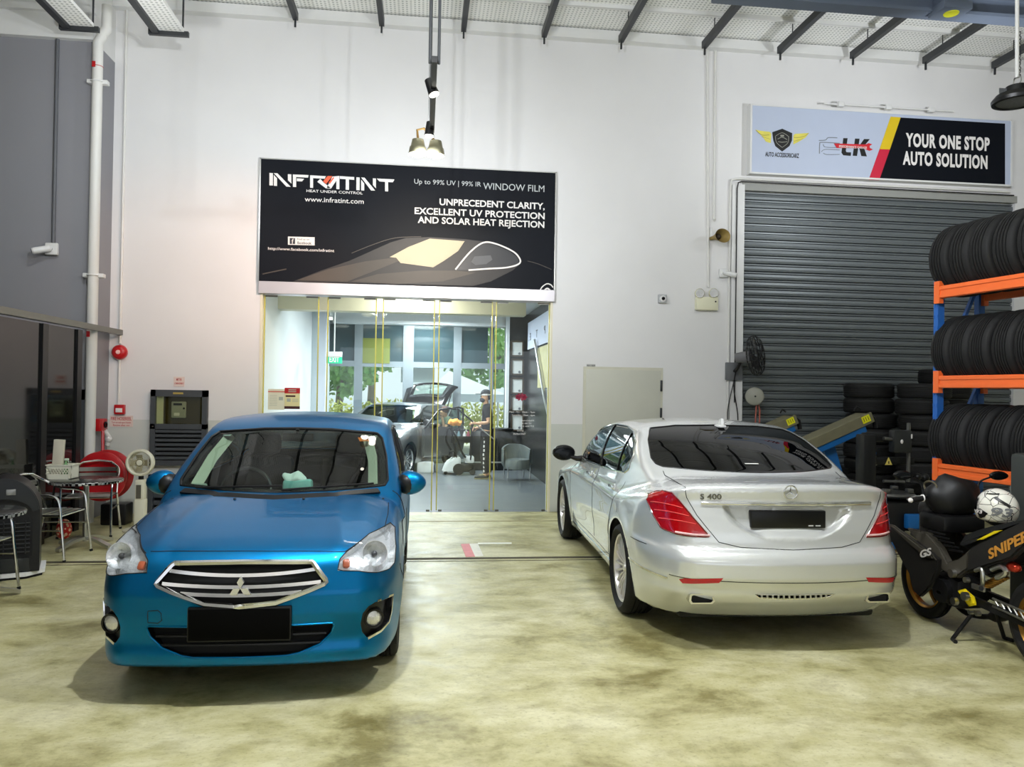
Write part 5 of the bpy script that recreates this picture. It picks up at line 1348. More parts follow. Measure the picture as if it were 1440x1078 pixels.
letters(t, 'lettering', 'METER', 248, 535.2, .05, WY-.008, base, 7.5, m=M_REDINK, depth=.001, bold=.01); letters(t, 'lettering', 'COMPARTMENT', 245.5, 540, .035, WY-.008, base, 13, m=M_REDINK, depth=.001, bold=.01)
# ---------------- meter cabinets
def cabinet(px0, py0, px1, py1, Y, lab, window=True, deep=.05):
    a, c = on_y(px0, py0, Y), on_y(px1, py1, Y); w, h = (c.x-a.x)/2, a.z-c.z
    t = thing('meter_cabinet', lab, 'cabinet', ((a.x+c.x)/2, Y+deep, c.z))
    k = B(); f = .065; wz = h*.55 if window else h-.06
    box2(k, (-w,-deep-.02,0), (-w+f,-.01,h)); box2(k, (w-f,-deep-.02,0), (w,-.01,h)); box2(k, (-w,-deep-.02,h-.09), (w,-.01,h)); box2(k, (-w,-deep-.02,0), (w,-.01,.07)); box2(k, (-w,-deep-.02,wz-.07), (w,-.01,wz))
    obj('frame', k, M_CABGREY, t, smooth=False)
    k = B(); n = 7; zz0, zz1 = .07, wz-.07
    for i in range(n):
        z = zz0+(zz1-zz0)*(i+.5)/n; box(k, (0,-.035-deep*.4,z), (2*w-2*f,.012,(zz1-zz0)/n*.95), rot=(.5,0,0)) if False else box(k, (0,-.03-deep*.3,z), (2*w-2*f,.05,(zz1-zz0)/n*.62), .004)
    obj('louvre', k, M_CABGREY, t, smooth=False)
    k = B(); box2(k, (-w+.01,-.012,.01), (w-.01,-.004,h-.01)); obj('back', k, M_SEAM, t, smooth=False)
    if window:
        k = B(); box2(k, (-w+f,-.02,wz), (w-f,-.014,h-.09)); obj('inside', k, mat('cabinet_inside', (70,58,26), rough=.5, var=.5, scale=5), t, smooth=False)
        k = B(); box2(k, (-w+f,-.03,wz), (-w+f+.085,-.02,h-.09)); obj('inner_board', k, M_CREAM, t, smooth=False)
        k = B(); box(k, (-.01,-.04,wz+.19), (.19,.04,.22), .012); mt = obj('meter', k, mat('meter_grey', (168,168,156), rough=.5), t, label='grey electricity meter')
        k = B(); box(k, (-.02,-.062,wz+.265), (.11,.006,.03)); cyl(k, (.06,-.06,wz+.21), (.06,-.064,wz+.21), .014); obj('meter_display', k, M_SEAM, mt, smooth=False)
        k = B(); box(k, (-.03,-.062,wz+.13), (.07,.006,.04)); obj('meter_label', k, M_INKWHITE, mt, smooth=False)
        k = B(); box2(k, (-w+f,-deep-.012,wz), (w-f,-deep-.008,h-.09)); obj('window_pane', k, pane_mat('cabinet_pane', (235,238,225), .05), t, smooth=False)
        k = B(); box(k, (-.01,-deep-.022,h-.045), (.13,.006,.025)); obj('name_plate', k, mat('brass_plate', (170,150,80), rough=.4), t, smooth=False)
        k = B(); ball(k, (-w+.04,-deep-.024,wz-.035), .008, 10); obj('lock', k, M_CHROME, t)
    return t
cabinet(212.5, 547.5, 290, 654.5, WY-.07, 'dark grey meter cabinet with a glazed window and louvres behind the blue car', True, .065)
cabinet(209, 667, 290, 760, WY-.07, 'dark grey louvred cabinet under the glazed meter cabinet', False, .065)
cabinet(92, 547, 119, 655, 10.17, 'dark grey louvred cabinet on the grey pillar behind the black partition', False, .065)
# ---------------- pendant lights
p, q = on_y(611,85,6.0), on_y(604,182,7.6)
t = thing('track_light', 'black lighting track hanging on rods in front of the billboard, with two spotlights', 'track light', (p.x, 6.0, p.z))
k = B(); box(k, (0,.8,0), (.045,1.65,.05)); obj('rail', k, M_BLACK, t, smooth=False)
for y in (.06,): 
    for dx in (-.035,.035): k = B(); cyl(k, (dx,y,0), (dx,y,6.92-p.z), .012, seg=8); obj('hanging_rod', k, M_DARKSTEEL, t)
k = B(); cyl(k, (-.02,1.5,0), (-.02,1.5,6.92-p.z), .008, seg=8); obj('hanging_rod', k, M_DARKSTEEL, t)
M_GLOW = mat('lit_lamp_face', (255,250,236), rough=.5, var=0, emit=(255,248,228), estr=14)
for (a, b, Y, d) in ((607,124,6.55,Vector((.35,-.15,-.9))), (604,183,7.55,Vector((-.05,-.1,-1)))):
    c = on_y(a, b, Y)-Vector(t.location); d.normalize(); k = B(); cyl(k, c-d*.08, c+d*.06, .035, .048, seg=18); sp_ = obj('spotlight', k, M_BLACK, t); k = B(); cyl(k, c+d*.055, c+d*.064, .042, seg=18); obj('spotlight_face', k, M_GLOW, sp_, label='lit lamp face'); k = B(); tube(k, [c-d*.05+Vector((0,0,.02)), c+Vector((0,0,.09)), (0,c.y,0)], .01, 8); obj('spotlight_arm', k, M_BLACK, sp_)
c = on_y(600,205,8.0)
t = thing('high_bay_lamp', 'pair of lit high-bay lamps hanging above the black billboard', 'lamp', c)
for a, b in ((587.5,214),(612.5,216)):
    q = on_y(a, b, 8.0)-Vector(c); k = B(); lathe(k, [(.03,.14),(.06,.13),(.075,.06),(.085,.05),(.094,-.01),(.09,-.02)], 28, 'z', q); h = obj('lamp_housing', k, mat('dusty_lamp_metal', (150,146,120), rough=.4, metal=.7), t)
    k = B(); lathe(k, [(0,-.028),(.085,-.024),(.09,-.012)], 28, 'z', q); obj('lamp_face', k, M_GLOW, h, label='lit lamp face')
k = B(); tube(k, [(-.09,0,.06),(-.10,0,.16),(-.03,0,.18),(.02,0,.12),(.09,0,.05)], .013, 8); obj('hanger', k, mat('brassy_hanger', (150,120,70), rough=.4, metal=.8), t)
k = B(); cyl(k, (.02,0,.12), (.02,0,6.92-c.z), .010, seg=8); obj('cord', k, mat('grey_cord', (150,150,148), rough=.6), t)
c = on_y(1430,140,6.4)
t = thing('high_bay_lamp', 'black disc high-bay lamp, unlit, hanging at the top right edge', 'lamp', c)
k = B(); lathe(k, [(.06,.13),(.09,.12),(.10,.06),(.17,.045),(.205,.0),(.2,-.03),(.175,-.035),(.17,-.02)], 36, 'z'); obj('housing', k, M_BLACK, t)
k = B()
for i in range(24): a = 2*PI*i/24; box(k, (.14*math.cos(a),.14*math.sin(a),.07), (.07,.008,.05), rot=None) if i % 6 == 0 else None
lathe(k, [(0,-.02),(.168,-.022)], 36, 'z'); obj('lens_plate', k, mat('led_lens_grey', (96,98,100), rough=.3, var=.5, scale=60), t)
k = B(); torus(k, (0,0,.17), .045, .008, 'x', 16, 6); obj('hook', k, M_ALU, t)
k = B(); cyl(k, (0,0,.2), (-.02,0,6.92-c.z), .017, seg=10); obj('cord', k, M_WHITE, t)
k = B(); n = 12
for i in range(n): torus(k, (.02,.0,.22+i*.035), .016, .004, 'x' if i % 2 else 'y', 10, 5)
obj('chain', k, M_DARKSTEEL, t)
spot('spotlight_glow', on_y(600,214,8.0)-Vector((0,0,.12)), on_y(585,412,WY), 170, (255,222,170), 70, .9, .08)
spot('spotlight_glow', Vector((-.4,8.2,3.9)), on_y(325,400,WY), 190, (255,165,80), 62, 1., .08)
# ------------------------------------------------------------------ the waiting corner on the left
M_TUBE = mat('polished_aluminium', (222,222,220), rough=.16, metal=1., var=.03)
M_GLOSSP = mat('smoked_partition_glass', (20,20,20), rough=.07, var=.2, spec=.6)
t = thing('glass_partition', 'tall black glass partition with grey top rail along the left edge', 'partition', (-4.05,8.0,0))
k = B(); box2(k, (-.035,-5.5,2.385), (.035,2.84,2.455)); obj('top_rail', k, mat('rail_grey', (118,118,110), rough=.35, metal=.6), t, smooth=False)
for y in (-3.,-1.2,.73,1.56): k = B(); box2(k, (-.035,y-.06,0), (.035,y+.06,2.36)); obj('post', k, M_BLACK, t, smooth=False)
for a, c in ((-5.4,-3.06),(-2.94,-1.26),(-1.14,.67),(.79,1.50)): k = B(); box2(k, (-.012,a,.04), (.012,c,2.36)); obj('panel', k, M_GLOSSP, t, smooth=False)
# aluminium chair
def bistro_chair(lab, loc, rz):
    t = thing('bistro_chair', lab, 'chair', loc, rz, 'aluminium bistro chairs')      # faces local +y
    for sx in (-1, 1):
        k = B(); x = sx*.27; tube(k, bez([(x*1.0,.27,0),(x*.96,.23,.35),(x*.96,.20,.58),(x*.97,.12,.635),(x,-.05,.65),(x*.9,-.20,.73),(x*.55,-.27,.80)], 6), .0125, 8); obj('arm_tube', k, M_TUBE, t)
        k = B(); tube(k, [(x*.95,-.29,0),(x*.86,-.17,.45)], .0125, 8); obj('leg', k, M_TUBE, t)
        k = B(); tube(k, bez([(x*.86,-.17,.44),(x*.84,-.235,.60),(x*.78,-.26,.74),(x*.5,-.28,.80)], 5), .0115, 8); obj('back_tube', k, M_TUBE, t)
        k = B(); cyl(k, (x*.97,.235,.02+.0), (x*.97,.235,.02), .01) if False else cyl(k, (x*.95,.22,.30), (x*.90,-.21,.30), .008, seg=8); obj('side_stretcher', k, M_TUBE, t)
    k = B(); tube(k, bez([(-.15,-.27,.80),(0,-.285,.815),(.15,-.27,.80)], 5), .0125, 8); obj('top_rail', k, M_TUBE, t)
    k = B()
    for i in range(7): box(k, (0,-.16+i*.058,.45-.004*abs(i-3)), (.47,.046,.009), .003)
    obj('seat', k, M_ALU, t)
    k = B(); tube(k, [(-.235,.21,.44),(.235,.21,.44),(.235,-.18,.44),(-.235,-.18,.44)], .011, 8, closed=True); obj('seat_frame', k, M_TUBE, t)
    k = B()
    for z in (.585,.65,.715): strip(k, bez([(-.215,-.235-(z-.6)*.2,z),(0,-.262-(z-.6)*.2,z),(.215,-.235-(z-.6)*.2,z)], 5), Vector((0,1,0)), .048, .008)
    obj('back_slat', k, M_ALU, t)
    for sx in (-1, 1): 
        for y, x in ((.27,.27),(-.29,.257)): k = B(); cyl(k, (sx*x,y,0), (sx*x*.995,y*.985,.022), .016, seg=10); obj('foot_cap', k, M_BLACK, t)
    return t
def bistro_table(lab, loc, rz):
    t = thing('bistro_table', lab, 'table', loc, rz, 'round aluminium bistro tables')
    k = B(); lathe(k, [(0,.715),(.34,.715),(.35,.708),(.35,.684),(.34,.68),(0,.68)], 48, 'z'); obj('tabletop', k, mat('dark_table_top', (70,72,70), rough=.2, metal=.6, var=.1), t)
    m = bpy.data.materials.get('checker_edge')
    if not m:
        m = mat('checker_edge', (200,200,198), rough=.3, metal=.8, var=0); nt = m.node_tree; b = nt.nodes['Principled BSDF']
        tc = nt.nodes['Texture Coordinate']; ck = nt.nodes.new('ShaderNodeTexChecker'); ck.inputs['Scale'].default_value = 34; ck.inputs['Color1'].default_value = lin((225,225,222)); ck.inputs['Color2'].default_value = lin((30,30,30))
        nt.links.new(tc.outputs['Object'], ck.inputs['Vector']); nt.links.new(ck.outputs['Color'], b.inputs['Base Color'])
    k = B(); lathe(k, [(.352,.710),(.355,.700),(.352,.682)], 48, 'z'); obj('edge_band', k, m, t, label='chequered silver edge')
    k = B(); cyl(k, (0,0,.06), (0,0,.68), .028, seg=16); obj('column', k, M_ALU, t)
    for i in range(4):
        a = PI/4+i*PI/2; d = Vector((math.cos(a), math.sin(a), 0)); k = B(); strip(k, [Vector((0,0,.10)), d*.15+Vector((0,0,.085)), d*.34+Vector((0,0,.022))], Vector((0,0,1)), .06, .03); obj('foot', k, M_ALU, t)
    return t
bistro_table('round aluminium table with a white basket on it', (-3.53,8.62,0), .35)
bistro_table('round dark-topped table with chequered edge at the left picture edge', (-3.47,6.45,0), .1)
bistro_chair('aluminium chair facing right, between the black air cooler and the basket table', (-3.66,8.14,0), -PI/2-.05)
bistro_chair('aluminium chair in front of the red hose reel', (-3.78,9.36,0), PI*1.05)
bistro_chair('aluminium chair cut by the left picture edge in front of the air cooler', (-3.62,6.62,0), -PI/2-.1)
# basket with its contents
p = on_z(88,672,.715); z0 = .716
t = thing('storage_basket', 'white perforated plastic basket on the round table', 'basket', (p.x,p.y,z0))
m_bk = mat('white_basket_plastic', (226,224,204), rough=.5, var=.03)
k = B(); w, d, h = .125, .09, .15
for a, c in (((-w,-d,0),(w,-d+.006,.05)), ((-w,-d,h-.04),(w,-d+.006,h)), ((-w,d-.006,0),(w,d,h)), ((w-.006,-d,0),(w,d,h)), ((-w,-d,0),(-w+.006,d,h)), ((-w,-d,0),(w,d,.006))): box2(k, a, c)
for i in range(9): x = -w+2*w*(i+.5)/9; tube(k, [(x-.02,-d+.003,.05),(x+.02,-d+.003,h-.04)], .004, 5); tube(k, [(x+.02,-d+.003,.05),(x-.02,-d+.003,h-.04)], .004, 5)
obj('basket_body', k, m_bk, t, smooth=False)
k = B(); box2(k, (-w-.008,-d-.008,h-.012), (w+.008,-d,h)); box2(k, (-w-.008,d,h-.012), (w+.008,d+.008,h)); box2(k, (-w-.008,-d,h-.012), (-w,d,h)); box2(k, (w,-d,h-.012), (w+.008,d,h)); obj('rim', k, m_bk, t, smooth=False)
k = B(); box(k, (0,0,.20), (.10,.05,.40), .004, rot=(0,.05,0)); tagit(obj('tall_carton', k, mat('pale_carton', (206,200,180), rough=.6, var=.05), loc=(p.x-.055,p.y+.02,z0+.008)), 'tall pale carton standing in the white basket', 'carton')
k = B(); lathe(k, [(0,0),(.024,0),(.024,.13),(.010,.155),(.010,.175),(0,.175)], 18, 'z'); bt = obj('spray_bottle', k, mat('green_bottle', (120,170,110), rough=.3), loc=(p.x+.03,p.y,z0+.008)); tagit(bt, 'small green spray bottle standing in the white basket', 'bottle')
k = B(); box(k, (.008,0,.19), (.045,.018,.024), .006); tube(k, [(.02,0,.18),(.03,0,.155)], .004, 6); obj('spray_head', k, mat('spray_head_pale', (196,214,190), rough=.4), bt)
k = B(); box2(k, (-.10,-.004,0), (.10,.004,.05)); tagit(obj('table_card', k, m_bk, loc=(p.x+.01,p.y-.125,z0), smooth=False), 'low white card on the table in front of the basket', 'card')
# black air cooler
t = thing('air_cooler', 'black evaporative air cooler with rounded top at the left', 'air cooler', (-3.69,7.36,0), .40)
w, d = .27, .22
k = B(); pr = [(-w,.06)]+[(-w,.5)]+[(-w*math.cos(a), .56+.33*math.sin(a)) for a in np.linspace(.0,PI,19)]+[(w,.5),(w,.06)]
vs = prism(k, pr, 'y', -d, d); obj('body', k, M_BLACK, t, angle=30)
k = B(); prism(k, [(-w*.80,.20)]+[(-w*.80*math.cos(a), .50+.10*math.sin(a)) for a in np.linspace(0,PI,15)]+[(w*.80,.20)], 'y', -d-.012, -d+.01); obj('front_recess', k, M_SEAM, t)
k = B()
for i in range(8): box(k, (0,-d-.018,.24+i*.036), (w*1.45,.016,.010), .003)
for i in range(5): box(k, (-w*.6+i*w*.3,-d-.020,.37), (.010,.012,.29), .003)
obj('grille', k, mat('cooler_grille', (30,31,32), rough=.4), t, smooth=False)
k = B(); prism(k, [(-w*.98*math.cos(a), .56+.33*math.sin(a)) for a in np.linspace(.15,PI-.15,17)]+[(-w*.80*math.cos(a), .57+.14*math.sin(a)) for a in np.linspace(PI-.15,.15,17)], 'y', -d-.035, -d); obj('top_hood', k, mat('cooler_hood', (34,36,38), rough=.4), t)
k = B(); box(k, (.05,-d-.038,.77), (.07,.006,.05), .002); obj('name_plate', k, mat('silver_plate', (150,150,148), rough=.3, metal=.6), t)
k = B(); box2(k, (-w*.78,-d-.02,.075), (w*.72,-d,.19)); obj('water_window', k, mat('smoked_panel', (44,46,46), rough=.15), t, smooth=False)
k = B(); prism(k, [(-w-.03,-d-.03),(w-.10,-d-.03),(w+.04,-d+.10),(w+.04,d+.02),(-w-.03,d+.02)], 'z', .025, .06); obj('base_tray', k, M_WHITE, t, smooth=False, label='white base tray')
k = B(); prism(k, [(-w,-d),(w-.10,-d),(w+.02,-d+.10),(w+.02,d),(-w,d)], 'z', 0, .03); obj('base_foot', k, M_SEAM, t, smooth=False)
# fire hose reel, cabinet valve and hose
c = on_y(148,668,9.85); t = thing('fire_hose_reel', 'large red fire hose reel on the grey pillar behind the chairs', 'hose reel', (c.x,9.85,c.z), .0)
k = B(); lathe(k, [(0,-.14),(.10,-.13),(.12,-.145),(.26,-.15),(.295,-.135),(.30,-.12),(.29,-.115),(.12,-.11)], 44, 'y'); obj('front_flange', k, M_RED_PAINT, t)
k = B(); lathe(k, [(.12,.06),(.29,.065),(.305,.075),(.30,.09),(.12,.085),(0,.085)], 44, 'y'); obj('back_flange', k, M_RED_PAINT, t)
k = B(); lathe(k, [(.0,-.11),(.14,-.11),(.14,.06),(0,.06)], 30, 'y'); obj('drum', k, M_RED_PAINT, t)
k = B()
for i in range(5): torus(k, (0,-.09+i*.032,0), .235, .015, 'y', 44, 8)
obj('hose', k, mat('black_hose', (28,26,26), rough=.6), t)
k = B(); lathe(k, [(0,-.16),(.03,-.155),(.035,-.14)], 16, 'y'); obj('hub', k, M_BLACK, t)
k = B(); tube(k, [(0,.085,0),(-.10,.28,0),(-.14,.40,.0)], .03, 8); box(k, (-.16,.42,0), (.2,.03,.25), .01); obj('wall_arm', k, M_RED_PAINT, t)
p = on_x(141,597,-4.14); t = thing('hose_nozzle_box', 'red nozzle box with black valve on the side of the grey pillar', 'nozzle box', p)
k = B(); box(k, (0,0,0), (.10,.22,.16), .015); obj('box', k, M_RED_PAINT, t); k = B(); torus(k, (.06,.02,0), .035, .01, 'x', 18, 6); obj('valve_wheel', k, M_BLACK, t)
k = B(); tube(k, [(.03,.06,-.07),(.07,.10,-.16),(.05,.12,-.27)], .03, 8); ball(k, (.07,.10,-.19), .045, 12); obj('nozzle', k, M_WHITE, t); k = B(); tube(k, [(.04,-.02,-.08),(.06,-.06,-.3),(.07,-.12,-.55)], .02, 8); obj('feed_hose', k, M_RED_PAINT, t)
# white stand fan
c = on_y(198,650,9.5); t = thing('stand_fan', 'cream white stand fan with deep round head beside the hose reel', 'fan', (c.x,9.5,0))
m_fn = mat('ivory_fan_plastic', (224,220,198), rough=.4, var=.03)
k = B(); lathe(k, [(.115,.07),(.145,.05),(.16,.0),(.155,-.05),(.140,-.06),(.125,-.05),(.118,.0)], 40, 'y', (0,0,c.z)); xf(k, k.verts[:], Matrix.Translation((0,0,0))); hd = obj('fan_housing', k, m_fn, t)
k = B()
for r in (.03,.05,.07,.09,.11): torus(k, (0,-.045,c.z), r, .0025, 'y', 32, 5)
for i in range(16): a = 2*PI*i/16; tube(k, [(0,-.047,c.z),(.12*math.cos(a),-.042,c.z+.12*math.sin(a))], .0022, 5)
obj('front_grille', k, mat('fan_grille_beige', (200,194,160), rough=.4), hd)
k = B(); lathe(k, [(0,-.06),(.03,-.056),(.034,-.045)], 20, 'y', (0,0,c.z)); obj('hub_cap', k, m_fn, hd)
k = B()
for i in range(4):
    a = 2*PI*i/4; M = Matrix.Translation((0,-.01,c.z)) @ Matrix.Rotation(a, 4, 'Y') @ Matrix.Rotation(.5, 4, 'X'); xf(k, box(k, (0,0,.065), (.07,.004,.09), .001), M)
obj('fan_blade', k, mat('fan_blade_beige', (150,142,112), rough=.4), hd)
k = B(); tube(k, [(0,.02,c.z-.15),(0,.02,c.z-.22)], .03, 10); obj('neck', k, M_BLACK, t)
k = B(); box2(k, (-.05,-.03,c.z-.44), (.05,.07,c.z-.20), .012); cp = obj('control_column', k, m_fn, t); k = B(); box2(k, (-.035,-.036,c.z-.42), (.02,-.03,c.z-.26)); obj('control_panel', k, mat('control_panel_grey', (96,92,80), rough=.4), cp, smooth=False)
k = B(); box2(k, (-.06,-.03,.03), (.06,.08,c.z-.43), .015); obj('column', k, m_fn, t); k = B(); lathe(k, [(0,0),(.19,0),(.19,.02),(.12,.045),(0,.05)], 32, 'z', (0,.02,0)); obj('base', k, m_fn, t)
# small patterned ball
m = mat('red_white_pattern', (190,40,36), rough=.4, var=0); nt = m.node_tree; vo = nt.nodes.new('ShaderNodeTexVoronoi'); vo.inputs['Scale'].default_value = 26; rp_ = nt.nodes.new('ShaderNodeValToRGB'); rp_.color_ramp.interpolation = 'CONSTANT'
rp_.color_ramp.elements[0].color = lin((226,190,150)); rp_.color_ramp.elements[1].position = .42; rp_.color_ramp.elements[1].color = lin((178,34,30)); nt.links.new(nt.nodes['Texture Coordinate'].outputs['Object'], vo.inputs['Vector']); nt.links.new(vo.outputs['Distance'], rp_.inputs['Fac']); nt.links.new(rp_.outputs['Color'], nt.nodes['Principled BSDF'].inputs['Base Color'])
p = on_y(90,741,9.0); k = B(); ball(k, (0,0,.115), .105, 20, (.75,.75,1.1)); tagit(obj('patterned_ball', k, m, loc=(p.x,9.0,0)), 'small red and cream patterned ball on the floor under the chair', 'ball')
k = B(); box(k, (0,0,.13), (.30,.25,.26), .02); tagit(obj('storage_box', k, M_BLACK, loc=(-3.74,10.02,0)), 'black plastic box on the floor against the grey pillar', 'box')
# ------------------------------------------------------------------ tyre rack on the right
M_ORANGE = mat('rack_orange_paint', (240,112,52), rough=.42, var=.05)
M_RBLUE = mat('rack_blue_paint', (38,98,176), rough=.42, var=.06)
RD = Vector((.155,-.988,0)).normalized(); RN = Vector((.988,.155,0)); R0 = Vector((4.66,6.50,0))
rk_rot = math.atan2(RD.y, RD.x)
rack = thing('tyre_rack', 'blue and orange steel rack holding three rows of tyres at the right edge', 'rack', R0)
def rpt(t, n, z): return RD*t+RN*n+Vector((0,0,z))
def bar(bm, a, b, w, h):
    d = (b-a).normalized(); up = Vector((0,0,1)) if abs(d.z) < .9 else RD; s = d.cross(up).normalized(); u = s.cross(d)
    v = [bm.verts.new(p+s*sx*w/2+u*sz*h/2) for p in (a, b) for sx, sz in ((-1,-1),(1,-1),(1,1),(-1,1))]
    for k in range(4): bm.faces.new((v[k], v[(k+1) % 4], v[4+(k+1) % 4], v[4+k]))
    bm.faces.new((v[3],v[2],v[1],v[0])); bm.faces.new((v[4],v[5],v[6],v[7]))
RL, RW = 2.2, .46
beam_z = (2.67, 1.86, 1.07)
for t0 in (0, RL):
    for n0 in (0, RW):
        k = B(); bar(k, rpt(t0,n0,0), rpt(t0,n0,2.82), .07, .05)
        for i in range(28):
            z = .05+i*.1
            for q in (-.016,.016): box(k, rpt(t0,n0,z)+RD*q-RN*.034*(1 if n0 == 0 else -1), (.012,.012,.03), 0, rot=Matrix.Rotation(rk_rot, 3, 'Z')) if n0 == 0 and t0 == 0 else None
        obj('post', k, M_RBLUE, rack, smooth=False)
    k = B()
    for i in range(3): bar(k, rpt(t0,.03,.15+i*.9), rpt(t0,RW-.03,.9+i*.9 if i < 2 else 2.75), .03, .03)
    obj('brace', k, M_RBLUE, rack, smooth=False)
for z in beam_z:
    for n0 in (-.025, RW+.025):
        k = B(); bar(k, rpt(.03,n0,z), rpt(RL-.03,n0,z), .045, .11); bar(k, rpt(.03,n0-.016 if n0 < 0 else n0+.016,z+.035), rpt(RL-.03,n0-.016 if n0 < 0 else n0+.016,z+.035), .03, .03); bar(k, rpt(.03,n0-.016 if n0 < 0 else n0+.016,z-.035), rpt(RL-.03,n0-.016 if n0 < 0 else n0+.016,z-.035), .03, .03)
        bm_ = obj('beam', k, M_ORANGE, rack, smooth=False)
        for t0 in (.03, RL-.03):
            k = B(); bar(k, rpt(t0,n0-.01,z-.10), rpt(t0,n0-.01,z+.10), .05, .06)
            for q in (-.06,0,.06): cyl(k, rpt(t0-.031,n0-.015,z+q), rpt(t0-.036,n0-.015,z+q), .007, seg=8)
            obj('end_plate', k, M_ORANGE, bm_, smooth=False)
# tyres: one of each kind, then copies
def tyre_thing(R, rin, w, grooves, lab, grp):
    t = obj('tyre', tyre_bm(R, rin, w, grooves), M_RUBBER, autodel=False); tagit(t, lab, 'tyre', grp)
    k = B(); lathe(k, [(rin+.004,-w*.30),(rin+.03,-w*.46),(rin+.004,-w*.36),(rin+.002,w*.36),(rin+.03,w*.46),(rin+.004,w*.30)], 48, 'x'); obj('bead', k, mat('tyre_bead', (16,16,16), rough=.6), t)
    return t
rowname = ['top', 'middle', 'bottom']
ordn = ['farthest', 'second from the far end', 'third from the far end', 'fourth from the far end', 'fifth from the far end', 'sixth from the far end']
kinds = [(.335,.215,.215,4), (.322,.20,.205,5), (.318,.205,.20,4)]
tt = [[.04,.262,.484,.706,.93,1.15],[.05,.265,.475,.685,.90,1.11],[.02,.235,.440,.66,.875,1.09]]
for r in range(3):
    R, rin, w, g = kinds[r]; first = None
    for i, t0 in enumerate(tt[r]):
        dz = math.sqrt(R*R-.245**2); p = R0+rpt(t0+.02,RW/2,beam_z[r]+.055+R*1.0-.055)
        p.z = beam_z[r]+.06+math.sqrt(max(0, R*R-.23**2))
        lab = 'black tyre standing on the %s shelf of the rack, %s' % (rowname[r], ordn[i]); grp = 'tyres on the %s shelf' % rowname[r]
        if first is None:
            first = tyre_thing(R, rin, w, g, lab, grp); o = first
        else: o = dup(first, label=lab)
        o.location = p; o.rotation_euler = (random.uniform(0,6), 0, 0); o.rotation_mode = 'XYZ'
        o.rotation_euler = (Matrix.Rotation(rk_rot+.03*math.sin(i*2.1+r), 4, 'Z') @ Matrix.Rotation(i*1.3, 4, 'X')).to_euler()
# stacked tyres in front of the shutter
first = None
for q, (x, y, n, where) in enumerate(((6.33,10.30,9,'left stack'), (6.78,9.75,9,'middle stack'), (7.40,10.2,10,'right stack'))):
    for i in range(n):
        z = .105+i*.212; lab = 'black tyre lying in the %s by the shutter, %s' % (where, 'topmost of the stack' if i == n-1 else '%s from the top' % ['','second','third','fourth','fifth','sixth','seventh','eighth','ninth','tenth'][n-1-i])
        if first is None: first = tyre_thing(.335,.21,.205,4,lab,'stacked tyres by the shutter'); o = first
        else: o = dup(first, label=lab)
        o.location = (x+.02*math.sin(i*2.3+q), y+.02*math.cos(i*1.7), z); o.rotation_euler = (0, PI/2, i*.7)
# ------------------------------------------------------------------ wall fan, clock-like reel
c = on_y(1061,500,10.38); t = thing('wall_fan', 'black wire-cage wall fan at the left edge of the shutter', 'fan', c); M_FB = mat('fan_black_wire', (16,16,17), rough=.4)
ax = Vector((.80,-.58,.12)).normalized(); Mf = ax.to_track_quat('Y', 'Z').to_matrix().to_4x4()
k = B()
for r, h in ((.28,.0),(.285,.03),(.23,.09),(.16,.11),(.08,.12)): torus(k, (0,h,0), r, .006, 'y', 40, 5)
for i in range(20): a = 2*PI*i/20; u, v = math.cos(a), math.sin(a); tube(k, bez([(.05*u,.122,.05*v),(.16*u,.112,.16*v),(.25*u,.075,.25*v),(.285*u,.02,.285*v),(.25*u,-.05,.25*v),(.10*u,-.09,.10*v)], 3), .0035, 5)
for r, h in ((.25,-.05),(.18,-.075)): torus(k, (0,h,0), r, .005, 'y', 36, 5)
xf(k, k.verts[:], Mf); obj('cage', k, M_FB, t)
k = B()
for i in range(3):
    a = 2*PI*i/3+.4; M = Mf @ Matrix.Rotation(a, 4, 'Y') @ Matrix.Rotation(.45, 4, 'Z'); xf(k, box(k, (0,.03,.14), (.13,.006,.22), .003), M)
obj('blade', k, mat('fan_blade_dark', (30,30,32), rough=.3), t)
k = B(); cyl(k, Mf @ Vector((0,-.06,0)), Mf @ Vector((0,-.26,0)), .085, .07, seg=20); obj('motor', k, mat('fan_motor_grey', (110,110,112), rough=.4), t)
k = B(); a = Mf @ Vector((0,-.2,-.06)); e = on_y(1032,522,10.78)-Vector(c); tube(k, [a, a+Vector((-.02,.1,-.12)), e+Vector((0,-.15,.05)), e], .022, 8); obj('arm', k, M_FB, t)
k = B(); box(k, e, (.26,.04,.26), .01); obj('wall_plate', k, mat('fan_wall_plate', (104,106,108), rough=.4), t)
k = B(); tube(k, bez([e+Vector((.05,-.03,.1)), e+Vector((-.02,-.05,-.2)), e+Vector((.05,-.05,-.7)), e+Vector((-.05,-.04,-.95)), e+Vector((-.10,-.03,-.6)), e+Vector((0,-.03,-.1))], 6), .008, 6); obj('flex', k, M_FB, t)
c = on_y(1061,557,10.55); t = thing('air_hose_reel', 'round grey air hose reel on the shutter edge under the wall fan', 'hose reel', c)
k = B(); lathe(k, [(0,-.08),(.10,-.078),(.125,-.06),(.132,0),(.125,.08),(0,.09)], 36, 'y'); xf(k, k.verts[:], Matrix.Rotation(-.35, 4, 'Z')); obj('case', k, mat('reel_grey', (150,150,138), rough=.5, var=.1), t)
k = B(); cyl(k, (-.03,-.085,0), (-.03,-.10,0), .012, seg=12); obj('hub', k, M_BLACK, t)
k = B(); tube(k, [(.03,.0,-.12),(.02,0,-.3),(.02,.0,-1.69)], .010, 8); tube(k, [(.07,.02,-.11),(.09,.02,-.2),(.09,.02,-.45)], .010, 8); obj('hose', k, mat('salmon_hose', (176,92,76), rough=.5), t)
k = B(); box(k, (-.02,.17,0), (.06,.22,.08), .01); obj('bracket', k, M_DARKSTEEL, t)
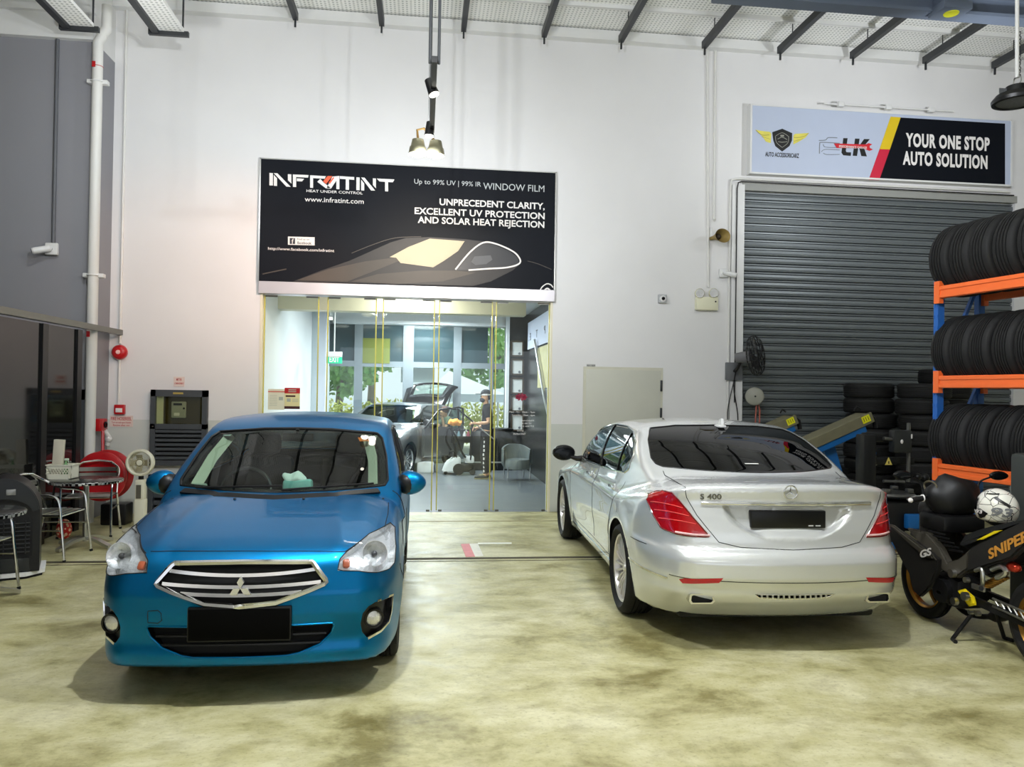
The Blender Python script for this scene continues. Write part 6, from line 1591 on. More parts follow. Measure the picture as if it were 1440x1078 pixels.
# ------------------------------------------------------------------ ramps and tyre changer
M_KHAKI = mat('khaki_ramp_paint', (112,108,84), rough=.6, var=.2, scale=12)
M_LIFTBLUE = mat('lift_blue_paint', (24,96,160), rough=.4, var=.1)
def ramp(a, b, Y, lab, wd=.34):
    p, q = on_y(a[0], a[1], Y), on_y(b[0], b[1], Y); d = (q-p); L_ = d.length; an = math.atan2(d.z, d.x)
    t = thing('lift_ramp', lab, 'ramp', (p.x,Y,0), group='khaki lift ramps'); M = Matrix.Translation((0,0,p.z)) @ Matrix.Rotation(-an, 4, 'Y')
    k = B(); box(k, (L_/2,0,0), (L_,wd,.09), .012); box(k, (L_/2,-wd/2,.0), (L_,.03,.13), .008); xf(k, k.verts[:], M); obj('deck', k, M_KHAKI, t, smooth=False)
    k = B(); box(k, (L_*.5,-wd/2+.03,-.10), (L_*.75,.05,.09), .01); xf(k, k.verts[:], M); obj('side_bar', k, M_LIFTBLUE, t, smooth=False)
    k = B(); box(k, (L_-.10,-wd/2-.018,.01), (.11,.004,.085)); xf(k, k.verts[:], M); lb = obj('warning_label', k, mat('yellow_label', (226,222,30), rough=.5), t, smooth=False, label='yellow warning label')
    k = B()
    for i in range(3): box(k, (L_-.13+i*.03,-wd/2-.021,.012), (.006,.002,.05))
    xf(k, k.verts[:], M); obj('label_print', k, M_BLACK, lb, smooth=False)
    k = B(); e = M @ Vector((L_,0,0)); tube(k, [e+Vector((-.02,-.1,.02)), e+Vector((.06,-.1,-.03)), e+Vector((.08,-.1,-.14))], .03, 8); tube(k, [e+Vector((-.12,-.1,.09)), e+Vector((-.17,-.1,.12)), e+Vector((-.20,-.1,.07))], .012, 6); obj('end_stop', k, M_BLACK, t)
    return t, M, L_
t, M, L_ = ramp((1116,630), (1216,585), 9.0, 'khaki lift ramp with a yellow label and a blue leg, right of the silver car')
k = B(); m_ = M @ Vector((L_*.55,0,0)); bar(k, Vector((m_.x-.1,.05,m_.z-.12)), Vector((m_.x+.28,.05,0.0)), .16, .16); bar(k, Vector((m_.x+.45,-.05,m_.z-.25)), Vector((m_.x+.30,-.05,0.0)), .10, .14); obj('lift_leg', k, M_LIFTBLUE, t, smooth=False, label='blue leg')
k = B(); tube(k, bez([(m_.x+.32,-.14,m_.z-.17),(m_.x+.38,-.16,m_.z-.30),(m_.x+.44,-.15,m_.z-.26),(m_.x+.47,-.16,m_.z-.40),(m_.x+.38,-.15,m_.z-.37)], 5), .02, 6); obj('safety_strap', k, mat('pale_strap', (196,194,170), rough=.7), t, label='pale strap')
t, M, L_ = ramp((1064,610), (1112,588), 9.9, 'khaki lift ramp with a yellow label, just behind the silver car roof')
k = B(); bar(k, Vector((.30,.05,1.35)), Vector((.62,.05,0)), .12, .14); obj('lift_leg', k, M_BLACK, t, smooth=False)
k = B(); box(k, (0,0,.35), (1.25,.35,.7), .03); box(k, (-.1,0,.85), (.7,.3,.32), .02); tagit(obj('workshop_cabinet', k, mat('cabinet_black', (22,23,24), rough=.5), loc=(5.46,10.45,0)), 'low black cabinet against the roller shutter between the ramps', 'cabinet')
c = on_y(1252,668,8.3); t = thing('tyre_changer', 'black tyre changing machine with blue base and warning triangle', 'tyre changer', (c.x,8.3,0))
M_MB = mat('machine_black', (13,14,15), rough=.45, var=.2); M_MS = mat('machine_steel', (120,120,118), rough=.3, metal=.8)
k = B(); box(k, (0,0,.30), (.62,.55,.48), .04); obj('cabinet', k, M_MB, t)
k = B(); box2(k, (-.30,-.36,.04), (.36,.30,.10), .01); box2(k, (-.02,-.37,.26), (.34,-.28,.42), .015); obj('base', k, M_LIFTBLUE, t, label='blue base')
k = B(); box2(k, (-.05,-.40,.14), (.32,-.34,.24), .01); obj('pedal_plate', k, M_KHAKI, t, smooth=False); k = B(); box2(k, (.06,-.403,.055), (.36,-.37,.10)); obj('hazard_strip', k, mat('hazard_yellow', (214,206,60), rough=.5), t, smooth=False)
k = B(); lathe(k, [(0,.58),(.25,.58),(.27,.60),(.25,.625),(.09,.64),(0,.64)], 36, 'z'); obj('turntable', k, M_MS, t)
for i in range(4):
    a = PI/4+i*PI/2; k = B(); box(k, (.2*math.cos(a),.2*math.sin(a),.655), (.07,.07,.05), .01); obj('clamp', k, M_MS, t)
k = B(); box2(k, (-.34,-.02,.1), (-.18,.16,1.28), .02); obj('column', k, M_MB, t)
k = B(); box2(k, (-.30,.02,1.20), (.30,.12,1.30), .02); box2(k, (-.2,.05,.93), (.34,.12,1.02), .02); obj('swing_arm', k, M_MB, t)
k = B(); cyl(k, (.22,-.0,.74), (.22,0,1.42), .022, seg=14); cyl(k, (-.1,-.02,.75), (.16,-.02,.74), .018, seg=10); cyl(k, (-.12,-.05,1.24), (.02,-.05,1.23), .022, seg=10); obj('tool_shaft', k, M_MS, t)
k = B(); box2(k, (-.02,-.10,1.08), (.20,.02,1.34), .02); hb = obj('control_head', k, mat('control_head_dark', (40,42,42), rough=.35), t); k = B(); ball(k, (.07,-.105,1.21), .018, 12, (1,.4,1.4)); box(k, (.19,-.10,1.27), (.015,.01,.05)); obj('indicator', k, M_INKWHITE, hb)
k = B(); prism(k, [(-.06,.93),(.03,.93),(-.015,1.02)], 'y', -.004, .0, (.02,.045,0)); wt = obj('warning_triangle', k, mat('triangle_yellow', (216,196,96), rough=.5), t, smooth=False, label='yellow warning triangle'); k = B(); box(k, (.005,.039,.958), (.012,.003,.03)); obj('triangle_mark', k, M_BLACK, wt)
k = B(); ball(k, (.46,.05,.78), .055, 14); ball(k, (.34,.0,.80), .04, 12); tube(k, [(.34,0,.80),(.46,.05,.78),(.44,.05,.55)], .025, 8); obj('bead_roller', k, M_MB, t)
k = B(); box(k, (.42,.1,.28), (.18,.3,.5), .02); obj('side_tank', k, M_MB, t)
k = B(); box2(k, (-.30,-.25,0), (.18,.25,1.32), .03); tagit(obj('storage_bin', k, mat('dark_grey_bin', (52,56,54), rough=.55, var=.1), loc=(4.62,4.98,0)), 'dark grey plastic bin at the right edge behind the motorcycle helmet', 'bin')
# floor mat in the shade of the motorcycle is part of the slab: nothing to build
# ------------------------------------------------------------------ motorcycle
MX0, MYF, MYR = 3.95, 5.62, 4.45
MC = thing('motorcycle', 'matt black underbone motorcycle with golden wheels beside the silver car', 'motorcycle', (MX0,5.0,0))
def mp(px, py, dx=0.): 
    p = on_x(px, py, MX0+dx); return Vector((dx, p.y-5.0, p.z))
M_MATT = mat('matt_black_fairing', (34,33,32), rough=.48, var=.12, scale=8); M_MATTB = mat('satin_grey_fairing', (70,66,58), rough=.42, var=.1); M_GOLDW = mat('gold_wheel', (172,126,58), rough=.28, metal=.85, var=.1); M_ENG = mat('engine_dark', (34,34,35), rough=.4, metal=.5, var=.3, scale=18); M_GOLDT = mat('gold_lettering', (206,144,60), rough=.4, metal=.2)
yf, yr = MYF-5.0, MYR-5.0
for y, nm in ((yf,'front'), (yr,'rear')):
    w_ = obj('wheel', tyre_bm(.285,.205,.085 if nm == 'front' else .11,2,56), M_RUBBER, MC); w_.location = (0,y,.285)
    k = B(); lathe(k, [(.212,-.030),(.205,-.036),(.190,-.02),(.190,.02),(.205,.036),(.212,.030)], 48, 'x'); obj('rim', k, M_GOLDW, w_, label='golden rim')
    for i in range(5):
        a = 2*PI*i/5+.3; k = B(); d = Vector((0,math.cos(a),math.sin(a))); strip(k, [d*.03, d*.12+Vector((0,-d.z,d.y))*.012, d*.195], Vector((1,0,0)), .022, .018); obj('spoke', k, M_GOLDW, w_)
    k = B(); lathe(k, [(0,-.05),(.035,-.05),(.04,0),(.035,.05),(0,.05)], 20, 'x'); obj('hub', k, M_GOLDW, w_)
    k = B(); lathe(k, [(.06,-.052),(.105,-.052),(.105,-.047),(.06,-.047),(.06,-.052)], 32, 'x'); obj('brake_disc', k, M_CHROME, w_)
def side_panel(name, pts, x0, x1, m, parent=MC, bev=.012, smoothn=0, label=None):
    pl = [(q.y, q.z) for q in (mp(a, b) for a, b in pts)]
    if smoothn: pl = [(q.x, q.y) for q in bez([(a, b, 0) for a, b in pl], smoothn, True)]
    k = B(); prism(k, pl, 'x', x0, x1)
    bmesh.ops.bevel(k, geom=[e for e in k.edges if abs(e.verts[0].co.x-e.verts[1].co.x) < 1e-5], offset=bev, segments=2, affect='EDGES')
    return obj(name, k, m, parent, label=label)
for sx in (-1, 1):
    x = sx*.20; a, b = sorted((x, x-sx*.05))
    side_panel('leg_shield', [(1280,737),(1300,748),(1330,768),(1353,786),(1352,802),(1342,824),(1326,838),(1317,830),(1311,806),(1298,784),(1285,760)], a, b, M_MATT)
    a, b = sorted((x*1.06, x*.9)); side_panel('leg_shield_edge', [(1281,736),(1290,738),(1346,779),(1352,787),(1340,786),(1312,764)], a, b, M_MATTB, label='grey-brown fairing edge')
    a, b = sorted((sx*.16, sx*.10)); side_panel('side_cover', [(1300,742),(1330,748),(1348,768),(1360,790),(1375,786),(1392,772),(1390,800),(1372,812),(1350,800),(1330,775)], a, b, M_MATTB)
    a, b = sorted((sx*.15, sx*.09)); side_panel('tail_fairing', [(1362,798),(1392,770),(1440,745),(1490,722),(1496,742),(1450,785),(1400,800),(1372,810)], a, b, M_MATT)
k = B(); pts = [mp(1306,722), mp(1290,752), mp(1283,775)]; box(k, (0,yf-.13,.72), (.30,.10,.30), .06); ball(k, (0,yf-.12,.86), .13, 18, (1.2,.7,.9)); obj('front_cowl', k, M_MATT, MC)
k = B(); box(k, (0,yf-.02,.60), (.13,.30,.03), .012, rot=(.2,0,0)); obj('front_mudguard', k, M_MATT, MC)
for sx in (-1, 1):
    k = B(); cyl(k, (sx*.075,yf,.285), (sx*.075,yf-.17,.80), .024, seg=14); obj('fork_leg', k, M_ENG, MC)
k = B(); prism(k, [(0,0),(.045,.05),(-.02,.055)], 'x', -.225, -.215, (0,mp(1294,775).y,mp(1294,783).z)); tr = obj('side_reflector', k, M_GOLDT, MC, smooth=False, label='orange triangular marker')
k = B(); cyl(k, (-.06,yf-.005,.26), (-.06,yf-.04,.08), .012, seg=10); obj('wheel_highlight', k, M_CHROME, MC) if False else k.free()
# engine, exhaust, swing arm
k = B(); e0 = mp(1352,826); box(k, (0,e0.y+.02,e0.z-.02), (.26,.30,.22), .05); ball(k, (0,e0.y+.17,e0.z+.02), .10, 16, (1.1,1,.9)); cyl(k, (-.17,e0.y,e0.z-.02), (.17,e0.y,e0.z-.02), .085, seg=24); obj('engine_block', k, M_ENG, MC)
k = B(); 
for i in range(8): box(k, (0,e0.y+.14+i*.012,e0.z+.06), (.17,.004,.12))
obj('cooling_fin', k, M_ALU, MC, smooth=False)
k = B(); box(k, (-.155,mp(1350,832).y,mp(1350,832).z), (.03,.06,.035), .01); obj('yellow_cap', k, mat('yellow_part', (224,202,24), rough=.4), MC, label='yellow engine cap')
for px_, py_, rr in ((1342,806,.03),(1345,845,.028),(1360,838,.03),(1362,815,.02),(1378,862,.018),(1368,860,.016)):
    k = B(); p = mp(px_, py_, -.16); cyl(k, p, p+Vector((-.03,0,0)), rr, seg=14); obj('engine_cap', k, M_ALU, MC)
a, b = mp(1372,836), mp(1450,862)
for sx in (-1, 1):
    k = B(); bar(k, Vector((sx*.10,a.y,a.z)), Vector((sx*.10,yr,.285)), .03, .05); obj('swing_arm', k, M_ENG, MC, smooth=False)
side_panel('chain_guard', [(1372,830),(1382,827),(1395,838),(1398,850),(1388,852)], -.15, -.12, MATS['yellow_part'], label='yellow guard')
k = B(); 
for i in range(5):
    p, q = mp(1398+i*9, 842+i*4.2, -.135), mp(1404+i*9, 852+i*4.5, -.135); tube(k, [p, q], .006, 6)
tube(k, [mp(1396,841,-.135), mp(1440,860,-.135)], .008, 6); tube(k, [mp(1396,852,-.135), mp(1440,872,-.135)], .008, 6); obj('arm_truss', k, M_ALU, MC)
k = B(); tube(k, bez([mp(1372,802,-.15), mp(1380,800,-.17), mp(1382,815,-.17), mp(1380,828,-.16)], 5), .014, 8); box(k, mp(1376,826,-.16), (.02,.12,.035), .005); obj('foot_peg_bracket', k, M_ALU, MC)
k = B(); tube(k, [mp(1380,827,-.16), mp(1380,827,-.27)], .016, 10); obj('foot_peg', k, M_BLACK, MC)
k = B(); p = mp(1405,817,-.02)
for i in range(7): torus(k, p+Vector((0,-.03+i*.012*2,.035-i*.016)), .036, .008, 'z', 18, 6)
obj('shock_spring', k, M_GOLDW, MC, label='golden shock spring'); k = B(); p = mp(1426,797,-.08); ball(k, p, .035, 14, (1,1.6,1)); obj('reservoir', k, mat('red_anodised', (190,60,40), rough=.25, metal=.7), MC, label='red reservoir')
k = B(); tube(k, bez([mp(1395,800,-.1), mp(1408,796,-.12), mp(1415,805,-.12), mp(1402,812,-.1)], 5), .018, 8); obj('linkage', k, M_ALU, MC)
k = B(); tube(k, bez([mp(1338,842,.1), mp(1360,862,.12), mp(1400,866,.15), mp(1450,850,.16)], 5), [.02]*10+[.045]*6, 12); obj('exhaust', k, M_ENG, MC)
for sx in (-1, 1):
    k = B(); a, b = mp(1385,858), mp(1376,903); tube(k, [Vector((sx*.08,a.y,a.z)), Vector((sx*.20,a.y+.06,.012))], .014, 8); tube(k, [Vector((sx*.20,a.y+.06,.012)), Vector((sx*.22,a.y-.0,.012))], .014, 8); obj('centre_stand', k, M_ENG, MC)
k = B()
for i in range(5): tube(k, [mp(1306+i*7, 746+i*6.5, -.168), mp(1330+i*6, 752+i*6, -.168)], .007, 6)
obj('fairing_louvre', k, M_BLACK, MC)
side_panel('tail_accent', [(1402,759),(1428,746),(1440,745),(1412,758)], -.156, -.149, MATS['yellow_part'], bev=.002, label='yellow stripe')
# seat, tank bag, basket box, bars
side_panel('seat', [(1364,765),(1372,752),(1390,745),(1420,737),(1470,728),(1490,730),(1440,748),(1400,764),(1380,772)], -.11, .11, mat('seat_vinyl', (26,27,27), rough=.6), bev=.03)
k = B(); box(k, (0,mp(1338,733).y,mp(1338,733).z), (.34,.30,.13), .035); obj('front_box', k, M_BLACK, MC)
k = B(); y_, z_ = yf-.26, .98
tube(k, [(-.34,y_-.06,z_-.02),(-.16,y_,z_),(.16,y_,z_),(.34,y_-.06,z_-.02)], .012, 10); obj('handlebar', k, M_BLACK, MC)
for sx in (-1, 1):
    k = B(); tube(k, [(sx*.24,y_-.03,z_-.012),(sx*.35,y_-.063,z_-.021)], .02, 12); g = obj('grip', k, M_RUBBER, MC)
    k = B(); ball(k, (sx*.365,y_-.066,z_-.022), .018, 12); torus(k, (sx*.245,y_-.03,z_-.01), .022, .006, 'x', 16, 6); obj('bar_end', k, M_INKWHITE, g, label='white bar end')
    k = B(); tube(k, [(sx*.22,y_-.02,z_),(sx*.24,y_+.06,z_-.01),(sx*.33,y_+.03,z_-.03)], .007, 6); obj('lever', k, M_ALU, MC)
    k = B(); tube(k, bez([(sx*.22,y_-.02,z_),(sx*.24,y_+.01,z_+.10),(sx*.33,y_+.0,z_+.145)], 5), .007, 6); st = obj('mirror_stem', k, M_BLACK, MC); k = B(); vs = ball(k, (0,0,0), 1, 18, (.075,.022,.035)); xf(k, vs, Matrix.Translation((sx*.39,y_,z_+.155))); obj('mirror', k, M_GLOSSBLACK, st); k = B(); vs = ball(k, (0,0,0), 1, 18, (.066,.004,.028)); xf(k, vs, Matrix.Translation((sx*.39,y_-.021,z_+.155))); obj('mirror_glass', k, mat('mirror_dark_glass', (30,32,34)), st)
def side_text(s_, px_, py_, px2, py2, size, x, m, name, bold=.03, shear=.25, label=None):
    p, q = mp(px_, py_, x), mp(px2, py2, x); u = (q-p).normalized(); n = Vector((-1,0,0)); v = n.cross(u).normalized(); o = p+n*.004
    k = B(); text_bm(k, s_, size, Matrix(((u.x,v.x,n.x,o.x),(u.y,v.y,n.y,o.y),(u.z,v.z,n.z,o.z),(0,0,0,1))), .003, bold=bold, width=(q-p).length, shear=shear)
    return obj(name, k, m, MC, smooth=False, label=label)
side_text('SNIPER', 1392, 786, 1449, 758, .085, -.15, M_GOLDT, 'side_lettering', label='gold side lettering')
side_text('GS', 1295.5, 784, 1312, 779, .07, -.216, M_INKWHITE, 'shield_lettering', label='pale letters on the leg shield')
# bag on the bars and helmet on the seat
c = mp(1336,697); t = thing('handlebar_bag', 'crumpled black bag hanging over the front of the motorcycle', 'bag', Vector(MC.location)+Vector((0,c.y-.02,c.z-.15)))
k = B(); vs = ball(k, (0,0,0), 1, 26, (.20,.15,.165))
for v in vs:
    n = math.sin(v.co.x*31+v.co.z*22)*.014+math.sin(v.co.y*44-v.co.x*17)*.012; v.co *= 1+n*4; v.co.z = max(v.co.z, -.12); v.co.z += .145
obj('bag_body', k, mat('black_nylon', (15,15,16), rough=.5, var=.3, scale=25), t)
k = B(); torus(k, (-.16,.02,.22), .055, .008, 'x', 24, 6, (1.3,.7)); obj('bag_strap', k, mat('olive_webbing', (84,78,58), rough=.6), t, label='olive strap loop')
c = mp(1404,716); t = thing('motorcycle_helmet', 'white helmet with black graphics and number 93 resting on the motorcycle seat', 'helmet', Vector(MC.location)+Vector((-.01,c.y,.82)))
m = mat('helmet_graphic', (228,226,214), rough=.2, coat=.8, var=0); nt = m.node_tree; vo = nt.nodes.new('ShaderNodeTexVoronoi'); vo.feature = 'DISTANCE_TO_EDGE'; vo.inputs['Scale'].default_value = 13; cr = nt.nodes.new('ShaderNodeValToRGB'); cr.color_ramp.interpolation = 'CONSTANT'; cr.color_ramp.elements[0].color = lin((30,30,30)); cr.color_ramp.elements[1].position = .018; cr.color_ramp.elements[1].color = lin((230,228,216))
nt.links.new(nt.nodes['Texture Coordinate'].outputs['Object'], vo.inputs['Vector']); nt.links.new(vo.outputs['Distance'], cr.inputs['Fac']); nt.links.new(cr.outputs['Color'], nt.nodes['Principled BSDF'].inputs['Base Color'])
def helm(u, v, s=1.):      # u round, v up
    a = u; r = math.sin(v); x = .118*r*math.cos(a); y = .150*r*math.sin(a); z = .135*math.cos(v)
    return Vector((x*s, y*s, z*s+.145))
k = B(); n1, n2 = 36, 18; g = []
for j in range(n2+1):
    v = .02+(2.25-.02)*j/n2; row = []
    for i in range(n1):
        a = 2*PI*i/n1; p = helm(a, v); f = max(0, math.sin(a))
        if v > 1.55: p.y += .035*f*(v-1.55)/.7; p.z = max(p.z, .028)
        row.append(k.verts.new(p))
    g.append(row)
for j in range(n2):
    for i in range(n1):
        a = 2*PI*(i+.5)/n1; v = .02+(2.25-.02)*(j+.5)/n2
        if math.sin(a) > .35 and 1.15 < v < 1.75: continue
        k.faces.new((g[j][i], g[j][(i+1) % n1], g[j+1][(i+1) % n1], g[j+1][i]))
k.faces.new(g[0])
bmesh.ops.recalc_face_normals(k, faces=k.faces[:]); hs = obj('shell', k, m, t); md = hs.modifiers.new('thickness', 'SOLIDIFY'); md.thickness = .008; md.offset = -1
k = B(); ball(k, (0,0,.14), .1, 18, (1.05,1.3,1.2)); obj('lining', k, M_TRIM, t)
k = B()
for j in range(7):
    rows = [k.verts.new(helm(PI*.12+PI*.76*i/14, 1.13+.64*j/6, 1.015)) for i in range(15)]
    if j: [k.faces.new((pr_[i], pr_[i+1], rows[i+1], rows[i])) for i in range(14)]
    pr_ = rows
obj('visor', k, M_GLOSSBLACK, t)
def helm_patch(pts, nm, m_, s=1.012, label=None):
    k = B(); pl = pts; n = 10
    us = [p[0] for p in pl]; c_ = (sum(p[0] for p in pl)/len(pl), sum(p[1] for p in pl)/len(pl)); cv = k.verts.new(helm(c_[0], c_[1], s)); ring = []; prm = []
    for (a, b), (c2, d2) in zip(pl, pl[1:]+pl[:1]):
        for q in range(4): prm.append((a+(c2-a)*q/4, b+(d2-b)*q/4)); ring.append(k.verts.new(helm(prm[-1][0], prm[-1][1], s)))
    n_ = len(ring); lv = [ring]
    for t_ in (.25,.5,.75):
        lv.append([k.verts.new(helm(*(Vector(prm[i]).lerp(Vector(c_), t_)), s)) for i in range(n_)])
    for A, C in zip(lv, lv[1:]):
        for i in range(n_): k.faces.new((A[i], A[(i+1) % n_], C[(i+1) % n_], C[i]))
    for i in range(n_): k.faces.new((cv, lv[-1][i], lv[-1][(i+1) % n_]))
    return obj(nm, k, m_, t, label=label)
helm_patch([(2.5,1.72),(3.1,1.60),(3.5,1.78),(3.3,2.0),(2.9,2.16),(2.5,2.14)], 'chin_patch', M_BLACK)
helm_patch([(3.7,.95),(3.85,.86),(4.6,1.30),(4.45,1.40)], 'graphic_stripe', M_BLACK)
helm_patch([(3.0,.80),(3.15,.72),(4.1,.62),(4.0,.74)], 'graphic_stripe', M_BLACK)
for s_, u0, w_, mm in (('93', 4.15, .13, mat('helmet_grey_ink', (120,122,124), rough=.3)), ('93', 2.98, .06, M_INKWHITE)):
    k = B(); text_bm(k, s_, w_*.62, Matrix.Identity(4), .004, bold=.03, width=w_, shear=.2, align='CENTER')
    for v in k.verts:
        v.co = helm(u0+v.co.x/.130, 1.86-v.co.y/.135, 1.022+v.co.z*2)
    obj('number', k, mm, t, smooth=False, label='number 93')
# ------------------------------------------------------------------ inside the shop and beyond its windows
# grey estate car with raised tailgate
M_GREYCAR = paint_mat('metallic_grey_paint', (128,130,130), metal=.6, rough=.3)
def wagon_f(Lc=4.45, hh=1.44):
    wpl = pchip([(0,.78),(.4,.86),(1,.90),(3.5,.90),(4.2,.86),(4.5,.8)]); prof = pchip([(.15,.92),(.4,.98),(.6,1.),(.8,.985),(.95,.93),(1.1,.85)])
    fr = pchip([(.15,.1),(.4,0),(.6,.02),(.75,.12),(.85,.4),(1.1,1.3)]); rr = pchip([(.2,.12),(.45,0),(.7,.03),(.95,.08),(1.2,.22)])
    hc = pchip([(-.2,.6),(0,.72),(.3,.86),(1.1,.98),(1.3,1.0),(4.3,1.02),(4.6,.9)]); roof = pchip([(1.1,1.05),(1.8,1.33),(2.4,1.43),(3.2,1.43),(3.9,1.38),(4.35,1.28)])
    ws = pchip([(.9,1.1),(1.05,1.4),(1.2,1.65),(1.35,1.95),(1.45,2.3)]); rs = pchip([(.9,4.40),(1.1,4.32),(1.3,4.14),(1.45,3.95)]); wg = pchip([(.85,.86),(1.0,.80),(1.15,.75),(1.3,.67),(1.45,.56)])
    def f(P):
        x, y, z = np.abs(P[:,0]), P[:,1], P[:,2]
        lower = smax(.06, smax(.07, x-wpl(y)*prof(z), fr(z)+.08*(x/.6)**2+.4*np.clip((x-.45)/.45,0,1.3)**2.5-y), y-(Lc-rr(z)-.05*(x/.6)**2-.3*np.clip((x-.5)/.4,0,1.2)**2.5))
        lower = smax(.03, smax(.05, lower, (z-hc(y)+.04*(x/.7)**2)*.92), .2-z)
        green = smax(.05, smax(.05, (x-wg(z))*.92, (ws(z)+.16*(x/.65)**2-y)*.55), smax(.05, (y-rs(z)+.08*(x/.6)**2)*.7, z-(roof(y)-.03*(x/.55)**2)))
        return smin(.03, lower, smax(.02, green, .8-z))
    return f
def build_wagon(name, lab, loc, rz, m, hatch=True, res=1.):
    car = thing(name, lab, 'car', loc, rz)
    sh = Shell(wagon_f(), 1., 3.5, .55, ring=int(110*res), ncyl=int(80*res), ncap=int(30*res))
    sh.cut('windscreen', [(-.68,1.02),(.68,1.02),(.52,1.38),(-.52,1.38)], 'y', lambda c: c.y < 2.4 and c.z > 1)
    sh.cut('side_window', [(1.5,1.03),(1.75,1.16),(2.1,1.31),(2.5,1.37),(3.3,1.36),(3.75,1.28),(3.95,1.10),(3.3,1.05)], 'x', lambda c: abs(c.x) > .4)
    sh.cut('hatch_opening', [(-.58,.72),(.58,.72),(.60,1.0),(.48,1.34),(-.48,1.34),(-.60,1.0)], 'y', lambda c: c.y > 3.6)
    sh.cut('headlamp', [(.45,.66),(.78,.70),(.80,.82),(.6,.78)], 'y', lambda c: c.y < 1.2, mirror=True)
    for y in (.86, 3.58): arch_cut(sh, y, .32, .36, .5)
    sh.part('body_panel', 'body', m, car); sh.part('windscreen', 'windscreen', M_WS if hatch else M_DARKGLASS, car)
    for sx in (1, -1):
        sh.part('side_window', 'side_window', M_DARKGLASS, car, sel=lambda c, sx=sx: c.x*sx > 0)
        sh.part('headlamp', 'headlamp', M_BOWL, car, sel=lambda c, sx=sx: c.x*sx > 0)
        e = B(); sh.line(e, [(2.42,.35),(2.42,1.0)], 'x', sx, .005); sh.line(e, [(1.32,.35),(1.36,1.0)], 'x', sx, .005); obj('door_seam', e, M_SEAM, car)
        e = B(); ball(e, (sx*.98,1.55,1.03), .09, 14, (1.1,.7,.8)); tube(e, [(sx*.82,1.58,1.0),(sx*.95,1.56,1.01)], .025, 8); obj('door_mirror', e, M_BLACK, car)
        for yy in (2.2, 3.15): e = B(); q = sh.drop((yy,.86), 'x', sx); box(e, q, (.04,.17,.03), .01); obj('door_handle', e, M_CHROME, car)
    nb, N = sh.patch('body', -.03, flip=True, sel=lambda c: c.z > .3 and 1.2 < c.y < 4.2); obj('cabin_lining', nb, MATS['black_lining'], car)
    add_wheels(car, (.86, 3.58), 1.56, .32, .215, .21, 10, 'fat', mat('alloy_rim', (170,172,174)))
    if hatch:
        k = B(); pts = bez([(0,3.92,1.39),(0,4.25,1.62),(0,4.52,1.80),(0,4.62,1.90)], 5)
        for w_, z_ in ((.0,0),): 
            rows = []
            for i, p in enumerate(pts):
                t = i/(len(pts)-1); hw = .52+.16*t; rows.append([k.verts.new((hw*u, p.y-.10*(u*u), p.z+.10*math.sin(t*PI)*.6-.10*u*u)) for u in np.linspace(-1,1,13)])
            for i in range(len(rows)-1):
                for j in range(12):
                    if 3 < i < 12 and 1 < j < 10: continue
                    k.faces.new((rows[i][j], rows[i][j+1], rows[i+1][j+1], rows[i+1][j]))
        h = obj('tailgate', k, M_GLOSSBLACK, car, label='raised tailgate'); md = h.modifiers.new('thickness', 'SOLIDIFY'); md.thickness = .05
        k = B(); rows = []
        for i in range(3, 14):
            p = pts[i]; t = i/(len(pts)-1); hw = .52+.16*t; rows.append([k.verts.new((hw*u*.72, p.y-.10*(u*.72)**2, p.z+.06*math.sin(t*PI)-.10*(u*.72)**2-.02)) for u in np.linspace(-1,1,7)])
        for A, C in zip(rows, rows[1:]):
            for j in range(6): k.faces.new((A[j], A[j+1], C[j+1], C[j]))
        obj('tailgate_glass', k, M_WS, h)
        for sx in (1, -1): k = B(); cyl(k, (sx*.55,4.05,1.25), (sx*.56,4.35,1.62), .014, seg=8); obj('gas_strut', k, M_BLACK, car)
    sh.bm.free()
    return car
ang = math.atan2(.62, -.79) if False else 0
W_AX = Vector((.35,.937,0))       # nose to tail
w_nose = Vector((-1.36,14.9,0))
rz_w = math.atan2(-W_AX.x, W_AX.y)
WAG = build_wagon('estate_car', 'grey estate car with raised tailgate inside the shop behind the glass doors', w_nose, rz_w, M_GREYCAR)
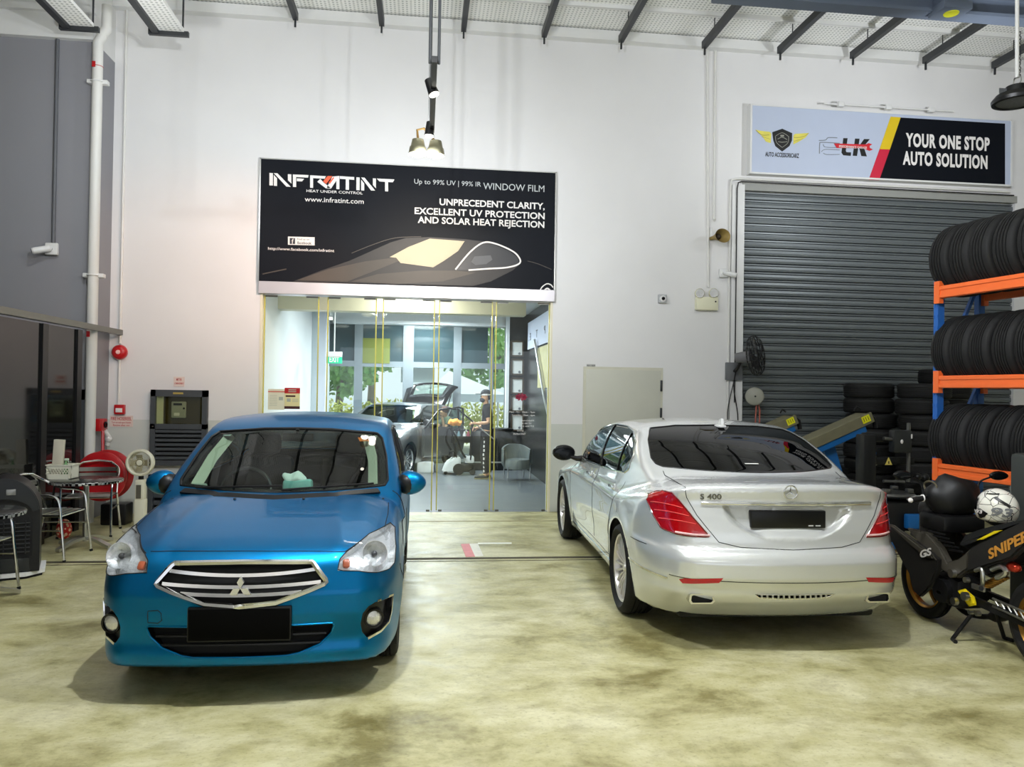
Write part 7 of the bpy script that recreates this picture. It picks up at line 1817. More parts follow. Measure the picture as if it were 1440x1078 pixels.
def door_panel(name, hinge, d, ln, m, lab):
    """a car door standing open: skin, glass, handle"""
    d = Vector(d).normalized(); n = Vector((d.y,-d.x,0))
    def P(s, z, o=0): return hinge+d*s+n*o+Vector((0,0,z))-Vector(WAG.location)
    Mi = Matrix.Rotation(-rz_w, 3, 'Z')
    k = B(); pl = [(0,.34),(ln*.95,.34),(ln,.55),(ln*1.0,.92),(ln*.5,.95),(0,.93)]
    A = [k.verts.new(Mi @ P(s, z, .02+.05*math.sin((z-.3)/.65*PI))) for s, z in pl]; C = [k.verts.new(Mi @ P(s, z, -.05)) for s, z in pl]
    for i in range(6): j = (i+1) % 6; k.faces.new((A[i], A[j], C[j], C[i]))
    k.faces.new(A); k.faces.new(list(reversed(C))); bmesh.ops.recalc_face_normals(k, faces=k.faces[:])
    bmesh.ops.bevel(k, geom=k.edges[:], offset=.02, segments=2, affect='EDGES')
    t = obj(name, k, m, WAG, label=lab)
    k = B(); fr = [(.05,.93),(.42*ln,1.30),(.72*ln,1.33),(.97*ln,1.30),(ln*.99,.92)]; tube(k, [Mi @ P(s, z) for s, z in fr], .022, 8); obj('window_frame', k, M_BLACK, t)
    k = B(); vs = [k.verts.new(Mi @ P(s, z)) for s, z in fr]; k.faces.new(vs); obj('door_glass', k, pane_mat('clear_car_glass', (200,215,208), .08), t, smooth=False)
    k = B(); vs = box(k, (0,0,0), (.17,.035,.035), .01); xf(k, vs, (Matrix.Translation(Mi @ P(ln*.86,.82,.075)) @ Mi.to_4x4() @ Matrix.Rotation(math.atan2(d.y,d.x), 4, 'Z'))); obj('door_handle', k, M_CHROME, t)
    k = B(); vs = ball(k, Mi @ P(.16,.98,.12), .085, 14, (1.1,1.,.75)); obj('door_mirror', k, M_BLACK, t)
    return t
side = Vector((.937,-.35,0))*.90
door_panel('open_front_door', w_nose+W_AX*1.34+side+Vector((.06,-.06,0)), (.75,.66,0), 1.02, M_GREYCAR, 'open front door')
door_panel('open_rear_door', w_nose+W_AX*2.6+side+Vector((.04,-.04,0)), (.62,.78,0), .80, M_GREYCAR, 'open rear door')
# ---------------- people
M_SKIN = mat('skin', (198,152,118), rough=.55, var=.05); M_HAIR = mat('dark_hair', (28,22,20), rough=.7); M_TEE = mat('black_tshirt', (24,25,27), rough=.85, var=.2, scale=20); M_PANTS = mat('black_trousers', (26,26,28), rough=.8, var=.2, scale=20)
def skin_mesh(name, chains, m, parent, sub=2, label=None, root=0):
    """one continuous surface grown round a skeleton of (point, radius) chains; equal points are shared"""
    V, R, E, ix = [], [], [], {}
    for ch in chains:
        prev = None
        for p, r in ch:
            key = tuple(round(c, 4) for c in p)
            if key not in ix: ix[key] = len(V); V.append(p); R.append(r)
            i = ix[key]
            if prev is not None and prev != i: E.append((prev, i))
            prev = i
    me = bpy.data.meshes.new(name); me.from_pydata([tuple(v) for v in V], E, []); o = bpy.data.objects.new(name, me); COL.objects.link(o); o.parent = parent
    o.modifiers.new('skin', 'SKIN'); sk = me.skin_vertices[0].data
    for i, r in enumerate(R):
        rr = r if isinstance(r, tuple) else (r, r); sk[i].radius = rr; sk[i].use_root = (i == root)
    s = o.modifiers.new('sub', 'SUBSURF'); s.levels = sub; s.render_levels = sub
    for md in o.modifiers:
        if hasattr(md, 'use_smooth_shade'): md.use_smooth_shade = True
    dg = bpy.context.evaluated_depsgraph_get(); nm = bpy.data.meshes.new_from_object(o.evaluated_get(dg)); o.modifiers.clear(); o.data = nm; bpy.data.meshes.remove(me)
    nm.materials.clear(); nm.materials.append(m)
    for f in nm.polygons: f.use_smooth = True
    if label: o['label'] = label
    return o
def hand_chain(wrist, dirv, palm_n, s=1., curl=.6):
    """palm and five separate bent fingers"""
    d = Vector(dirv).normalized(); n = Vector(palm_n).normalized(); b = d.cross(n).normalized(); w = Vector(wrist); out = []
    pc = w+d*.05*s; out.append([(w, .024*s), (pc, (.036*s,.018*s)), (w+d*.085*s, (.036*s,.015*s))])
    for off, ln in ((-.028,.068),(-.009,.078),(.010,.073),(.027,.058)):
        a = w+d*.085*s+b*off*s; c = a+(d*math.cos(curl)+n*math.sin(curl))*ln*.5*s; e = c+(d*math.cos(curl*2)+n*math.sin(curl*2))*ln*.5*s
        out.append([(w+d*.085*s, (.036*s,.015*s)), (a, .0095*s), (c, .0085*s), (e, .007*s)])
    a = w+d*.03*s-b*.036*s; out.append([(pc, (.036*s,.018*s)), (a, .011*s), (a+(d*.6-b*.5+n*.4)*.035*s, .0095*s), (a+(d*.9-b*.3+n*.6)*.062*s, .008*s)])
    return out
c = on_z(681,672.5); PX_, PY_ = c.x, c.y
pz = thing('person', 'standing person in black cap, face mask, black T-shirt and patterned black trousers', 'person', (PX_,PY_,0))
# faces left (-x); height about 1.70
hip, chest, neck = Vector((.03,0,.90)), Vector((.04,0,1.24)), Vector((.02,0,1.42))
def leg(sy, kx, fx): return [(hip,(.10,.10)), (Vector((.03+kx*.1,sy*.09,.84)),(.085,.085)), (Vector((.0+kx,sy*.10,.48)),(.062,.062)), (Vector((.02+fx,sy*.10,.26)),(.055,.055)), (Vector((.04+fx,sy*.10,.09)),(.038,.038)), (Vector((-.02+fx,sy*.11,.045)),(.04,.035)), (Vector((-.13+fx,sy*.12,.03)),(.036,.024))]
sh1, el1, wr1 = Vector((.0,-.20,1.37)), Vector((.05,-.26,1.10)), Vector((-.20,-.22,1.08))
sh2, el2, wr2 = Vector((.04,.20,1.37)), Vector((.10,.27,1.10)), Vector((-.12,.20,.98))
head = [(neck,.055), (Vector((.0,0,1.50)),.058), (Vector((-.01,0,1.575)),(.088,.078)), (Vector((.0,0,1.655)),(.085,.076))]
torso = [(hip,(.10,.10)), (Vector((.035,0,1.05)),.08), (chest,.085), (Vector((.03,0,1.36)),.07), (neck,.055)]
arms = [[(Vector((.03,0,1.36)),.07), (sh1,.056), (el1,.043), (wr1,.028)], [(Vector((.03,0,1.36)),.07), (sh2,.056), (el2,.043), (wr2,.028)]]
body = skin_mesh('body', [torso, head, leg(-1,-.03,-.02), leg(1,.03,.06)]+arms+hand_chain(wr1, (-1,.05,.05), (0,.7,-.7), 1., .8)+hand_chain(wr2, (-1,-.1,-.1), (0,-.7,-.7), 1., .8)+[[(Vector((-.01,0,1.575)),(.088,.078)), (Vector((-.095,0,1.565)),.014)], [(Vector((-.01,0,1.575)),(.088,.078)), (Vector((.005,-.085,1.575)),(.02,.012))], [(Vector((-.01,0,1.575)),(.088,.078)), (Vector((.005,.085,1.575)),(.02,.012))]], M_SKIN, pz)
for sy in (-1, 1):
    k = B(); ball(k, (-.088,sy*.032,1.60), .010, 10); obj('eye', k, M_HAIR, body)
skin_mesh('tshirt', [[(Vector((.035,0,.90)),(.135,.165)), (Vector((.035,0,1.05)),(.118,.15)), (chest,(.130,.172)), (Vector((.03,0,1.375)),(.094,.128)), (Vector((.022,0,1.415)),(.062,.066))]]+[[(Vector((.03,0,1.375)),(.094,.128)), (s_, .072), (s_.lerp(e_, .75), .062)] for s_, e_ in ((sh1, el1), (sh2, el2))], M_TEE, pz, label='black T-shirt')
tr = skin_mesh('trousers', [[(q, (r[0]+.018, r[1]+.018)) for q, r in leg(-1,-.03,-.02)[:5]], [(q, (r[0]+.018, r[1]+.018)) for q, r in leg(1,.03,.06)[:5]]], M_PANTS, pz, label='black trousers with a white side pattern')
k = B()
for i in range(9):
    z = .80-i*.08; box(k, (-.02+.006*(i % 2)-.03*(1-abs(z-.48)/.4)*.6,-.178+.012*abs(i-3)*.5,z), (.028,.012,.05), .004)
obj('side_pattern', k, M_INKWHITE, tr, label='white side pattern')
for sy, fx in ((-1,-.02),(1,.06)):
    k = B(); vs = ball(k, (0,0,0), 1, 18, (.135,.05,.05))
    for v in vs: v.co.z = max(v.co.z, -.03); v.co += Vector((-.05+fx,sy*.115,.035))
    s_ = obj('shoe', k, mat('dark_shoe', (38,38,36), rough=.6), pz); k = B(); box(k, (-.05+fx,sy*.115,.012), (.27,.095,.022), .008); box(k, (-.04+fx,sy*.115,.075), (.10,.05,.03), .01); obj('shoe_sole', k, mat('khaki_shoe_trim', (150,142,100), rough=.6), s_)
k = B(); vs = ball(k, (.004,0,1.66), 1, 22, (.105,.095,.085))
for v in vs: v.co.z = max(v.co.z, 1.645)
cp = obj('cap', k, mat('dark_grey_cap', (52,54,58), rough=.8), pz); k = B(); box(k, (-.13,0,1.648), (.13,.15,.012), .005, None); obj('cap_peak', k, MATS['dark_grey_cap'], cp); k = B(); lathe(k, [(.101,1.622),(.103,1.645),(.099,1.65)], 26, 'z'); obj('white_band', k, M_INKWHITE, cp, label='white band')
k = B(); vs = ball(k, (-.045,0,1.535), 1, 18, (.068,.078,.055)); obj('face_mask', k, mat('grey_face_mask', (60,62,68), rough=.8), pz)
k = B(); vs = ball(k, (.045,0,1.60), 1, 16, (.062,.086,.075)); obj('hair', k, M_HAIR, pz)
k = B(); a = Vector((-.56,-.23,1.36)); b_ = Vector((.16,-.21,.78)); cyl(k, a, b_, .012, seg=10); rd = obj('wiping_pole', k, M_ALU, loc=(PX_,PY_,0)); tagit(rd, 'long aluminium pole held by the person in the black cap', 'pole')
k = B(); cyl(k, a, a.lerp(b_, .42), .016, seg=10); obj('pole_sleeve', k, M_BLACK, rd)
# second person stooping behind the open door
p2 = thing('person', 'person stooping behind the open car door, only brown-haired head and bare arm showing', 'person', (.56,16.80,0), .3)
hip, chest, neck = Vector((.18,.05,.72)), Vector((.02,0,.98)), Vector((-.06,0,1.12))
hd = [(neck,.05), (Vector((-.08,0,1.17)),.056), (Vector((-.105,0,1.235)),(.083,.075)), (Vector((-.11,0,1.29)),(.08,.073))]
def leg2(s): return [(hip,(.10,.10)), (Vector((.12,s*.10,.66)),.09), (Vector((-.10,s*.12,.42)),.062), (Vector((.06,s*.12,.09)),.04), (Vector((.0,s*.12,.04)),.038), (Vector((-.12,s*.12,.03)),(.035,.024))]
sa, ea, wa = Vector((-.04,-.18,1.06)), Vector((-.16,-.22,.86)), Vector((-.20,-.20,1.08)); sb, eb, wb = Vector((-.04,.18,1.06)), Vector((-.2,.22,.86)), Vector((-.4,.18,.92))
b2 = skin_mesh('body', [[(hip,.10), (Vector((.10,0,.86)),.08), (chest,.085), (Vector((-.03,0,1.06)),.07), (neck,.05)], hd, leg2(-1), leg2(1), [(Vector((-.03,0,1.06)),.07), (sa,.052), (ea,.04), (wa,.027)], [(Vector((-.03,0,1.06)),.07), (sb,.052), (eb,.04), (wb,.027)]]+hand_chain(wa, (-.1,.1,1), (-1,0,0), .95)+hand_chain(wb, (-1,0,.1), (0,0,-1), .95)+[[(Vector((-.105,0,1.235)),(.083,.075)), (Vector((-.19,0,1.225)),.013)]], M_SKIN, p2)
skin_mesh('shirt', [[(hip,(.14,.155)), (Vector((.10,0,.86)),(.125,.15)), (chest,(.125,.165)), (Vector((-.03,0,1.07)),(.09,.12)), (Vector((-.055,0,1.105)),(.06,.062))]]+[[(Vector((-.03,0,1.07)),(.09,.12)), (s_,.066), (s_.lerp(e_,.6),.058)] for s_, e_ in ((sa,ea),(sb,eb))], mat('green_grey_shirt', (92,104,84), rough=.85), p2)
skin_mesh('trousers', [[(q, (r[0]+.015, r[1]+.015) if isinstance(r, tuple) else r+.015) for q, r in leg2(s)[:4]] for s in (-1,1)], M_PANTS, p2)
k = B(); vs = ball(k, (-.085,0,1.285), 1, 18, (.092,.085,.085)); obj('hair', k, mat('brown_hair', (74,48,36), rough=.7), p2)
# ---------------- cleaning trolley and things round it
c = on_z(640,666); t = thing('cleaning_machine', 'white and black wheeled cleaning machine loaded with cloths beside the grey estate car', 'cleaning machine', (c.x,c.y,0))
M_MW = mat('machine_white', (222,226,224), rough=.4)
k = B(); prism(k, [(-.28,.04),(-.20,.24),(-.02,.36),(.10,.36),(.10,.04)], 'y', -.2, .2); bmesh.ops.bevel(k, geom=k.edges[:], offset=.03, segments=2, affect='EDGES'); obj('tank', k, M_MW, t)
k = B(); box(k, (.22,0,.14), (.30,.36,.18), .03); obj('motor_box', k, M_BLACK, t); k = B(); box(k, (.28,0,.30), (.2,.3,.14), .03); obj('rear_tank', k, M_MW, t)
for x, y, r in ((.06,-.22,.115),(.06,.22,.115),(-.2,-.15,.04),(.34,-.2,.06)): k = B(); cyl(k, (x,y-.02,r), (x,y+.02,r), r, seg=24); obj('wheel', k, M_RUBBER, t)
k = B(); 
tube(k, [(.02,-.16,.34),(-.10,-.16,.98),(-.1,.16,.98),(.02,.16,.34)], .014, 8); tube(k, [(.30,-.16,.3),(.34,-.16,1.02),(.34,.16,1.02),(.30,.16,.3)], .014, 8); obj('frame', k, M_BLACK, t)
k = B(); box(k, (.10,0,.66), (.40,.32,.03), .01); box(k, (.10,-.15,.72), (.40,.02,.12), .005); obj('tray', k, M_BLACK, t)
k = B(); tube(k, bez([(-.10,-.18,.5),(-.2,-.2,.7),(-.16,-.2,.95),(-.02,-.18,.8),(.1,-.19,.5),(.2,-.2,.35)], 6), .022, 8); obj('suction_hose', k, M_BLACK, t)
k = B(); cyl(k, (-.06,-.06,.36), (-.06,-.06,.46), .09, .07, seg=20); obj('lid', k, M_BLACK, t)
for i, (x, y, z, rgb, lab) in enumerate(((-.03,-.03,.68,(196,206,206),'pale'),(.06,-.06,.68,(120,150,160),'blue-grey'),(.18,-.04,.68,(214,216,214),'white'),(.26,.03,.68,(150,70,80),'dark red'))):
    k = B(); lathe(k, [(0,0),(.038,0),(.04,.13),(.02,.17),(.014,.20),(0,.20)], 16, 'z'); b_ = obj('spray_bottle', k, mat('bottle_%s' % lab.replace('-','_').replace(' ','_'), rgb, rough=.35), loc=(c.x+x,c.y+y,z)); tagit(b_, '%s bottle standing in the tray of the cleaning machine' % lab, 'bottle', 'bottles on the cleaning machine'); k = B(); box(k, (-.01,0,.215), (.06,.025,.035), .008); obj('spray_head', k, M_BLACK, b_)
k = B(); vs = ball(k, (0,0,.06), 1, 18, (.15,.11,.07))
for v in vs: v.co.z += .02*math.sin(v.co.x*50)+.015*math.cos(v.co.y*60); v.co.z = max(v.co.z, .0)
tagit(obj('cloth', k, mat('orange_cloth', (226,150,70), rough=.9, var=.2, scale=12), loc=(c.x-.02,c.y+.02,.985)), 'orange cloth draped over the top of the cleaning machine', 'cloth')
c = on_z(598,664); k = B(); box2(k, (-.17,-.12,0), (.17,.12,.22), .015); tagit(obj('storage_box', k, M_MW, loc=(c.x,c.y,0)), 'white box on the shop floor beside the blue car mirror', 'box')
c = on_z(619,663); k = B(); lathe(k, [(0,0),(.12,0),(.15,.16),(.14,.16),(.11,.01)], 24, 'z'); tagit(obj('bucket', k, mat('grey_bucket', (150,158,158), rough=.5), loc=(c.x,c.y,0)), 'grey bucket on the shop floor left of the cleaning machine', 'bucket')
# counter, chair, pillar with certificates
p0, p1 = on_y(664,610,16.6), on_y(714,664,16.6); k = B(); box2(k, (p0.x,16.5,0), (1.94,17.0,.86), .01); o = obj('counter', k, M_SHOPDARK); tagit(o, 'low black counter behind the person in the black cap', 'counter')
k = B(); box2(k, (p0.x-.03,16.46,.86), (1.95,17.02,.90), .008); obj('counter_top', k, M_BLACK, o); k = B(); box2(k, (p0.x+.02,16.485,.16), (1.90,16.50,.19)); obj('kick_strip', k, M_ALU, o, smooth=False)
c = on_z(728,676); t = thing('tub_chair', 'grey tub chair with chrome legs inside the right end of the shop', 'chair', (c.x,c.y+.2,0), .15)
k = B()
for r0, r1, z0_, z1_ in ((.24,.30,.22,.68),):
    rows = []
    for i in range(25):
        a = -.35+(PI+.7)*i/24; hgt = z1_-.10*abs(math.cos(a))**3; rows.append([k.verts.new((r*math.cos(a), r*math.sin(a)*.9, z)) for r, z in ((r0,z0_),(r1,z0_+.1),(r1,hgt),(r1-.04,hgt),(r0,z0_+.2))])
    for A, C in zip(rows, rows[1:]):
        for j in range(5): k.faces.new((A[j], A[(j+1) % 5], C[(j+1) % 5], C[j]))
obj('shell', k, mat('grey_leatherette', (104,112,112), rough=.45), t)
k = B(); lathe(k, [(0,.22),(.25,.22),(.27,.30),(.25,.40),(0,.42)], 28, 'z'); obj('seat', k, MATS['grey_leatherette'], t)
for x, y in ((-.22,-.18),(.22,-.18),(-.2,.2),(.2,.2)): k = B(); cyl(k, (x,y,0), (x,y,.26), .014, seg=10); obj('leg', k, M_CHROME, t)
a, b_ = on_y(716.5,480,16.9), on_y(741,480,16.9)
s = B(); box2(s, (a.x,16.92,0), (2.30,17.0,3.42)); struct('wall_shop_pillar', s, M_SHOPDARK)
s = B(); box2(s, (a.x-.07,16.88,0), (a.x,17.02,3.42)); struct('trim_17', s, M_SHOPWALL)
for i, (y0, y1) in enumerate(((478.5,501.5),(504,527.5),(530.5,554),(556,579),(582,606))):
    q0, q1 = on_y(718.5,y0,16.88), on_y(736.5,y1,16.88); w, h = (q1.x-q0.x)/2, q0.z-q1.z
    t = thing('framed_certificate', '%s framed certificate on the black pillar inside the shop' % ['topmost','second from the top','middle','fourth from the top','lowest'][i], 'certificate', ((q0.x+q1.x)/2,16.915,q1.z), group='framed certificates')
    k = B(); f_ = .035
    box2(k, (-w,-.03,0), (-w+f_,0,h)); box2(k, (w-f_,-.03,0), (w,0,h)); box2(k, (-w,-.03,0), (w,0,f_)); box2(k, (-w,-.03,h-f_), (w,0,h)); obj('frame', k, mat('bronze_frame', (90,78,66), rough=.35, metal=.5), t, smooth=False)
    k = B(); box2(k, (-w+f_,-.012,f_), (w-f_,-.004,h-f_)); pp = obj('paper', k, mat('certificate_paper', (228,230,228), rough=.7), t, smooth=False); k = B(); cyl(k, (w*.35,-.0125,h*.2), (w*.35,-.016,h*.2), .028, seg=14); obj('seal', k, M_GREYINK, pp)
q0, q1 = on_x(744,436,2.27), on_x(774,478,2.27)
t = thing('sign_reflection', 'pale violet reflection of a sign with reversed lettering above the certificates', 'sign', (2.27,(q0.y+q1.y)/2,2.62)); w = (q0.y-q1.y)/2  # reflection of a sign, modelled as a solid board with letters
k = B(); box2(k, (-.02,-w,0), (.0,w,.58)); obj('board', k, mat('pale_violet_board', (206,212,230), rough=.6), t, smooth=False)
for ch, px_ in (('.',743.5),('E',746),('T',755),('P',766)):
    p = on_x(px_, 454.5, 2.247)-Vector(t.location); k = B(); M = Matrix(((0,0,-1,p.x),(1,0,0,p.y),(0,1,0,2.80-t.location.z),(0,0,0,1))); text_bm(k, ch, .22, M, .004, align='CENTER', xs=1.6); bmesh.ops.reverse_faces(k, faces=k.faces[:]); obj('letter', k, M_GREYINK if ch == 'L' else MATS['badge_ink'], t, smooth=False)
k = B(); p0, p1, = on_y(757,480,16.6), on_y(772,600,14.6); tube(k, [on_x(752,478,2.2), on_x(766,560,2.2), on_x(775,600,2.2)], .03, 8); tagit(obj('stair_rail', k, M_ALU), 'slanting metal stair rail at the right end of the shop', 'rail')
k = B(); a, b_ = on_x(758,482,2.27), on_x(775,545,2.27); box2(k, (2.25,b_.y,b_.z), (2.279,a.y,2.58), .004); tagit(obj('timber_panel', k, mat('pale_timber', (196,188,140), rough=.6, var=.25, scale=5)), 'pale timber panel beside the certificates', 'panel')
# posters on the first glass leaf
for nm, (x0, y0, x1, y1), rgb, lab in (('notice_poster', (377,546.5,400,576), (222,220,196), 'pale notice poster with a red heading on the left glass leaf'), ('warning_poster', (400.3,545,421.5,575), (226,216,160), 'cream poster with red head and dark foot on the left glass leaf')):
    q0, q1 = on_y(x0,y0,10.9), on_y(x1,y1,10.9); w, h = (q1.x-q0.x)/2, q0.z-q1.z; t = thing(nm, lab, 'poster', ((q0.x+q1.x)/2,10.905,q1.z))
    k = B(); box2(k, (-w,-.003,0), (w,.0,h)); obj('sheet', k, mat(nm+'_paper', rgb, rough=.6, var=.05), t, smooth=False)
    k = B()
    if nm == 'notice_poster':
        box2(k, (-w,-.005,h*.84), (w,-.003,h*.90)); obj('heading_bar', k, mat('rust_bar', (200,110,90), rough=.6), t, smooth=False)
        k = B(); box2(k, (w*.3,-.005,h*.46), (w*.8,-.003,h*.62)); [box2(k, (-w*.8,-.005,h*(.2+.08*i)), (w*.1,-.003,h*(.215+.08*i))) for i in range(7)]; obj('print_block', k, mat('faint_print', (170,176,160), rough=.6), t, smooth=False)
    else:
        box2(k, (-w,-.005,h*.74), (w,-.003,h)); obj('heading_bar', k, M_RED_PAINT, t, smooth=False, label='red heading')
        k = B(); box2(k, (-w,-.005,0), (w,-.003,h*.13)); obj('foot_bar', k, mat('dark_maroon', (64,26,24), rough=.6), t, smooth=False); k = B(); box2(k, (-w*.85,-.005,h*.57), (w*.4,-.003,h*.65)); obj('dark_bar', k, mat('dark_maroon', (64,26,24), rough=.6), t, smooth=False)
        k = B(); box2(k, (-w*.7,-.005,h*.34), (-w*.2,-.003,h*.50)); obj('print_block', k, mat('faint_print', (170,176,160)), t, smooth=False); k = B(); [box2(k, (w*.0,-.005,h*(.34+.06*i)), (w*.8,-.003,h*(.36+.06*i))) for i in range(3)]; obj('print_block', k, mat('faint_print', (170,176,160)), t, smooth=False); k = B(); [box2(k, (-w*.5,-.007,h*(.80+.09*i)), (w*.5,-.005,h*(.84+.09*i))) for i in range(2)]; obj('print_block', k, mat('faint_print', (170,176,160)), t, smooth=False)
# lettering and flower on the right glass leaf
fl = thing('flower_decal', 'small dark red flower decal on the right glass leaf', 'decal', on_y(733,558,10.915))
k = B()
for i in range(9):
    a = 2*PI*i/9; d = Vector((math.cos(a),0,math.sin(a)*.65)); e = Vector((-d.z,0,d.x)); prism(k, [(0,0),((d*.06+e*.022).x,(d*.06+e*.022).z),((d*.095).x,(d*.095).z),((d*.06-e*.022).x,(d*.06-e*.022).z)], 'y', -.003, 0)
obj('petal', k, mat('flower_red', (150,24,62), rough=.5), fl, smooth=False)
tb = Vector(on_y(735,598,10.915)); t = thing('door_lettering', 'small white opening-hours lettering on the right glass leaf', 'lettering', tb)
for s_, px_, py_, w_ in (('Mon - Fri : 10am - 7pm', 716, 580, 36), ('Saturday : 10am - 6pm', 720, 584.5, 32), ('Closed on Sunday & PH', 733, 592, 18), ('Tel : 6262 7731', 733, 596, 14), ('Tel : 6262 7732', 733, 600, 18), ('opening', 727, 606, 9), ('INFRATINT', 722, 611, 17)):
    letters(t, 'text_line', s_, px_, py_, .034, 10.915, tb, w_, depth=.001)
# exit sign and ceiling things
q0, q1 = on_y(459,494,14.6), on_y(481,511,14.6); w, h = (q1.x-q0.x)/2, q0.z-q1.z
t = thing('exit_sign', 'green exit sign hanging from a white rod inside the shop', 'exit sign', ((q0.x+q1.x)/2,14.6,q1.z))
k = B(); box2(k, (-w,-.03,h*.55), (w,.03,h), .006); obj('housing', k, M_WHITE, t); k = B(); box2(k, (-w,-.012,0), (w,.012,h*.58)); obj('sign_plate', k, mat('exit_green', (30,190,140), rough=.4, emit=(30,190,140), estr=.5), t, smooth=False)
letters(t, 'sign_letters', 'EXIT', 463, 508.5, .14, 14.585, t.location, 14, bold=.03)
k = B(); cyl(k, (0,0,h), (0,0,3.42-q1.z), .012, seg=8); obj('rod', k, M_WHITE, t)
for i, (a, Y) in enumerate(((453,18.2),(520,18.2),(590,18.2),(655,18.2))):
    p = on_y(a,468,Y); k = B(); cyl(k, (-.38,0,0), (.38,0,0), .03, seg=10); tl_ = obj('tube_light', k, mat('lit_tube', (255,255,246), rough=.5, var=0, emit=(250,252,240), estr=4), loc=(p.x,Y,3.33)); tagit(tl_, '%s lit tube light under the shop ceiling' % ['leftmost','second','third','rightmost'][i], 'tube light', 'tube lights in the shop')
    k = B(); box(k, (0,0,.05), (.8,.05,.03), .005); obj('batten', k, M_WHITE, tl_)
p = on_y(520,428,13.0); t = thing('ceiling_hoist', 'grey folding ceiling arm with an orange lit panel behind the glass doors', 'ceiling fixture', (p.x,13.0,3.0))
k = B(); box(k, (0,0,.34), (.62,.2,.06), .01); tube(k, [(-.22,0,.33),(.0,0,-.02)], .035, 8); tube(k, [(.26,0,.33),(.22,0,.05)], .02, 8); obj('arm', k, M_ALU, t); k = B(); box(k, (.10,.05,.15), (.22,.03,.26), .01); obj('lit_panel', k, mat('orange_lit_panel', (255,200,110), rough=.5, var=0, emit=(255,200,110), estr=1.2), t); k = B(); ball(k, (.24,0,.0), .06, 12, (.8,.8,1.4)); ball(k, (-.02,0,-.05), .07, 12, (1.6,.8,.6)); obj('lamp_pod', k, M_WHITE, t)
p0, p1 = on_y(508,475,FY-.05), on_y(548,511,FY-.05); k = B(); box2(k, (p0.x,FY-.06,p1.z), (p1.x,FY-.03,p0.z)); tagit(obj('lime_panel', k, mat('lime_panel', (122,130,60), rough=.7, var=.05), smooth=False), 'lime green panel behind an upper shop window', 'panel')
# ---------------- outside beyond the shop window
s = B(); box2(s, (-14,23,-.3), (14,60,-.02)); struct('floor_outside', s, mat('outside_paving', (196,196,190), rough=.8, var=.1))
def leaves(bm, c, r, n, size, seed):
    rnd = random.Random(seed)
    for _ in range(n):
        d = Vector((rnd.gauss(0,1), rnd.gauss(0,1), rnd.gauss(0,1))).normalized()*(rnd.random()**.4); p = Vector(c)+Vector((d.x*r[0], d.y*r[1], d.z*r[2]))
        u = Vector((rnd.gauss(0,1), rnd.gauss(0,1), rnd.gauss(0,1))).normalized(); v = u.orthogonal().normalized(); s = size*rnd.uniform(.6,1.3)
        bm.faces.new([bm.verts.new(p+u*s*a+v*s*.5*b) for a, b in ((-1,0),(0,-1),(1,0),(0,1))])
M_LEAF = mat('tree_leaf', (120,166,96), rough=.7, var=.4, scale=1.5); M_HEDGE = mat('hedge_leaf', (196,200,110), rough=.7, var=.35, scale=1.2); M_BARK = mat('bark_grey', (120,112,98), rough=.9)
for i, (a, Y, h, r, lab) in enumerate(((475,27,3.4,1.5,'leftmost leafy tree outside the shop window'), (520,30,4.3,1.9,'leafy tree outside the shop window behind the lime panel'), (690,29,3.8,2.0,'leafy tree outside behind the white canopy'))):
    p = on_z(a,595 if i == 2 else 600); x = on_y(a,540,Y).x; t = thing('tree', lab, 'tree', (x,Y,-.02)); k = B(); leaves(k, (0,0,h-.7), (r,r*.8,1.3), 1100, .20, i); obj('foliage', k, M_LEAF, t, smooth=False); k = B(); tube(k, [(0,0,0),(.08,0,h*.5),(0,0,h)], [.16,.12,.08], 8); tube(k, [(.05,0,h*.55),(.5,0,h*.9)], [.08,.04], 8); obj('trunk', k, M_BARK, t)
x0, x1 = on_y(440,560,24).x, on_y(720,560,24).x; hedge_lab = 'yellow-green hedge outside below the shop window'
k = B(); rnd = random.Random(5)
for i in range(40): leaves(k, (x0+(x1-x0)*(i+.5)/40, 24, .72), (.25,.3,.70), 70, .09, 50+i)
tagit(obj('hedge', k, M_HEDGE, smooth=False), hedge_lab, 'hedge')
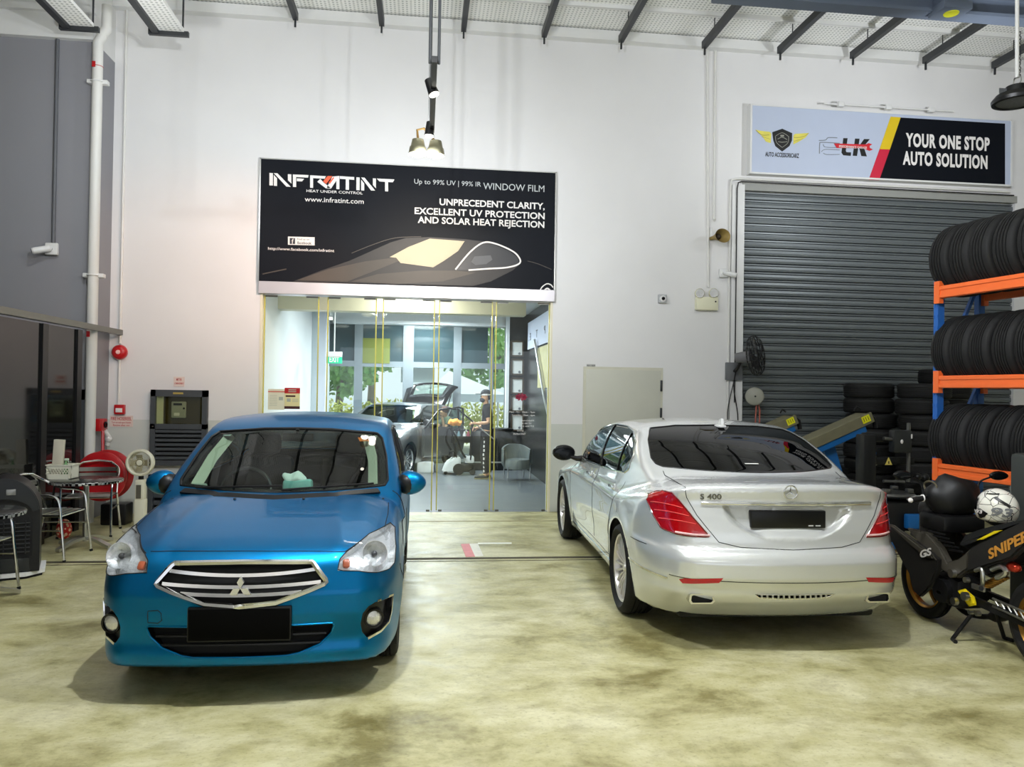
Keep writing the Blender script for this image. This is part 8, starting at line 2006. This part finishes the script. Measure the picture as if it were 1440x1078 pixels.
p = on_y(632,521,22.6); ea, eb = on_y(612,553,22.6), on_y(712,556,22.6); t = thing('canopy', 'white pyramid canopy outside the shop window', 'canopy', ((ea.x+eb.x)/2-.2,22.6,0)); w = (eb.x-ea.x)/2+.1; zt, ze = p.z, ea.z
k = B(); ap = k.verts.new((p.x-t.location.x,0,zt)); cs = [k.verts.new((sx*w,sy*1.0,ze)) for sx, sy in ((-1,-1),(1,-1),(1,1),(-1,1))]; lo = [k.verts.new((v.co.x,v.co.y,ze-.22)) for v in cs]
for i in range(4): j = (i+1) % 4; k.faces.new((ap, cs[i], cs[j])); k.faces.new((cs[i], lo[i], lo[j], cs[j]))
cv = obj('canopy_cloth', k, mat('canopy_cloth', (226,234,240), rough=.8), t, smooth=False); md = cv.modifiers.new('thickness', 'SOLIDIFY'); md.thickness = .02
for sx in (-1,1):
    for sy in (-1,1): k = B(); cyl(k, (sx*(w-.05),sy*.95,0), (sx*(w-.05),sy*.95,ze), .03, seg=10); obj('canopy_pole', k, M_ALU, t)
p0, p1 = on_y(564,516,20.2), on_y(611,538,20.2); k = B(); box2(k, (p0.x,20.18,p1.z), (p1.x,20.22,p0.z)); bn = obj('banner', k, mat('white_banner', (232,236,236), rough=.7), smooth=False); tagit(bn, 'white banner board outside above the raised tailgate', 'banner')
k = B(); [cyl(k, (x,20.2,0), (x,20.2,p1.z), .025, seg=8) for x in (p0.x+.1,)]; obj('banner_post', k, M_ALU, bn); k = B(); cyl(k, (p1.x-.1,20.2,0), (p1.x-.1,20.2,p1.z), .025, seg=8); obj('banner_post', k, M_ALU, bn)
MATS['black_lining']
WHITECAR = build_wagon('parked_car', 'small white car parked far outside behind the shop window', (on_z(520,585).x-1.2,38.,-.02), PI/2, paint_mat('white_car_paint', (226,228,228), metal=.0, rough=.3), False, .6)
REDCAR = build_wagon('parked_car', 'red car parked far outside at the left of the shop window', (on_z(480,585).x-8.2,42.,-.02), PI/2, paint_mat('red_car_paint', (206,50,56), metal=.1, rough=.3), False, .6)
